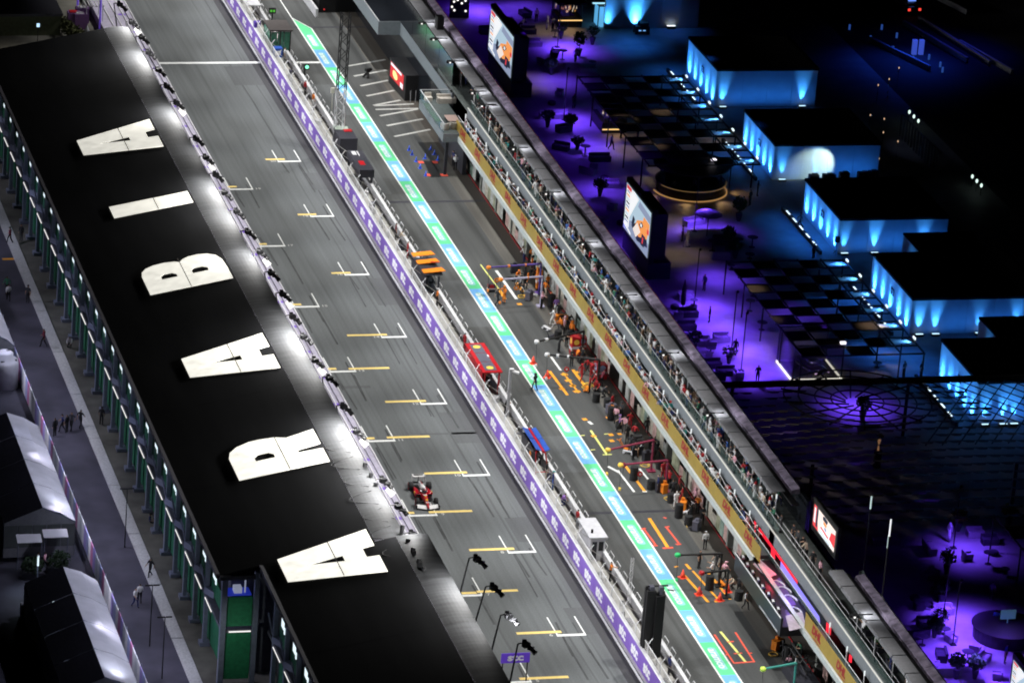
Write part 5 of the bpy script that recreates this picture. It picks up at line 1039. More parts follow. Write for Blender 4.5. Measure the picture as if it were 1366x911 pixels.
extra = [(706, 350), (712, 371), (716, 377), (688, 380), (697, 392), (730, 388), (733, 404), (744, 426), (748, 440), (762, 452), (755, 462), (770, 480), (776, 487), (745, 470), (781, 495), (790, 512), (797, 524), (804, 530), (775, 508), (816, 548), (828, 560), (840, 572), (846, 588), (856, 598), (884, 640), (892, 652), (897, 664), (909, 672), (921, 690), (926, 676), (936, 700), (955, 760), (966, 775), (985, 792), (1045, 880), (1052, 893), (840, 604), (700, 384), (722, 412), (768, 466)]
ec = [('orange', 'black'), ('black', 'black'), ('orange', 'charcoal')]*4+[('black', 'black')]*4+[('red', 'black'), ('charcoal', 'black'), ('red', 'red')]*4+[('black', 'charcoal'), ('pink', 'black'), ('charcoal', 'black')]*4+[('white', 'black'), ('black', 'black')]*4
for k, (px, py) in enumerate(extra):
    a_, c_ = ec[k % len(ec)]; ps = random.choice(('stand', 'reach', 'lean', 'crouch', 'walk', 'folded'))
    person('%s mechanic from the far end among the pit crews, %s top and %s trousers' % (ord_(k), a_, c_), G(px, py, .006), uni(0, 6.3), a_, c_, ps, cap=random.choice((0, 1, 2)), hair=a_ if rnd() < .5 else None, group='pit crews')
for k in range(34):
    px, py = random.choice(((690, 370), (705, 392), (738, 446), (768, 486), (790, 520), (815, 555), (845, 600), (860, 618), (890, 660), (905, 680), (925, 700), (962, 778), (1040, 872))); p = G(px+uni(-9, 9), py+uni(-8, 8)); b = MB(); kind = k % 3
    if kind == 0:
        for j in range(2): r_ = uni(.3, .45); b.path([(r_*math.cos(q), r_*math.sin(q), .03+j*.05) for q in [2*math.pi*i/12 for i in range(13)]], .025, n=4)
        tag(obj('air_hose', b, random.choice((M_blk, M_blk, M_ylw)), None, (p.x, p.y, .006)), 'coil of air hose on the pit apron, %s from the far end of the coils' % ord_(k//3), 'hose', 'air hoses on the pit apron')
    elif kind == 1:
        b.box((0, 0, .22), (.25, 1.1, .08)); b.tube((0, .5, .22), (0, 1.0, .95), .03); b.tube((-.25, 1.0, .95), (.25, 1.0, .95), .03); [b.tube((sx*.2-.04, sy, .1), (sx*.2+.04, sy, .1), .1, n=8) for sx in (-1, 1) for sy in (-.45, .3)]
        tag(obj('car_jack', b, random.choice((M_dk, M_or, M_dk, M_wht)), None, (p.x, p.y, .006), uni(0, 6)), 'low wheeled car jack on the pit apron, %s from the far end of the jacks' % ord_(k//3), 'jack', 'car jacks on the pit apron')
    else:
        b.box((0, 0, .45), (.5, .9, .75)); b.box((0, 0, .86), (.54, .94, .05)); b.box((-.1, .1, 1.0), (.25, .3, .22)); [b.tube((sx*.2-.03, sy*.35, .07), (sx*.2+.03, sy*.35, .07), .07, n=6) for sx in (-1, 1) for sy in (-1, 1)]
        tag(obj('tool_trolley', b, random.choice((M_dk, M_gp, M_dk, M_or)), None, (p.x, p.y, .006), uni(0, 6)), 'small tool trolley on the pit apron, %s from the far end of the trolleys' % ord_(k//3), 'trolley', 'tool trolleys on the pit apron')
# ---- guests on the two terraces
tops = ['white', 'white', 'black', 'charcoal', 'white', 'white', 'white', 'grey', 'beige', 'navy', 'red', 'brown', 'teal', 'blue', 'pink', 'black', 'charcoal', 'green']
WORD = {'stand': 'standing', 'folded': 'with folded arms', 'phone': 'holding up a phone', 'lean': 'leaning forward', 'walk': 'walking', 'reach': 'pointing', 'sit': 'sitting'}
def guests(level, z, xs, y0, y1, n, grp, sel=None):
    made = 0
    for i in range(n):
        y = y0+(y1-y0)*(i+uni(0, .9))/n
        if rnd() < .12: continue
        tp = random.choice(tops); ps = random.choice(('stand', 'stand', 'folded', 'phone', 'lean', 'walk', 'reach')); rb = rnd() < .12
        if rb: tp = 'white'; ps = 'stand'
        bi = int((YZ-y)/bp)
        for _ in range(12):
            lab = 'guest in %s %s on the %s terrace above the %s yellow sign' % (tp, 'robe' if rb else WORD[ps], level, ord_(max(0, bi)))
            if lab not in LABELS: break
            tp = random.choice(tops); ps = random.choice(list(WORD)[:6]); rb = False
        GUESTS.append(person(lab, (uni(*xs), y, z), random.choice((math.pi/2, math.pi/2, uni(0, 6.3)))+uni(-.5, .5), tp, random.choice(('black', 'charcoal', 'navy', 'beige', 'white')) if not rb else 'white', ps, robe=rb, cap=3 if rb else random.choice((0, 0, 0, 1)), hair=random.choice((None, None, None, 'white', 'red')) if not rb else random.choice(('white', 'white', 'red')), group=grp))
GUESTS = []
guests('lower', 4.3, (15.3, 15.85), -5, -106, 150, 'guests on the lower terrace')
guests('upper', 6.3, (16.55, 17.0), -5, -108, 110, 'guests on the upper terrace')
guests('upper', 6.3, (17.1, 18.4), 6, -104, 120, 'guests on the upper terrace')
guests('upper', 6.3, (16.7, 17.6), -126, -146, 6, 'guests on the upper terrace')
# past three hundred people in view the smallest, farthest guests are one crowd
GUESTS.sort(key=lambda o: (o.location-CAM).length)
keep, rest = GUESTS[:118], GUESTS[118:]
cv, cf, cmi, cmat = [], [], [], {}
for o in rest:
    mw = Matrix.Translation(o.location) @ Matrix.Rotation(o.rotation_euler.z, 4, 'Z') @ Matrix.Scale(o.scale.x, 4); off = len(cv)
    idx_ = [cmat.setdefault(sl.material, len(cmat)) for sl in o.material_slots]
    cv += [tuple(mw @ v.co) for v in o.data.vertices]
    for p_ in o.data.polygons: cf.append(tuple(i+off for i in p_.vertices)); cmi.append(idx_[p_.material_index])
    bpy.data.objects.remove(o)
cme = bpy.data.meshes.new('terrace_crowd'); cme.from_pydata(cv, [], cf)
for x in cmat: cme.materials.append(x)
cme.polygons.foreach_set('material_index', cmi); cme.polygons.foreach_set('use_smooth', [True]*len(cf)); cme.update()
co = link('terrace_crowd', cme); tag(co, 'far part of the crowd of guests packed along both terraces', 'crowd'); co['kind'] = 'stuff'
M_plant = mat('plant_green', (.03, .10, .025), .8, noise=.4, scale=4)
def leafball(b, c, rx, ry, rz, n, s):
    for _ in range(n):
        v = Vector((random.gauss(0, 1), random.gauss(0, 1), random.gauss(0, 1))); v.normalize(); v *= uni(.45, 1)
        p = Vector((c[0]+v.x*rx, c[1]+v.y*ry, c[2]+v.z*rz)); a = Vector((uni(-1, 1), uni(-1, 1), uni(-1, 1))).normalized()*s; e = a.orthogonal().normalized()*s*.6
        b.add([p-a, p+e, p+a, p-e], [(0, 1, 2, 3)])
for k, (px, py) in enumerate(((1148, 850), (1185, 885), (1165, 868))):
    c = GX(px, py, 17.6); t = thing('planter', '%s leafy planter box under the canopy at the bottom' % ('far', 'near', 'middle')[k], 'planter', (17.9, c.y, 6.3), group='planters on the upper terrace'); b = MB(); b.box((0, 0, .25), (.5, 1.6, .5)); obj('box', b, M_dk, t); b = MB(); leafball(b, (0, 0, .8), .35, .9, .4, 160, .11); obj('foliage', b, M_plant, t)
# big screen behind the terrace near the podium, camera platform people
def px_screen(label, corners, x, frame_z, pics, thick=.5, leg=None):
    q = [GX(px, py, x) for px, py in corners]; y0, y1 = min(p.y for p in q), max(p.y for p in q); z0, z1 = sum(p.z for p in (q[2], q[3]))/2, sum(p.z for p in (q[0], q[1]))/2
    t = thing('video_screen', label, 'screen', (x, (y0+y1)/2, frame_z)); h = (y1-y0)/2
    b = MB(); b.b2((.04, -h-.35, z0-frame_z-.5), (thick, h+.35, z1-frame_z+.45)); obj('housing', b, M_blk, t)
    if leg: b = MB(); b.b2((.1, -h-.1, .01), (thick+leg, h+.1, z0-frame_z-.5)); obj('base', b, mat('screen_base', (.03, .02, .05), .6, noise=.1), t); b = MB(); b.b2((thick, -h*.9, z0-frame_z-.5), (thick+leg*.7, h*.6, z1-frame_z-.3)); obj('back_housing', b, M_blk, t)
    for nm, poly, m_ in pics:               # u along -Y (left to right as seen), v up, both 0..1
        b = MB(); off = -.001*(pics.index((nm, poly, m_))+1); b.add([(off, h-u*2*h, z0-frame_z+v*(z1-z0)) for u, v in poly], [tuple(range(len(poly)))]); obj(nm, b, m_, t)
    return t
E_sky = emi('pic_sky', (.50, .66, .78), .9); E_wh = emi('pic_white', (.92, .94, .96), 1.0); E_gry = emi('pic_track', (.30, .36, .52), .9); E_or = emi('pic_orange', (.95, .35, .10), 1.0); E_dk = emi('pic_dark', (.03, .04, .08), .6); E_rd = emi('pic_red', (.85, .06, .07), .95); E_pk = emi('pic_pale', (.9, .78, .72), 1.0)
race_pic = [('picture', [(0, 0), (1, 0), (1, 1), (0, 1)], E_sky), ('picture_road', [(0, 0), (1, 0), (1, .3), (.3, .34), (0, .18)], E_gry), ('picture_wall', [(.2, .36), (.5, .95), (.3, 1), (.2, .95)], E_wh), ('timing_tower', [(.02, .12), (.2, .12), (.2, .97), (.02, .97)], E_wh), ('timing_title', [(.02, .9), (.2, .9), (.2, .98), (.02, .98)], E_rd),
            ('car_shadow', [(.3, .26), (.55, .08), (.96, .2), (.9, .42), (.5, .45)], E_dk), ('car_body', [(.42, .3), (.6, .2), (.92, .36), (.95, .55), (.7, .62), (.5, .5)], E_or), ('car_nose', [(.36, .22), (.5, .12), (.66, .34), (.52, .46)], E_pk), ('car_wing', [(.72, .6), (.98, .56), (.98, .72), (.74, .74)], E_or), ('car_wheel', [(.7, .1), (.84, .12), (.86, .36), (.72, .36)], E_dk), ('car_wheel', [(.3, .3), (.38, .26), (.42, .46), (.34, .5)], E_dk), ('car_wheel_stripe', [(.74, .16), (.78, .16), (.79, .3), (.75, .3)], E_rd), ('rear_light', [(.9, .48), (.98, .48), (.98, .58), (.9, .58)], E_rd), ('halo', [(.58, .46), (.66, .42), (.76, .54), (.68, .58)], E_dk), ('driver_helmet', [(.63, .47), (.69, .46), (.71, .53), (.65, .54)], E_wh), ('kerb_band', [(0, .1), (.3, .02), (.3, .07), (0, .16)], E_wh), ('far_stand', [(.5, .8), (1, .74), (1, .9), (.55, .95)], E_gry)]+[('timing_row', [(.04, .84-.08*k), (.17, .84-.08*k), (.17, .88-.08*k), (.04, .88-.08*k)], (E_gry, E_or, E_sky, E_dk)[k % 4]) for k in range(9)]
portrait = [('picture', [(0, 0), (1, 0), (1, 1), (0, 1)], E_pk), ('red_side', [(0, 0), (.25, 0), (.12, 1), (0, 1)], E_rd), ('dark_band', [(.12, .1), (.2, .1), (.2, 1), (.12, 1)], E_dk), ('white_shoulder', [(.3, 0), (.9, 0), (.8, .55), (.4, .6)], E_wh), ('red_patch', [(.75, .3), (1, .2), (1, .8), (.82, .7)], E_rd), ('blue_mark', [(.5, .45), (.6, .4), (.62, .52), (.52, .58)], E_gry), ('dark_hair', [(.42, .78), (.6, .76), (.64, .95), (.5, 1), (.4, .92)], E_dk), ('orange_cheek', [(.45, .6), (.58, .58), (.6, .74), (.46, .76)], E_or), ('red_collar', [(.35, .3), (.7, .22), (.72, .32), (.36, .4)], E_rd), ('blue_stripe', [(.3, .08), (.8, .02), (.8, .1), (.3, .16)], E_sky), ('white_text_row', [(.02, .2), (.1, .2), (.09, .9), (.03, .9)], E_wh)]
px_screen('bright video screen with a close red and white picture behind the podium terrace', [(1089, 674), (1115, 709), (1110, 734), (1084, 699)], 18.9, 6.6, portrait, .3)
for k, (px, py, c1_, ps) in enumerate(((1058, 716, 'black', 'stand'), (1064, 722, 'charcoal', 'reach'), (1070, 728, 'black', 'phone'), (1076, 735, 'beige', 'lean'), (1085, 742, 'black', 'stand'), (1095, 752, 'pink', 'stand'), (1147, 880, 'white', 'lean'))):
    c = GX(px, py, 17.3); person('%s camera guest of the group on the terrace above the podium' % ord_(k), (17.3, c.y, 6.3), uni(0, 6), c1_, 'black', ps, group='guests above the podium')
# ================================================================ paddock
M_wallw = mat('hospitality_white', (.70, .71, .72), .7, noise=.08, scale=.8)
M_rblk = mat('roof_tar', (.004, .004, .005), .8, noise=.2, spec=.1)
M_bdash = emi('led_dash', (.75, .92, 1), 1.6)
BLUE = (.03, .30, 1.0); PURP = (.15, .05, 1.0)
def uplight(x, y, nx, ny, pw, h, col=BLUE):
    """floor lamp half a metre off a wall (outward normal nx, ny), grazing up it"""
    spot('wall_uplight', (x+nx*.5, y+ny*.5, .15), (x-nx*.05, y-ny*.05, h*.36), pw*5.5, 74, 1.0, (.05, .34, 1), .08)
    spot('wall_uplight', (x+nx*.3, y+ny*.3, .15), (x-nx*.02, y-ny*.02, h*.95), pw*11, 40, 1.0, (.05, .34, 1), .08)
def wash(x, y, nx, ny, ln, h, pw, col=(.02, .22, 1)):
    """added blue area light washing a whole wall, no lamp built"""
    o = area('wall_wash', (x+nx*1.5, y+ny*1.5, .5), (x, y, h*.6), pw, .3, .3, col, 150)
    o.data.shape = 'RECTANGLE'
    if ny: o.data.size = ln
    else: o.data.size_y = ln
def hosp(label, near, h, far, right, lw, nw, annex=None, k=0):
    """near: pixel of the near-left base corner, far: pixel of far end of the left wall's base, right: pixel of right end of the near wall's base"""
    c = G(*near); f = G(*far); r = G(*right); L, Wd = f.y-c.y, r.x-c.x
    t = thing('hospitality_suite', label, 'building', (c.x, c.y, 0), group='white hospitality suites with black roofs')
    n = max(1, round(L/2.4))
    for i in range(n): b = MB(); b.b2((0, i*L/n+.015, 0), (.2, (i+1)*L/n-.015, h)); obj('wall_panel', b, M_wallw, t)
    n = max(1, round(Wd/2.6))
    for i in range(n): b = MB(); b.b2((.2+i*(Wd-.2)/n+.015, 0, 0), (.2+(i+1)*(Wd-.2)/n-.015, .2, h)); obj('wall_panel', b, M_wallw, t)
    b = MB(); b.b2((-.08, -.08, h), (Wd+.1, L+.1, h+.25)); b.b2((.3, .3, h+.25), (Wd-.3, L-.3, h+.3)); obj('roof', b, M_rblk, t)
    b = MB(); b.b2((.25, L-.2, 0), (Wd, L, h)); b.b2((Wd-.2, .21, 0), (Wd, L-.21, h)); obj('back_wall', b, M_wallw, t)
    b = MB(); b.box((-.02, L*.47, h*.62), (.04, .9, .7)); obj('wall_sign', b, M_dk, t); b = MB(); b.path([(-.05, L*.47+.25*math.cos(a), h*.62+.22*math.sin(a)) for a in (.5, 1.6, 2.6, 3.6, 4.6)], .03, n=4); obj('sign_symbol', b, M_wallw, t)
    for u, pw in lw: uplight(c.x, c.y+L*u, -1, 0, pw, h)
    for u, pw in nw:
        uplight(c.x+Wd*u, c.y, 0, -1, pw, h)
        b = MB(); b.box((Wd*u, -.5, .1), (.8, .28, .2)); o = obj('floor_lamp', b, M_blk, t); b = MB(); b.b2((Wd*u-.36, -.6, .201), (Wd*u+.36, -.4, .225)); obj('lamp_glass', b, emi('blue_lamp', (.55, .85, 1), 1.6), o)
    wash(c.x, c.y+L/2, -1, 0, L*.9, h, 95); wash(c.x+Wd/2, c.y, 0, -1, Wd*.9, h, 58)
    # low rail of led dashes in front of the left wall
    rt = thing('led_rail', 'low black rail with lit dashes at the %s' % ' '.join(label.split(' with ')[0].replace('white ', '').split()[:7]), 'rail', (c.x-1.9, c.y, 0), group='led rails before the suites')
    b = MB(); b.b2((-.15, -.6, .1), (.1, L+.6, .5)); obj('rail', b, M_blk, rt)
    for i in range(5): y0 = L*(.08+.19*i); b = MB(); b.b2((-.1, y0, .505), (.05, y0+L*.10, .53)); obj('led_dash', b, M_bdash, rt)
    return t, c, L, Wd
LW = [(.1, 150), (.3, 150), (.5, 120), (.7, 150), (.9, 160)]
hosp('white hospitality suite farthest up the paddock with one bright streak on its near wall', (953, 143), 4.0, (909, 99), (1086, 141), LW, [(.07, 170), (.86, 190)])
t2, c2, L2, W2 = hosp('white hospitality suite with a pale lit terrace corner, second from the top', (1030, 240), 3.6, (986, 193), (1170, 238), LW, [(.08, 120), (.4, 60)])
hosp('white hospitality suite third from the top with a dark loudspeaker at its near wall', (1117, 338), 3.4, (1069, 284), (1263, 338), LW, [(.05, 110), (.33, 190), (.78, 150)])
hosp('white hospitality suite fourth from the top with two bright streaks on its near wall', (1213, 446), 3.4, (1161, 385), (1395, 444), LW, [(.06, 190), (.18, 180), (.5, 60), (.78, 120)])
hosp('white hospitality suite lowest of the row behind the dark net', (1300, 566), 3.9, (1259, 508), (1420, 564), LW, [(.1, 190), (.3, 220), (.42, 120)])
spot('terrace_lamp', (c2.x+W2*.55, c2.y-2.5, 2.9), (c2.x+W2*.42, c2.y, 1.6), 620, 74, .5, (.7, 1, .9), .05)
# small annex blocks with a blue-lit left wall
for lab, p, f, r, h in (('small black roofed annex beside the third suite', (1231, 340), (1206, 312), (1290, 338), 1.2), ('small black roofed annex beside the fourth suite', (1335, 455), (1307, 424), (1400, 454), 1.2)):
    c = G(*p, 3.4-h*0); c = Vector((c.x, c.y, 0)); L = G(*f, 3.4).y-c.y; wd = 7
    t = thing('annex', lab, 'building', c, group='annex blocks'); b = MB(); b.b2((0, 0, 0), (.2, L, 3.3)); obj('wall', b, M_wallw, t); b = MB(); b.b2((-.05, -.05, 3.3), (wd, L+.05, 3.5)); obj('roof', b, M_rblk, t); b = MB(); b.b2((.2, 0, 0), (wd, .2, 3.3)); obj('wall', b, M_wallw, t)
    uplight(c.x, c.y+L*.5, -1, 0, 45, 3)
# top suite wall with one streak, glass kiosk beside it
c = G(808, 42); t = thing('hospitality_suite', 'tall white suite wall at the top edge with one bright streak', 'building', (c.x, c.y+1, 0), group='white hospitality suites with black roofs')
for i in range(5): b = MB(); b.b2((i*2.2+.015, 0, 0), (i*2.2+2.185, .2, 5.5)); obj('wall_panel', b, M_wallw, t)
b = MB(); b.b2((-.1, -.1, 5.5), (11.1, 9, 5.7)); obj('roof', b, M_rblk, t)
uplight(c.x+3.6, c.y+1, 0, -1, 380, 5); uplight(c.x+.4, c.y+1, 0, -1, 120, 5)
c = G(797, 38); t = thing('glass_kiosk', 'small glass kiosk glowing cyan with a dark frame near the top edge', 'kiosk', (c.x, c.y, 0)); b = MB(); b.b2((.1, .1, .1), (2.0, 2.0, 2.3)); obj('glowing_screen', b, emi('cyan_panel', (.12, .48, .85), .85), t)
b = MB(); [b.box((x, y, 1.25), (.1, .1, 2.5)) for x in (0, 2.1) for y in (0, 2.1)]; b.b2((-.05, -.05, 2.5), (2.15, 2.15, 2.6)); obj('frame', b, M_blk, t); b = MB(); b.b2((-.6, .5, 2.65), (2.2, .75, 2.75)); obj('light_bar', b, emi('cyan_bar', (.4, .8, 1), 1.2), t)
c = G(895, 39); t = thing('floor_lamp', 'lone bright floor lamp box in the dark yard near the top', 'lamp', (c.x, c.y, 0)); b = MB(); b.box((0, 0, .2), (1.0, .4, .3)); obj('body', b, M_blk, t); b = MB(); b.box((0, 0, .37), (.95, .35, .03)); obj('lamp_glass', b, emi('white_blue', (.85, .95, 1), 1.6), t)
for px, py, l in ((855, 45, 'dark parked service cart with small blue lamps near the top suite'), (1115, 340, 'black loudspeaker on a stand at the third suite'), (1221, 440, 'black loudspeaker on a stand at the fourth suite'), (958, 135, 'black loudspeaker at the wall of the farthest suite')):
    c = G(px, py)
    if 'cart' in l:
        t = thing('service_cart', l, 'cart', c); b = MB(); b.box((0, 0, .55), (1.6, 1.1, .7)); b.box((.2, 0, 1.1), (1.0, 1.0, .5)); obj('body', b, M_blk, t); b = MB(); b.box((-.3, -.56, .5), (.3, .03, .12)); b.box((.2, -.56, .5), (.3, .03, .12)); obj('lamp_pair', b, emi('blue_small', (.2, .5, 1), 1.0), t)
        b = MB(); [b.tube((x-.1, y, .22), (x+.1, y, .22), .22, n=10) for x in (-.7, .7) for y in (-.4, .4)]; obj('wheels', b, MATS['tyre_rubber'], t)
    else: t = thing('loudspeaker', l, 'loudspeaker', c); b = MB(); b.box((0, 0, 1.6), (.4, .35, .6)); b.tube((0, 0, .4), (0, 0, 1.3), .03); [b.tube((0, 0, .5), (.35*math.cos(a), .35*math.sin(a), .02), .02, n=4) for a in (0, 2.1, 4.2)]; obj('cabinet_and_stand', b, M_blk, t)
# ---- pergolas: checkerboard of dark fabric panels in a black frame; spot-lit slats along the right edge
M_fab = mat('shade_fabric', (.022, .018, .02), .9, noise=.3, scale=1.0); M_slat = mat('pale_slat', (.55, .58, .6), .7, noise=.1)
def pergola(label, c0, dx, nc, dy, nr, z, lit, skip=()):
    t = thing('pergola', label, 'pergola', (c0.x, c0.y, 0)); x1 = dx*nc
    for i in range(nr+1): b = MB(); b.b2((-.06, -i*dy-.05, z), (x1+2.4, -i*dy+.05, z+.14)); obj('beam', b, M_blk, t)
    for j in list(range(nc+1))+[nc+.95]: b = MB(); b.b2((j*dx-.06, -nr*dy-.06, z+.141), (j*dx+.06, .06, z+.26)); obj('beam', b, M_blk, t)
    for i in range(nr):
        for j in range(nc):
            if (i+j) % 2 == 1 or (i, j) in skip:
                b = MB(); b.b2((j*dx+.07, -(i+1)*dy+.07, z+.03), ((j+1)*dx-.07, -i*dy-.07, z+.07)); obj('shade_panel', b, M_fab, t)
    for i in range(0, nr+1, 3):
        for x in (0, x1, x1+2.3): b = MB(); b.tube((x, -i*dy, 0), (x, -i*dy, z), .07); obj('post', b, M_blk, t)
    for i in range(nr):
        if i % 2 == lit and i < nr:
            yc = -(i+.5)*dy; b = MB(); b.b2((x1+.08, yc-.42, z+.03), (x1+2.2, yc+.42, z+.07)); obj('lit_slat', b, M_slat, t)
            b = MB(); b.box((x1+2.32, yc, z+.42), (.1, .6, .16)); o = obj('slat_lamp', b, emi('slat_lamp', (.8, .94, 1), 1.6), t)
            spot('slat_spot', (c0.x+x1+2.2, c0.y+yc, z+.40), (c0.x+x1+.7, c0.y+yc, z+.02), 240, 95, .8, (.10, .42, 1), .05)
    return t
p1c = G(770, 104, 3.2); pergola('black pergola of checkerboard shade panels, the upper of two', p1c, 2.35, 4, 2.15, 13, 3.2, 0)
p2c = G(969, 351, 3.2); pergola('black pergola of checkerboard shade panels, the lower of two beside the glass show box', p2c, 2.35, 4, 2.0, 12, 3.2, 0)
p3c = G(1326, 690, 3.2); pergola('black pergola at the lower right edge over the violet floor', p3c, 2.35, 4, 2.2, 8, 3.2, 5)
# ---- bars with warm led strips
M_warm = emi('warm_led', (1.0, .62, .22), 1.2); M_bot = [emi('bottle_amber', (.7, .32, .08), .8), emi('bottle_pale', (.75, .6, .45), .8), emi('bottle_rose', (.6, .25, .15), .6)]
c = G(922, 256); t = thing('round_bar', 'round black bar ringed with a warm light strip under the upper pergola', 'bar', (c.x, c.y+.6, 0))
b = MB(); b.lathe((0, 0, 0), [(3.4, 0), (3.4, 1.05), (3.6, 1.06), (3.6, 1.12), (2.9, 1.12), (2.9, .02)], n=40); obj('counter', b, M_blk, t)
def ringstrip(r, w, z, h, m_, nm, a0=0, a1=360):
    b = MB(); n = 48; pts = [math.radians(a0+(a1-a0)*i/n) for i in range(n+1)]
    for p, q in zip(pts, pts[1:]):
        v = [(rr*math.cos(a), rr*math.sin(a)) for a in (p, q) for rr in (r, r+w)]
        b.add([(v[0][0], v[0][1], z+h), (v[1][0], v[1][1], z+h), (v[3][0], v[3][1], z+h), (v[2][0], v[2][1], z+h), (v[1][0], v[1][1], z), (v[3][0], v[3][1], z)], [(0, 1, 2, 3), (1, 4, 5, 2)])
    return obj(nm, b, m_, t)
ringstrip(3.72, .09, .03, .09, emi('warm_led_soft', (.9, .48, .16), .45), 'light_strip', 180, 372); ringstrip(3.62, .05, 1.0, .06, emi('warm_led_dim', (.5, .3, .12), .3), 'counter_strip', 200, 350)
b = MB(); b.lathe((0, 0, 2.7), [(3.9, 0), (3.9, .12), (.2, .3)], n=40); obj('roof', b, M_blk, t)
for a in range(0, 360, 60): b = MB(); b.tube((3.3*math.cos(math.radians(a+20)), 3.3*math.sin(math.radians(a+20)), 1.1), (3.3*math.cos(math.radians(a+20)), 3.3*math.sin(math.radians(a+20)), 2.7), .06); obj('post', b, M_blk, t)
b = MB(); b.box((2.2, -.2, 3.25), (.5, .5, .14)); b.tube((2.2, -.2, 3.0), (2.2, -.2, 3.2), .05); obj('roof_lamp', b, emi('lilac_white', (.92, .85, 1), 1.6), t)
for a in (200, 250, 300, 345): spot('bar_glow', (c.x+4.3*math.cos(math.radians(a)), c.y+.6+4.3*math.sin(math.radians(a)), .7), (c.x+5.2*math.cos(math.radians(a)), c.y+.6+5.2*math.sin(math.radians(a)), 0), 30, 140, 1, (1, .6, .25), .2)
def square_bar(label, pl, pr_, depth, led):
    a, e = G(*pl), G(*pr_); w = e.x-a.x; t = thing('bar_counter', label, 'bar', (a.x, a.y, 0)); b = MB(); b.b2((0, 0, 0), (w, .6, 1.1)); b.b2((0, .61, 0), (.6, depth, 1.1)); b.b2((w-.6, .61, 0), (w, depth, 1.1)); obj('counter', b, M_blk, t)
    b = MB(); b.b2((0, -.06, led), (w, -.01, led+.12)); obj('light_strip', b, M_warm, t); b = MB(); b.b2((-.3, -.3, 2.7), (w+.3, depth, 2.85)); obj('roof', b, M_blk, t)
    for k in range(26):
        b = MB(); b.lathe((uni(.2, w-.2), uni(.9, depth-.3), uni(1.3, 1.9)), [(.05, 0), (.05, .16), (.02, .22), (.02, .3)], n=6); obj('bottle', b, random.choice(M_bot), t)
    b = MB(); [b.tube((x, y, 1.1), (x, y, 2.7), .05) for x in (.1, w-.1) for y in (.1, depth-.1)]; obj('posts', b, M_blk, t)
    spot('bar_glow', (a.x+w/2, a.y-.5, 1.3), (a.x+w/2, a.y-1.6, 0), 40, 150, 1, (1, .6, .25), .3)
square_bar('small black bar with a scalloped warm light strip near the top screen', (744, 37), (776, 37), 3.2, .75); square_bar('black bar with warm light strip below the left edge of the upper pergola', (803, 178), (836, 178), 4.5, .35)
# ---- video screens towards the terraces
px_screen('bright video screen showing an orange racing car, the upper of two in the paddock', [(655, 15), (685.5, 47), (681, 105), (654, 70)], 26.5, 0, race_pic, .6, 1.8)
px_screen('bright video screen showing an orange racing car, the lower of two in the paddock', [(836.5, 245), (869, 283), (863, 346), (832, 302)], 26.5, 0, race_pic, .6, 1.8)
px_screen('video screen cut by the lower right corner of the photo', [(1352, 880), (1385, 920), (1380, 960), (1351, 915)], 30.0, 0, race_pic, .6, 1.5)
# ---- pools of violet light, each from its own spot, some beside a slim pole
pools = [(757, 66, 520), (641, 16, 420), (702, 12, 130), (766, 163, 330), (785, 196, 260), (742, 110, 150), (800, 255, 150), (941, 312, 520), (958, 372, 170), (942, 411, 430), (962, 441, 430), (992, 469, 430), (1005, 498, 430), (820, 330, 110), (1143, 544, 330), (1277, 829, 620), (1290, 864, 560), (1312, 908, 480), (1290, 735, 260), (1240, 880, 260), (1230, 905, 200), (905, 455, 120), (918, 490, 160), (1345, 860, 130), (1060, 420, 60), (1100, 480, 40)]
for k, (px, py, pw) in enumerate(pools):
    g = G(px, py); spot('violet_spot', (g.x-.3, g.y+.2, 3.4), (g.x, g.y, 0), pw*6.5, 125, 1.0, PURP, .3)
    if k in (0, 3, 7, 9, 11, 12, 15, 16, 18):
        t = thing('light_pole', '%s slim black pole with a violet lamp, counted from the top' % ord_((0, 3, 7, 9, 11, 12, 15, 16, 18).index(k)), 'light pole', (g.x-.95, g.y+.75, 0), group='slim poles with violet lamps'); b = MB(); b.tube((0, 0, 0), (0, 0, 5.6), .05); b.box((0, 0, .03), (.5, .5, .06)); obj('pole', b, M_blk, t); b = MB(); b.tube((.0, 0, 5.72), (.14, -.12, 5.6), .12, n=8); obj('lamp_head', b, M_blk, t)
for k in range(26):                      # added violet fill over the lounge strip, no fixtures
    y = 52-k*7.6; spot('violet_fill', (24.5+(k % 3)*3.8, y, 6.5), (25+(k % 3)*3.8, y, 0), 150*uni(.1, 1.9) if not -108 < y < -56 else 60, 130, 1.0, (.12, .014, 1.0), .4)
# warm light between the pergolas and the net
for px, py, pw in ((890, 300, 60), (905, 340, 50), (1000, 430, 60), (1020, 470, 50), (1160, 480, 90), (830, 200, 60), (710, 110, 50), (870, 235, 50), (735, 45, 70), (1335, 860, 40), (880, 190, 50), (960, 190, 30)):
    g = G(px, py); spot('warm_spot', (g.x, g.y+.5, 5.5), (g.x, g.y, 0), pw*5, 80, 1, (1, .72, .45), .2)
for px, py, pw in ((940, 130, 160), (1000, 215, 140), (1080, 325, 200), (1130, 400, 200), (1180, 470, 200), (900, 100, 100), (840, 60, 160), (890, 40, 120), (1060, 300, 120), (1220, 490, 160)):
    g = G(px, py); spot('blue_spot', (g.x, g.y+.5, 5.5), (g.x, g.y, 0), pw*5, 95, 1, (.02, .2, 1), .3)
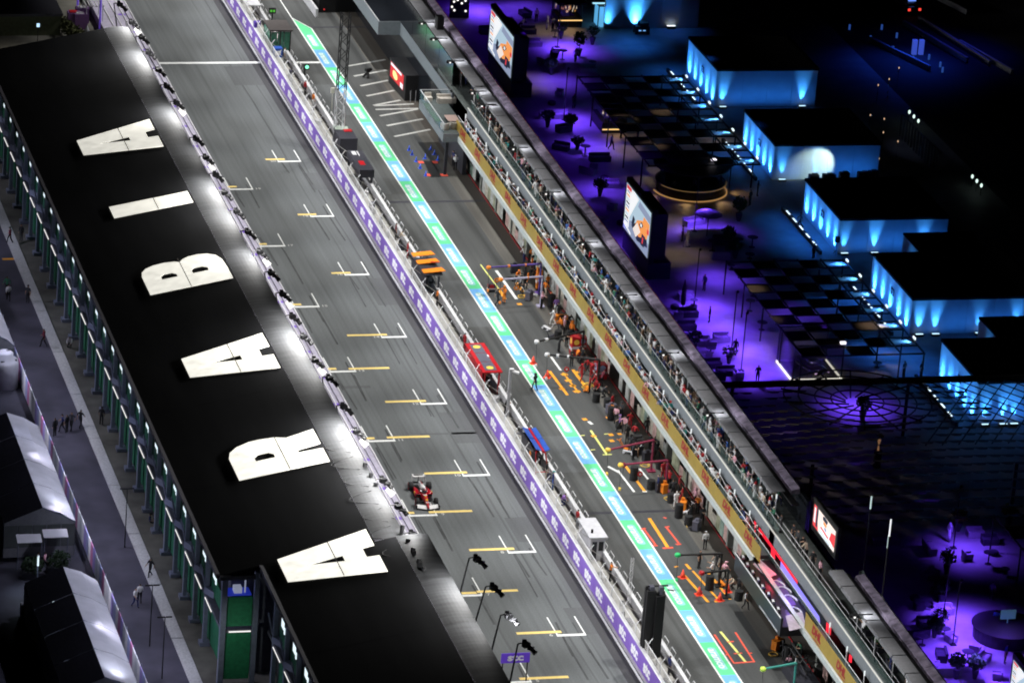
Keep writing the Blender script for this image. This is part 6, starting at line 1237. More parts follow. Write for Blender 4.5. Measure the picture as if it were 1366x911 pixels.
# ---- furniture
M_frn = mat('furniture_grey', (.36, .35, .36), .8, noise=.1); M_frd = mat('furniture_dark', (.05, .05, .06), .8, noise=.1)
def table(label, g, r=.45, h=.75, m_=None, grp=None, stools=0):
    t = thing('bar_table', label, 'table', (g.x, g.y, 0), 0, grp); b = MB(); b.lathe((0, 0, h), [(r, 0), (r, .05)], n=16); obj('table_top', b, m_ or M_frd, t); b = MB(); b.tube((0, 0, .03), (0, 0, h), .05); b.lathe((0, 0, 0), [(r*.6, 0), (r*.6, .03)], n=12); obj('leg', b, M_blk, t)
def plant(label, g, h=1.8, pot=.45, grp='potted plants in the paddock', fl=None):
    t = thing('potted_plant', label, 'plant', (g.x, g.y, 0), uni(0, 6), grp); b = MB(); b.lathe((0, 0, 0), [(pot*.5, 0), (pot, .8), (pot*.95, .85)], n=12); obj('pot', b, M_frd, t); b = MB(); [b.tube((0, 0, .8), (uni(-.2, .2), uni(-.2, .2), h*.75), .025, n=4) for _ in range(4)]; obj('stem', b, mat('stem_brown', (.08, .05, .03), .8), t)
    b = MB(); leafball(b, (0, 0, h*.85), .75, .75, h*.35, 260, .16); obj('foliage', b, fl or M_plant, t)
seats_ = [(784, 96, 0, 'pale sofa', 1.9), (762, 92, 3.1, 'pale sofa', 1.6), (745, 158, 0, 'wide pale sofa', 2.0), (728, 158, 0, 'pale bench sofa', 1.4), (800, 215, 0, 'dark sofa', 2.2), (925, 300, .4, 'pale round-backed sofa', 2.2), (962, 325, 0, 'grey sofa', 1.6), (960, 345, 3.1, 'pale sofa', 1.8), (915, 400, 0, 'violet-lit sofa', 1.5), (918, 422, 0, 'dark sofa', 1.8), (962, 455, 0, 'pale sofa', 1.5),
          (950, 462, 1.2, 'pale armchair sofa', .9), (950, 490, 0, 'dark sofa', 1.6), (968, 500, 0, 'dark sofa', 1.8), (916, 440, 0, 'dark sofa', 1.7), (938, 460, 0, 'violet-lit sofa', 1.3), (1258, 818, 0, 'pale sofa', 1.6), (1232, 812, 0, 'dark sofa', 1.6), (1310, 885, .9, 'white-edged sofa', 2.4), (1292, 893, .2, 'pale sofa', 1.5), (1262, 900, 3.1, 'pale corner sofa', 2.4), (1238, 835, 0, 'dark sofa', 1.8), (1300, 715, 0, 'pale lounge seat', 1.4), (1250, 895, 1.6, 'pale sofa', 1.5), (1320, 725, 0, 'dark lounge seat', 1.4),
          (650, 45, 0, 'dark sofa', 1.8), (705, 45, 0, 'dark sofa', 1.6), (740, 75, 1.2, 'dark sofa', 1.4), (815, 250, 0, 'violet-lit bench', 1.8), (800, 300, 0, 'violet-lit sofa', 1.8), (1180, 725, 0, 'long violet sofa', 2.4), (1240, 735, 1.5, 'violet sofa', 2.0)]
for k, (px, py, rz, w_, wd) in enumerate(seats_):
    g = G(px, py); near = ('near the top screen' if py < 120 else 'left of the upper pergola' if py < 260 else 'below the round bar' if py < 360 else 'left of the glass show box' if py < 520 else 'in the lower violet lounge')
    sofa('%s %s, %s counted downwards' % (w_, near, ord_(k)), (g.x, g.y, 0), rz, wd, 2 if wd > 1.2 else 1, M_frn if ('pale' in w_ or 'white' in w_ or 'violet' in w_) else M_frd, 'lounge sofas in the paddock')
for k, (px, py) in enumerate(((750, 80), (790, 88), (756, 170), (780, 208), (950, 335), (985, 325), (1003, 330), (975, 360), (1000, 345), (925, 410), (948, 470), (1260, 845), (1290, 880), (1270, 893), (1318, 752), (1340, 765), (1150, 415), (1170, 490), (1000, 415), (740, 50), (700, 30), (1230, 860), (1016, 440), (1005, 395))):
    table('%s small dark round table of the paddock lounges from the top' % ord_(k), G(px, py), uni(.35, .55), random.choice((.45, .75, 1.05)), None, 'small round tables in the paddock')
for k, (px, py, h) in enumerate(((772, 75, 2.4), (790, 60, 2.0), (970, 335, 2.2), (980, 345, 1.6), (1255, 805, 1.9), (1252, 845, 2.0), (1278, 708, 1.7), (1345, 700, 1.6), (1150, 560, 2.0), (760, 175, 1.6), (985, 295, 2.2))): plant('%s potted plant of the lounges from the top' % ('tall dark', 'bushy', 'spreading', 'small')[k % 4]+', number %d' % (k+1) if False else ord_(k)+' large potted plant of the lounges', G(px, py), h, .35, fl=mat('leaf_lime', (.2, .22, .03), .8, noise=.3) if k in (6, 7) else None)
# closed parasol
g = G(910, 418); t = thing('closed_parasol', 'tall closed dark parasol beside the lower screen', 'parasol', (g.x, g.y, 0)); b = MB(); b.tube((0, 0, 0), (0, 0, 3.4), .04); b.box((0, 0, .05), (.7, .7, .1)); obj('pole', b, M_blk, t); b = MB(); b.smooth = True; b.lathe((0, 0, .9), [(.2, 0), (.26, .5), (.22, 1.5), (.05, 2.4)], n=10); obj('folded_canopy', b, M_frd, t)
g = G(945, 318); t = thing('open_parasol', 'round dark parasol over the bright violet table', 'parasol', (g.x, g.y+.6, 0)); b = MB(); b.tube((0, 0, 0), (0, 0, 2.6), .04); obj('pole', b, M_blk, t); b = MB(); b.lathe((0, 0, 2.3), [(1.4, 0), (.8, .28), (.05, .45)], n=10); obj('canopy', b, M_frd, t)
# people in the paddock
pd = [(828, 185, 'black', 'black', 'stand', 'man in black under the warm bar light'), (815, 200, 'navy', 'black', 'walk', 'man in dark blue walking left of the bar'), (850, 190, 'black', 'charcoal', 'stand', 'dark figure under the pergola edge'), (767, 85, 'grey', 'charcoal', 'walk', 'person in grey by the pale sofa'), (765, 145, 'charcoal', 'black', 'stand', 'dark figure on the violet floor'), (916, 330, 'white', 'white', 'walk', 'person in white robe beside the lower screen', True), (910, 322, 'beige', 'brown', 'stand', 'person in beige beside the lower screen'),
      (939, 388, 'navy', 'black', 'stand', 'dark figure standing on blue violet floor'), (946, 430, 'black', 'black', 'stand', 'dark slim figure at the violet pool'), (980, 475, 'black', 'charcoal', 'stand', 'dark slim figure right of the pale sofa'), (1010, 510, 'black', 'black', 'stand', 'dark figure at the lowest violet pool of the upper lounge'), (1067, 305, 'charcoal', 'black', 'walk', 'dark figure near the third suite'), (1085, 345, 'navy', 'black', 'stand', 'man in dark suit near the third suite'), (1010, 262, 'black', 'black', 'folded', 'dark figure right of the round bar'),
      (1000, 275, 'black', 'black', 'stand', 'second dark figure right of the round bar'), (1228, 505, 'black', 'black', 'stand', 'dark figure at the far side of the net'), (1270, 500, 'black', 'black', 'walk', 'dark figure before the lowest suite'), (1262, 503, 'black', 'black', 'folded', 'dark figure of a pair before the lowest suite'), (1205, 505, 'charcoal', 'black', 'stand', 'dark figure beside stools at the net edge'), (1265, 722, 'white', 'white', 'stand', 'person in pale robe in the lower lounge', True), (1340, 885, 'blue', 'black', 'stand', 'person in blue at the lower right pole'),
      (1327, 838, 'blue', 'navy', 'stand', 'person in bright blue at the dark round bar'), (925, 258, 'purple', 'black', 'stand', 'person in purple top at the round bar'), (899, 262, 'grey', 'black', 'lean', 'person in grey leaning on the round bar'), (730, 40, 'white', 'white', 'stand', 'person in white near the top bar', True), (737, 43, 'grey', 'black', 'stand', 'person in grey near the top bar'), (697, 38, 'white', 'black', 'sit', 'seated person in white near the top screen'), (715, 30, 'beige', 'black', 'stand', 'person in beige near the top bar'), (1248, 790, 'charcoal', 'black', 'sit', 'seated dark figure in the lower lounge'), (1322, 800, 'purple', 'black', 'stand', 'person in purple near the lower pergola')]
for it in pd: person(it[5], G(it[0], it[1], .005), uni(0, 6.3), it[2], it[3], it[4], robe=len(it) > 6, cap=3 if len(it) > 6 else 0, hair='white' if len(it) > 6 else None, group='people in the paddock')
# ---- glass show box with a dark car
a, e = G(1056, 509), G(1124, 509); w = e.x-a.x; dpt = G(1035, 483).y-a.y; t = thing('show_box', 'glass show box with a white light strip along its base', 'glass box', (a.x, a.y, 0))
b = MB(); b.b2((0, -.06, .02), (w, .04, .22)); b.b2((-.06, .05, .02), (.04, dpt, .22)); b.b2((w-.05, .05, .02), (w+.05, dpt, .2)); obj('light_strip', b, emi('strip_warm_white', (1, .95, .8), 1.15), t)
b = MB(); [b.box((x, y, 1.7), (.1, .1, 3.4)) for x in (.05, w-.05) for y in (.1, dpt)]; b.b2((0, .0, 3.4), (w, .12, 3.5)); b.b2((0, dpt-.06, 3.4), (w, dpt+.06, 3.5)); b.b2((0, .1, 3.41), (.1, dpt, 3.49)); b.b2((w-.1, .1, 3.41), (w, dpt, 3.49)); obj('frame', b, mat('box_frame', (.05, .05, .06), .4), t)
b = MB(); b.b2((.1, dpt-.05, .25), (w-.1, dpt-.02, 3.3)); obj('back_panel', b, mat('box_back', (.16, .14, .2), .5, noise=.1), t)
spot('box_lamp', (a.x+w*.7, a.y+1.0, 3.2), (a.x+w*.4, a.y+dpt*.6, .5), 160, 120, 1, (.75, .6, 1), .1); spot('box_glow', (a.x-1.6, a.y+dpt*.5, 3.4), (a.x, a.y+dpt*.5, 1.5), 500, 90, 1, PURP, .2)
b = MB(); b.b2((.1, .2, .03), (w-.1, dpt-.1, .1)); obj('floor', b, M_blk, t)
for q in ((.1, .08, w-.1, .1), (.03, .15, .05, dpt)): b = MB(); b.b2((q[0], q[1], .25), (q[2], q[3], 3.4)); obj('glass_pane', b, mat('box_glass', (.3, .28, .34), .1, noise=0, alpha=.3, spec=.7), t)
b = MB(); b.box((w-.2, .1, 3.65), (.5, .3, .2)); obj('corner_lamp', b, emi('lamp_pinkish', (1, .92, 1), 1.5), t)
ct = thing('show_car', 'dark sports car parked inside the glass show box', 'car', (a.x+w*.5, a.y+dpt*.45, .1), .25); b = MB(); b.smooth = True
def rr_(y, w_, z0, z1): return [(w_*math.copysign(abs(math.cos(q))**.7, math.cos(q)), y, (z0+z1)/2+(z1-z0)/2*math.copysign(abs(math.sin(q))**.7, math.sin(q))) for q in [2*math.pi*i/14 for i in range(14)]]
b.loft([rr_(-2.1, .6, .3, .7), rr_(-1.9, .85, .25, .85), rr_(-.9, .92, .22, .9), rr_(.6, .92, .22, .95), rr_(1.7, .88, .25, .95), rr_(2.1, .6, .35, .8)]); obj('body', b, mat('car_black_paint', (.012, .008, .014), .15, noise=0, spec=.8), ct)
b = MB(); b.smooth = True; b.loft([rr_(-.9, .6, .88, .95), rr_(-.3, .66, .85, 1.3), rr_(.6, .66, .85, 1.33), rr_(1.4, .6, .88, .98)]); obj('cabin_glass', b, M_dglass, ct)
for x in (-.85, .85):
    for y in (-1.35, 1.35): b = MB(); b.tube((x-.1, y, .33), (x+.1, y, .33), .33, n=14); obj('wheel', b, MATS['tyre_rubber'], ct)
    b = MB(); b.box((x*.7, -2.04, .6), (.35, .08, .12)); obj('headlight', b, emi('pink_glint', (.7, .45, .7), .6), ct)
# ---- dark net canopy of overlapping scales with a round opening
n0 = G(958, 516, 5.0); n1 = G(1400, 505, 5.0); t = thing('net_canopy', 'large dark net canopy of overlapping scales with a round violet opening', 'canopy', (n0.x, n0.y, 0))
oc = G(1143, 540, 5.0); ocl = Vector((oc.x-n0.x, oc.y-n0.y, 5)); R0 = 5.2
spot('net_fill', (19.5, n0.y-8, 9.6), (n0.x+12, n0.y-12, 5), 900, 100, 1, (1, .85, .75), .3); M_sc = mat('scale_fabric', (.05, .045, .04), .6, noise=.4, scale=2); b = MB(); i = 0; wX = n1.x-n0.x+4; sx = 1.25; nx_, ny_ = int(wX/sx), 20; sy = 1.55; xlim = G(1262, 516, 5.0).x-n0.x  # the spot is an added fill light on the net, without a fixture
for j in range(ny_):
    for i in range(nx_):
        x = i*sx+(.5*sx if j % 2 else 0); y = -j*sy-.3; 
        dd = math.hypot(x-ocl.x, (y-ocl.y))
        if dd < R0 or x > xlim+j*.3 or (dd < 12 and rnd() < .16): continue
        z = 5.0+.9*math.sin(max(0, min(1, i/nx_))*math.pi)*math.sin(j/ny_*math.pi)
        if x < 0.2+j*.0: continue
        b.add([(x-.36*sx, y+.75, z-.12), (x+.36*sx, y+.75, z-.12), (x+.52*sx, y-.1, z+.2), (x+.24*sx, y-.78, z+.3), (x-.24*sx, y-.78, z+.3), (x-.52*sx, y-.1, z+.2)], [(0, 5, 4, 3, 2, 1)])
o = obj('scale_panels', b, M_sc, t); o['kind'] = 'stuff'
for r in (R0*.45, R0*.72, R0*1.0, R0*1.25): b = MB(); b.path([ocl+Vector((r*math.cos(q), r*math.sin(q), .3+.05*r)) for q in [2*math.pi*k/32 for k in range(33)]], .07, n=5); obj('ring', b, M_blk, t)
for k in range(14):
    q = 2*math.pi*k/14; b = MB(); b.tube(ocl+Vector((R0*.2*math.cos(q+.5), R0*.2*math.sin(q+.5), .3)), ocl+Vector((R0*1.3*math.cos(q), R0*1.3*math.sin(q), .5)), .08, n=5); obj('rib', b, M_blk, t)
b = MB()
for k in range(26):
    x = xlim-3+k*1.5; b.tube((x, -.1, 5.1), (x+9, -16, 5.8), .06, n=4); b.tube((x+6, -.1, 5.1), (x-4, -16, 5.8), .06, n=4)
o = obj('lattice_bars', b, M_blk, t); o['kind'] = 'stuff'
b = MB(); b.b2((-.4, -.15, 4.9), (wX, .2, 5.4)); obj('edge_beam', b, M_blk, t)
for x, y in ((1, -1), (wX*.5, -.5), (wX-4, -1), (3, -ny_*.9), (wX*.6, -ny_*.95)): b = MB(); b.tube((x, y, 0), (x, y, 5.2), .16, n=8); obj('mast', b, M_blk, t)
t = thing('flower_vase', 'pale tall vase of flowers on a dark column in the round opening', 'vase', (oc.x+1.6, oc.y-2.2, 0)); b = MB(); b.tube((0, 0, 0), (0, 0, 1.6), .35, n=10); obj('column', b, M_frd, t); b = MB(); b.lathe((0, 0, 1.6), [(.1, 0), (.05, .5), (.16, 1.0)], n=10); obj('vase', b, mat('peach_vase', (.6, .35, .2), .5, emis=(.6, .3, .15), es=.3, noise=0), t); b = MB(); leafball(b, (0, 0, 2.9), .35, .35, .3, 40, .12); obj('flowers', b, mat('flower_olive', (.2, .2, .08), .8), t)
# red and white small lamps by the net, slim light tubes
for k, (px, py, h, cl) in enumerate(((1017, 640, 1.6, 'red'), (1060, 668, 1.2, 'red'), (1189, 690, 1.6, 'white'), (1186, 712, 1.2, 'pale'), (1024, 625, 2.0, 'white'), (1163, 660, 1.2, 'pale'), (976, 585, 1.2, 'red'))):
    p = GX(px, py, 21.5); z0 = max(.02, p.z-h); t = thing('light_tube', '%s slim %s light tube at the net edge, counted from the left' % (ord_(k), cl), 'lamp', (21.5, p.y, 0)); b = MB(); b.tube((0, 0, 0), (0, 0, z0), .04); obj('stand', b, M_blk, t); b = MB(); b.tube((0, 0, z0), (0, 0, z0+h*.9), .06); obj('tube', b, emi('tube_'+cl, {'red': (1, .02, .04), 'white': (.95, .97, 1), 'pale': (.5, .65, .65)}[cl], 1.0), t)
# ---- far dark yard: parked car, lamps, lit gate pillars, fence
c = G(1209, 14); t = thing('parked_car', 'dark car with two red tail lamps in the far yard', 'car', (c.x, c.y, .0), .1); b = MB(); b.smooth = True; b.loft([rr_(-2.1, .7, .3, .8), rr_(-1.9, .88, .25, .95), rr_(0, .92, .22, 1.0), rr_(1.9, .85, .25, .85), rr_(2.2, .6, .35, .7)]); obj('body', b, MATS['car_black_paint'], t); b = MB(); b.smooth = True; b.loft([rr_(-1.5, .7, .95, 1.1), rr_(-.9, .75, .95, 1.5), rr_(.4, .75, .95, 1.5), rr_(1.2, .7, .95, 1.05)]); obj('cabin_glass', b, M_dglass, t)
for s in (-1, 1):
    b = MB(); b.box((s*.66, -2.12, .72), (.3, .08, .28)); obj('tail_lamp', b, emi('tail_red', (1, .06, .04), 1.2), t)
    for y in (-1.3, 1.35): b = MB(); b.tube((s*.85-.1, y, .33), (s*.85+.1, y, .33), .33, n=12); obj('wheel', b, MATS['tyre_rubber'], t)
b = MB(); b.box((0, -1.2, 1.52), (.9, .3, .08)); obj('roof_lamp', b, emi('roof_blue', (.15, .3, 1), 1.2), t)
for k, (px, py) in enumerate(((1161, 55), (1176, 40), (1191, 69), (1196, 51), (1218, 82), (1239, 80), (1133, 40), (1257, 97), (1254, 90))):
    g = G(px, py); t = thing('lit_bollard', '%s blue-lit bollard in the far dark yard' % ord_(k), 'bollard', (g.x, g.y, 0), group='blue-lit bollards'); b = MB(); b.b2((-.09, -.09, 0), (.09, .09, .6)); obj('post', b, emi('bollard_blue', (.05, .16, .7), .35), t)
for k, px in enumerate((1219, 1228)):
    g = G(px, 73); t = thing('gate_pillar', '%s tall blue-lit gate pillar in the far yard' % ('left', 'right')[k], 'pillar', (g.x, g.y, 0), group='gate pillars'); b = MB(); b.b2((-.25, -.2, 0), (.25, .2, 1.7)); obj('pillar', b, emi('pillar_blue', (.08, .16, .9), .45), t)
for k, (px, py) in enumerate(((1219, 157), (1303, 243))):
    for j in range(3):
        g = G(px-6+j*6, py-6+j*6, 1.0); t = thing('work_lamp', '%s of three greenish white work lamps in the %s cluster' % (('left', 'middle', 'right')[j], ('upper', 'lower')[k]), 'lamp', (g.x, g.y, 0), group='greenish white work lamps'); b = MB(); b.tube((0, 0, 0), (0, 0, .9), .04); obj('stand', b, M_blk, t); b = MB(); b.smooth = True; b.lathe((0, 0, .9), [(.04, 0), (.12, .1), (.13, .3), (.04, .42)], n=10); obj('lamp', b, emi('lamp_green_white', (.75, 1, .9), 1.3), t)
for k in range(9):
    g = G(random.choice((1130, 1170, 1177, 1165, 1180, 1195, 1199, 1192, 1183))+uni(-6, 6), (92, 107, 115, 155, 160, 178, 185, 190, 213)[k], 2.0); t = thing('string_lamp', '%s small warm lamp in the dark between the top suites' % ord_(k), 'lamp', (g.x, g.y, 0), group='small warm lamps in the dark'); b = MB(); b.tube((0, 0, 0), (0, 0, 2), .03, n=4); obj('stand', b, M_blk, t); b = MB(); b.lathe((0, 0, 2), [(.03, 0), (.07, .06), (.03, .2)], n=8); obj('bulb', b, emi('bulb_warm', (1, .65, .4), .8), t)
a, e = G(1200, 182), G(1252, 235); t = thing('slat_fence', 'dim slatted fence in the far dark yard', 'fence', (a.x, a.y, 0)); d = e-a; n = 14
for i in range(n): b = MB(); b.box((d.x*i/n, d.y*i/n, 1.2), (.12, .3, 2.4)); obj('slat', b, M_fas, t)
b = MB(); b.tube((0, 0, 2.45), (d.x, d.y, 2.45), .08); obj('rail', b, M_fas, t)
spot('yard_lamp', (G(1220, 75).x, G(1220, 75).y-1, 6), G(1215, 85), 1700, 120, 1, (.02, .09, 1), .3); spot('yard_lamp', (a.x-4, a.y-4, 6), (a.x+2, a.y-4, 1), 60, 90, 1, (.5, .6, 1), .3)
# club of lit heads at the top: small cluster of white lamps
c = G(612, 24); t = thing('lamp_cluster', 'cluster of small white lamps on a black frame near the top', 'lamp frame', (c.x, c.y, 0)); b = MB(); b.b2((-1.1, -.1, 0), (1.1, .1, 2.2)); obj('frame', b, M_blk, t)
for x, z in ((-.7, 1.9), (-.3, 2.1), (.2, 1.7), (.6, 2.0), (-.6, .9), (.7, .8), (-.9, 1.3)): b = MB(); b.tube((x, -.1, z), (x, -.16, z), .13, n=10); obj('lamp', b, emi('cluster_white', (1, .95, .9), 1.2), t)
# ---- stools, dark round bar at the lower right
c = G(1340, 850); t = thing('round_bar', 'dark round bar at the lower right with a blue screen', 'bar', (c.x, c.y, 0)); b = MB(); b.lathe((0, 0, 0), [(2.6, 0), (2.6, 1.05), (2.8, 1.1), (2.8, 1.16)], n=32); obj('counter', b, M_blk, t); b = MB(); b.box((.2, .3, 1.9), (1.3, .06, .8)); b.tube((.2, .3, 1.1), (.2, .3, 1.6), .05); obj('screen', b, emi('dim_teal', (.05, .12, .2), .5), t)

# low kerb walls of the far yard road
for k, (x0, y0, x1, y1) in enumerate(((1160, 56, 1240, 95), (1205, 34, 1290, 84), (1225, 28, 1320, 88), (1280, 60, 1350, 100), (1250, 0, 1290, 20))):
    a, e = G(x0, y0), G(x1, y1); d = e-a; t = thing('low_wall', '%s long low wall along the far dark road' % ord_(k), 'wall', (a.x, a.y, 0), math.atan2(d.y, d.x), 'low walls of the far road'); b = MB(); b.b2((0, -.15, 0), (d.length, .15, .6)); obj('wall', b, M_gry, t)
spot('yard_lamp', (G(1290, 60).x, G(1290, 60).y-2, 8), G(1275, 70), 900, 120, 1, (.03, .05, 1), .3)
# furniture silhouettes on the terrace of the second suite
for k, (px, py) in enumerate(((1080, 236), (1100, 238), (1120, 238), (1146, 240), (1158, 241))):
    c = G(px, py+4); t = thing('terrace_cabinet', '%s dark cabinet before the wall of the second suite from the left' % ord_(k), 'cabinet', (c.x, c.y-1.2, 0), 0, 'dark cabinets at the second suite'); b = MB(); b.box((0, 0, .5+.1*k), (1.0+.3*(k % 2), .6, 1.0+.2*k)); obj('body', b, M_frd, t); b = MB(); b.box((.1, 0, 1.05+.2*k), (.5, .4, .12)); obj('top_box', b, M_red if k == 3 else M_frd, t)

# more lounge pieces along the rear of the pit building
zs = [(746, 128), (736, 140), (752, 176), (770, 200), (792, 226), (806, 240), (784, 232), (800, 262), (816, 280), (828, 300), (748, 200), (730, 170), (905, 425), (930, 448), (912, 455), (925, 470), (942, 478), (936, 492), (955, 505), (972, 485), (985, 505), (900, 412), (1236, 825), (1246, 850), (1268, 855), (1230, 880), (1255, 878), (1275, 905), (1300, 870), (1220, 800), (1240, 770), (1262, 765), (1290, 745), (1325, 740), (1225, 850), (1300, 905), (1330, 905), (690, 60), (712, 62), (735, 100), (722, 85), (668, 30), (700, 22), (748, 52)]
for k, (px, py) in enumerate(zs):
    g = G(px, py); w_ = k % 4; up_ = 'upper' if py < 560 else 'lower'
    if w_ == 0:
        t = thing('armchair', 'boxy armchair, %s extra seat from the top of the %s violet lounge' % (ord_(k), up_), 'armchair', (g.x, g.y, 0), uni(0, 6), 'boxy armchairs of the lounges'); b = MB(); b.box((0, 0, .2), (.8, .8, .4)); obj('seat', b, M_frn, t); b = MB(); b.box((0, .34, .5), (.8, .14, .5)); obj('backrest', b, M_frn, t)
        for s_ in (-1, 1): b = MB(); b.box((s_*.36, -.05, .42), (.12, .72, .3)); obj('armrest', b, M_frn, t)
    elif w_ == 1:
        t = thing('stool', 'round dark pouf, %s small seat from the top of the %s violet lounge' % (ord_(k), up_), 'stool', (g.x, g.y, 0), 0, 'round poufs of the lounges'); b = MB(); b.smooth = True; b.lathe((0, 0, 0), [(.34, 0), (.42, .12), (.42, .34), (.34, .42)], n=14); obj('pouf', b, M_frd, t)
    elif w_ == 2: sofa('low sofa, %s extra piece from the top of the %s violet lounge' % (ord_(k), up_), (g.x, g.y, 0), uni(0, 6), 1.7, 2, M_frd if k % 8 == 2 else M_frn, 'low sofas of the lounges')
    else: plant('leafy potted plant, %s extra piece from the top of the %s violet lounge' % (ord_(k), up_), g, uni(1.2, 1.9), .3, 'plants of the lounges')
# ================================================================ service road and yard, left of the grandstand
M_tent = mat('tent_white', (.44, .44, .48), .95, noise=.12, scale=.8); M_tentd = mat('tent_unlit_slope', (.010, .010, .013), 1.0, noise=.2, spec=.02); M_tw = mat('tent_wall', (.30, .31, .34), .7, noise=.12)  # unlit roof slopes: shade put into the black tent colour
# printed fence along the road
A, B_ = G(43, 513, 2.0), G(190, 905, 2.0); xf = (A.x+B_.x)/2
t = thing('printed_fence', 'white fence with violet and pink printed panels along the service road', 'fence', (xf, -60, 0)); cols = [mat('fence_'+n_, c_, .6, noise=.15) for n_, c_ in (('white', (.8, .8, .84)), ('violet', (.42, .34, .72)), ('pink', (.6, .24, .45)), ('blue', (.42, .46, .75)), ('grey', (.55, .58, .62)))]
y = 30.0; k = 0
while y > -140:
    b = MB(); b.b2((-.03, -1.08+y+60, .08), (.03, y+60-.02, 2.0)); obj('fence_panel', b, cols[(0, 4, 0, 1, 3, 0, 2, 1, 4, 0, 3, 2)[k % 12]], t)
    if k % 3 == 0: b = MB(); b.tube((.08, y+60, 0), (.08, y+60, 2.15), .04); obj('post', b, M_steel, t)
    y -= 1.1; k += 1
def tent(label, ridge0, ridge1, eave1, zr, ze, left_w, gable=True):
    """ridge0/ridge1: far and near ridge pixels, eave1: near right eave pixel"""
    a, c, e = G(*ridge0, zr), G(*ridge1, zr), G(*eave1, ze); L = a.y-c.y; w = e.x-c.x
    t = thing('marquee', label, 'tent', (c.x, c.y, 0)); nb_ = max(2, round(L/5))
    for i in range(nb_):
        y0, y1 = i*L/nb_+.03, (i+1)*L/nb_-.03
        for x0, x1, z0, z1, nm in ((0, w*.55, zr, zr-(zr-ze)*.4, 'roof_sheet'), (w*.55+.01, w, zr-(zr-ze)*.42, ze, 'roof_sheet')):
            b = MB(); b.add([(x0, y0, z0), (x1, y0, z1), (x1, y1, z1), (x0, y1, z0)], [(0, 1, 2, 3)]); obj(nm, b, M_tent, t)
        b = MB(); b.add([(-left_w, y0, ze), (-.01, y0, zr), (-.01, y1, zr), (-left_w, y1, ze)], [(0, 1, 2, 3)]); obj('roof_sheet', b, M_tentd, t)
        b = MB(); b.tube((0, y0, zr), (w, y0, ze-.02), .05, n=5); obj('rafter', b, M_steel, t)
        b = MB(); b.b2((w-.06, y0, 0), (w-.02, y1, ze-.05)); obj('side_wall', b, M_tw, t); b = MB(); b.b2((-left_w, y0, 0), (-left_w+.04, y1, ze-.05)); obj('side_wall', b, M_tw, t)
    b = MB(); b.add([(-left_w, 0, ze), (w, 0, ze), (0, 0, zr-.03)], [(0, 1, 2)]); obj('gable', b, M_tw, t)
    n = 5
    for i in range(n): x0 = -left_w+(left_w+w)*i/n; b = MB(); b.b2((x0+.05, -.02, .9), (x0+(left_w+w)/n-.05, .02, ze-.2)); obj('window_panel', b, mat('tent_window', (.16, .18, .18), .5, noise=.1), t)
    b = MB(); b.b2((-left_w, .03, 0), (w, .08, ze)); obj('front_wall', b, M_tw, t)
    return t, c, L, w
tent('white marquee with shade painted on half its roof beside the printed fence, the upper one', (12, 550), (57, 677), (98, 688), 4.3, 3.0, 3.1)
t4 = tent('white marquee with shade painted on half its roof beside the printed fence, the lower one', (87, 755), (140, 903), (182, 908), 4.3, 3.0, 3.0)
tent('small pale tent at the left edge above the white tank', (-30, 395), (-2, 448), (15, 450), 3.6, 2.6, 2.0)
for px, py in ((40, 722), (75, 715)):
    c = G(px, py, 2.4); t = thing('awning', 'white awning in front of the upper marquee, %s of two' % ('left' if px < 60 else 'right'), 'awning', (c.x, c.y, 0), group='awnings of the upper marquee'); b = MB(); b.add([(-1.0, 0, 2.3), (1.0, 0, 2.3), (1.0, 1.0, 2.6), (-1.0, 1.0, 2.6), (-1, 0, 2.25), (1, 0, 2.25)], [(0, 1, 2, 3), (4, 5, 1, 0)]); obj('sheet', b, M_tent, t); b = MB(); [b.tube((x, 0, 0), (x, 0, 2.3), .04) for x in (-.95, .95)]; obj('posts', b, M_steel, t)
    tr = thing('hedge_tub', 'dark bushy hedge in tubs below the awnings, %s of two' % ('left' if px < 60 else 'right'), 'hedge', (c.x, c.y-1.6, 0), group='hedges below the awnings'); b = MB(); b.b2((-.9, -.4, 0), (.9, .4, .5)); obj('tub', b, M_dk, tr); b = MB(); leafball(b, (0, 0, 1.1), 1.0, .7, .8, 320, .14); obj('foliage', b, mat('hedge_dark', (.012, .03, .01), .9, noise=.4), tr)
# white tank
c = G(9, 522); t = thing('water_tank', 'round white water tank with dark hatches beside the printed fence', 'tank', (c.x-.1, c.y+1.2, 0)); b = MB(); b.smooth = True; b.lathe((0, 0, 0), [(1.25, 0), (1.25, 2.2), (1.15, 2.55), (.75, 2.8), (.75, 3.15), (.55, 3.3)], n=24); obj('tank', b, mat('tank_white', (.6, .6, .66), .5, noise=.08), t)
for x, y, z in ((.85, -.45, 2.6), (-.3, -.85, 2.65), (.3, .2, 3.25), (-.35, .3, 3.2)): b = MB(); b.box((x, y, z), (.3, .22, .12)); obj('hatch', b, M_dk, t)
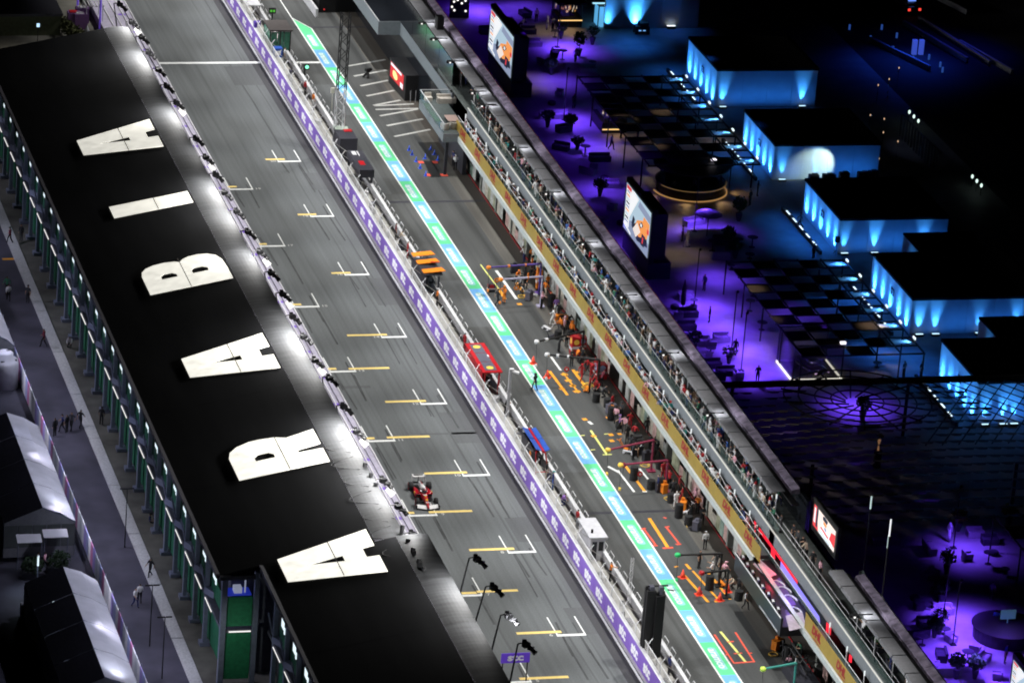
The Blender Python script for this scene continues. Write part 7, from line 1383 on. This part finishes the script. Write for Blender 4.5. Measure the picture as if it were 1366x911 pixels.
# lit cabinets in the dark yard
for k, (px, py) in enumerate(((10, 684), (35, 806), (49, 842), (62, 876), (71, 904), (50, 805), (74, 878))):
    c = G(px, py, 1.1); t = thing('air_unit', '%s pale air conditioning cabinet of the dark yard from the top' % ord_(k), 'cabinet', (c.x, c.y, 0), group='pale cabinets in the dark yard'); b = MB(); b.b2((-.42, -.4, .05), (.42, .4, 1.1)); obj('body', b, M_tw, t); b = MB(); b.b2((-.4, -.38, 1.102), (.4, .38, 1.13)); obj('lid', b, M_tent, t); b = MB(); b.tube((0, -.405, .6), (0, -.43, .6), .3, n=12); obj('grille', b, M_dk, t)
for k, (px, py, pw) in enumerate(((14, 665, 90), (38, 785, 110), (58, 835, 110), (66, 870, 120))):
    c = G(px, py); spot('yard_lamp', (c.x, c.y, 2.6), (c.x+.1, c.y-1.2, 0), pw*2, 110, .8, (.72, .86, 1), .15)
    t = thing('yard_light', '%s upright white tube lamp on the dark yard side of the marquees' % ord_(k), 'lamp', (c.x+.6, c.y-.5, 0), group='tube lamps of the dark yard'); b = MB(); b.tube((0, 0, 0), (0, 0, 2.2), .04); obj('stand', b, M_steel, t); b = MB(); b.tube((0, 0, 2.2), (0, 0, 3.0), .07); obj('tube', b, emi('tube_cool', (.75, .92, 1), 1.2), t)
# street lamps of the road (bluish), lighting road, fence and stand columns
for k, (px, py) in enumerate(((182, 818), (198, 860), (150, 690))):
    c = G(px, py); h = 3.0
    t = thing('street_lamp', '%s thin dark street lamp on the service road' % ('upper', 'forked lower', 'faint farthest')[k], 'street lamp', (c.x, c.y-6, 0)); b = MB(); b.tube((0, 0, 0), (0, 0, 5.2), .05, .035); obj('pole', b, M_blk, t); b = MB(); b.box((-.3, 0, 5.2), (.6, .12, .08)); b.box((.3, 0, 5.2), (.5, .12, .08)); obj('lamp_arm', b, M_blk, t)
for i in range(13):
    y = 12-i*11.5; spot('road_lamp', (-39.5, y, 8.5), (-33.2, y-1.5, .8), 1500 if i % 2 else 800, 92, .9, (.80, .80, 1), .25)
for i in range(6): y = -20-i*19; spot('stand_lamp', (-44, y, 7), (-31, y-2, 4.5), 1300, 70, .9, (.6, .66, 1), .3)
for i in range(12): y = -52-i*8; spot('tent_lamp', (-34.0, y, 13), (-38.0, y, 3.5), 3000, 80, 1, (.78, .80, 1), .3)
# people on the road
for px, py, c1_, c2_, ps, l in ((13, 325, 'maroon', 'black', 'walk', 'person in dark red at the kerb'), (28, 322, 'black', 'black', 'stand', 'dark figure by the stand columns'), (11, 402, 'white', 'black', 'walk', 'person in white shirt running on the road'), (9, 392, 'green', 'black', 'walk', 'person in green behind the runner'), (37, 404, 'charcoal', 'black', 'stand', 'person in charcoal at the kerb'), (58, 463, 'maroon', 'black', 'walk', 'person in dark red shirt walking near the kerb'), (93, 464, 'white', 'black', 'crouch', 'person in white top bending by the columns'),
                               (73, 582, 'black', 'black', 'stand', 'man in black at the left of the group crossing the road'), (83, 576, 'navy', 'black', 'walk', 'man in navy in the group crossing the road'), (89, 577, 'black', 'charcoal', 'stand', 'third man of the group crossing the road'), (95, 574, 'charcoal', 'black', 'walk', 'fourth man of the group crossing the road'), (107, 571, 'black', 'black', 'walk', 'man in black stepping on the pale kerb'), (135, 567, 'black', 'black', 'stand', 'dark figure against the columns'),
                               (180, 810, 'white', 'navy', 'walk', 'person in striped white shirt on the lit road'), (186, 804, 'white', 'black', 'walk', 'person in white behind the striped shirt'), (200, 770, 'black', 'black', 'walk', 'dark figure on the pale kerb near the lit road'), (200, 703, 'navy', 'black', 'sit', 'dark seated figure with blue cap by the columns'), (46, 870, 'beige', 'brown', 'walk', 'person in beige in the dark yard'), (50, 762, 'white', 'black', 'stand', 'person in white before the lower marquee'), (59, 762, 'pink', 'black', 'walk', 'person in pink before the lower marquee')):
    person(l, G(px, py, .006 if px > 100 and py < 600 else .006), uni(0, 6.3), c1_, c2_, ps, group='people on the service road', cap=1 if rnd() < .2 else 0)
b = MB(); p = G(20, 346); b.b2((p.x-1.2, p.y-.15, .001), (p.x+.2, p.y+.35, .01)); struct('orange_road_marking', b, M_org)
# ---- far end behind the grandstand: yard with tents, violet boxes and a white frame
t = thing('yard_block', 'olive green long container block in the dark far yard', 'building', (G(25, 48).x-6, G(25, 48).y, 0)); b = MB(); b.b2((0, 0, 0), (10.5, 6, 2.2)); obj('body', b, mat('olive', (.06, .07, .035), .8, noise=.3), t); b = MB(); b.b2((-.2, -.2, 2.2), (10.7, 6.2, 2.5)); obj('roof', b, M_dk, t)
for k, (px, py) in enumerate(((45, 20), (51, 30), (57, 38), (116, 42), (75, 74))):
    c = G(px, py, .6); t = thing('pale_bag', '%s pale covered bag or bollard in the far yard' % ord_(k), 'bollard', (c.x, c.y, 0), group='pale bollards in the far yard'); b = MB(); b.lathe((0, 0, 0), [(.3, 0), (.22, .8), (.05, 1.2)], n=8); obj('cover', b, M_tw, t)
for k, (px, py) in enumerate(((98, 36), (109, 30), (107, 38))):
    c = G(px, py); t = thing('violet_kiosk', '%s violet box kiosk behind the far roof end' % ord_(k), 'kiosk', (c.x, c.y, 0), group='violet kiosks'); b = MB(); b.b2((-.7, -.5, 0), (.7, .5, 1.7)); obj('body', b, mat('kiosk_violet', (.16, .07, .22), .6, noise=.15), t); b = MB(); b.b2((-.5, -.4, 1.702), (.3, .3, 1.8)); obj('lid', b, M_wht if k else M_red, t)
for px, py in ((103, 22), (133, 40)):
    c = G(px, py); t = thing('violet_post', 'tall violet light post, %s of two behind the far roof end' % ('left' if px < 120 else 'right'), 'post', (c.x, c.y, 0), group='violet posts'); b = MB(); b.tube((0, 0, 0), (0, 0, 4.5), .12); obj('post', b, mat('post_violet', (.2, .13, .6), .5, noise=0, emis=(.15, .08, .6), es=.35), t)
c = G(122, 35); t = thing('frame_canopy', 'white slatted frame canopy behind the far roof end', 'frame', (c.x, c.y, 0))
for i in range(6): b = MB(); b.b2((-.9+i*.38, -1.2, 2.6), (-.8+i*.38, 1.6, 2.7)); obj('slat', b, M_wht, t)
b = MB(); [b.tube((x, y, 0), (x, y, 2.6), .05) for x in (-.8, 1.0) for y in (-1.1, 1.5)]; b.b2((-1, -1.2, 2.55), (1.1, -1.1, 2.6)); b.b2((-1, 1.5, 2.55), (1.1, 1.6, 2.6)); obj('frame', b, M_wht, t)
for k in range(9):
    c = G(62+k*7, 30+k*5); t = thing('shrub', '%s dark shrub of the row behind the far roof end' % ord_(k), 'shrub', (c.x, c.y, 0), uni(0, 6), 'dark shrubs in the far yard'); b = MB(); b.tube((0, 0, 0), (0, 0, .8), .06); obj('trunk', b, mat('bark', (.05, .04, .03), .9), t); b = MB(); leafball(b, (0, 0, 1.1), .9, .9, .8, 260, .17); obj('crown', b, mat('shrub_olive', (.045, .05, .015), .9, noise=.4), t)
spot('far_yard_lamp', (-24, 34, 9), (-24, 31, 0), 1600, 110, 1, (1, .95, .85), .3); spot('far_yard_lamp', (-17, 30, 9), (-17, 27, 0), 2200, 90, 1, (.9, .88, 1), .3)
c = G(51, 33, 2.0); t = thing('sign_lamp', 'small blue and orange lamp on the olive block', 'lamp', (c.x, c.y, 0)); b = MB(); b.tube((0, 0, 0), (0, 0, 1.7), .04); obj('stand', b, M_blk, t); b = MB(); b.box((0, 0, 1.9), (.3, .2, .35)); obj('lamp', b, emi('lamp_bluewhite', (.5, .75, 1), 1.3), t)

spot('end_wall_fill', (-33, YB-6, 6), (-29.6, YB, 4), 420, 70, 1, (.9, 1, .9), .2)  # light added to brighten the green end wall, no fixture

for i in range(9): y = -38-i*11; spot('fence_lamp', (-40.5, y, 5.5), (-35.7, y-1, 1.2), 700, 75, 1, (.85, .82, 1), .3)  # added row of bodiless lights brightening the printed fence

for px, py in ((58, 700), (130, 925)): c = G(px, py); spot('gable_fill', (c.x+1, c.y-6, 5), (c.x, c.y+1, 2.2), 900, 70, 1, (.8, .84, 1), .3)  # added front light on the marquee gables, nothing built for it
# ---------------------------------------------------------------- end
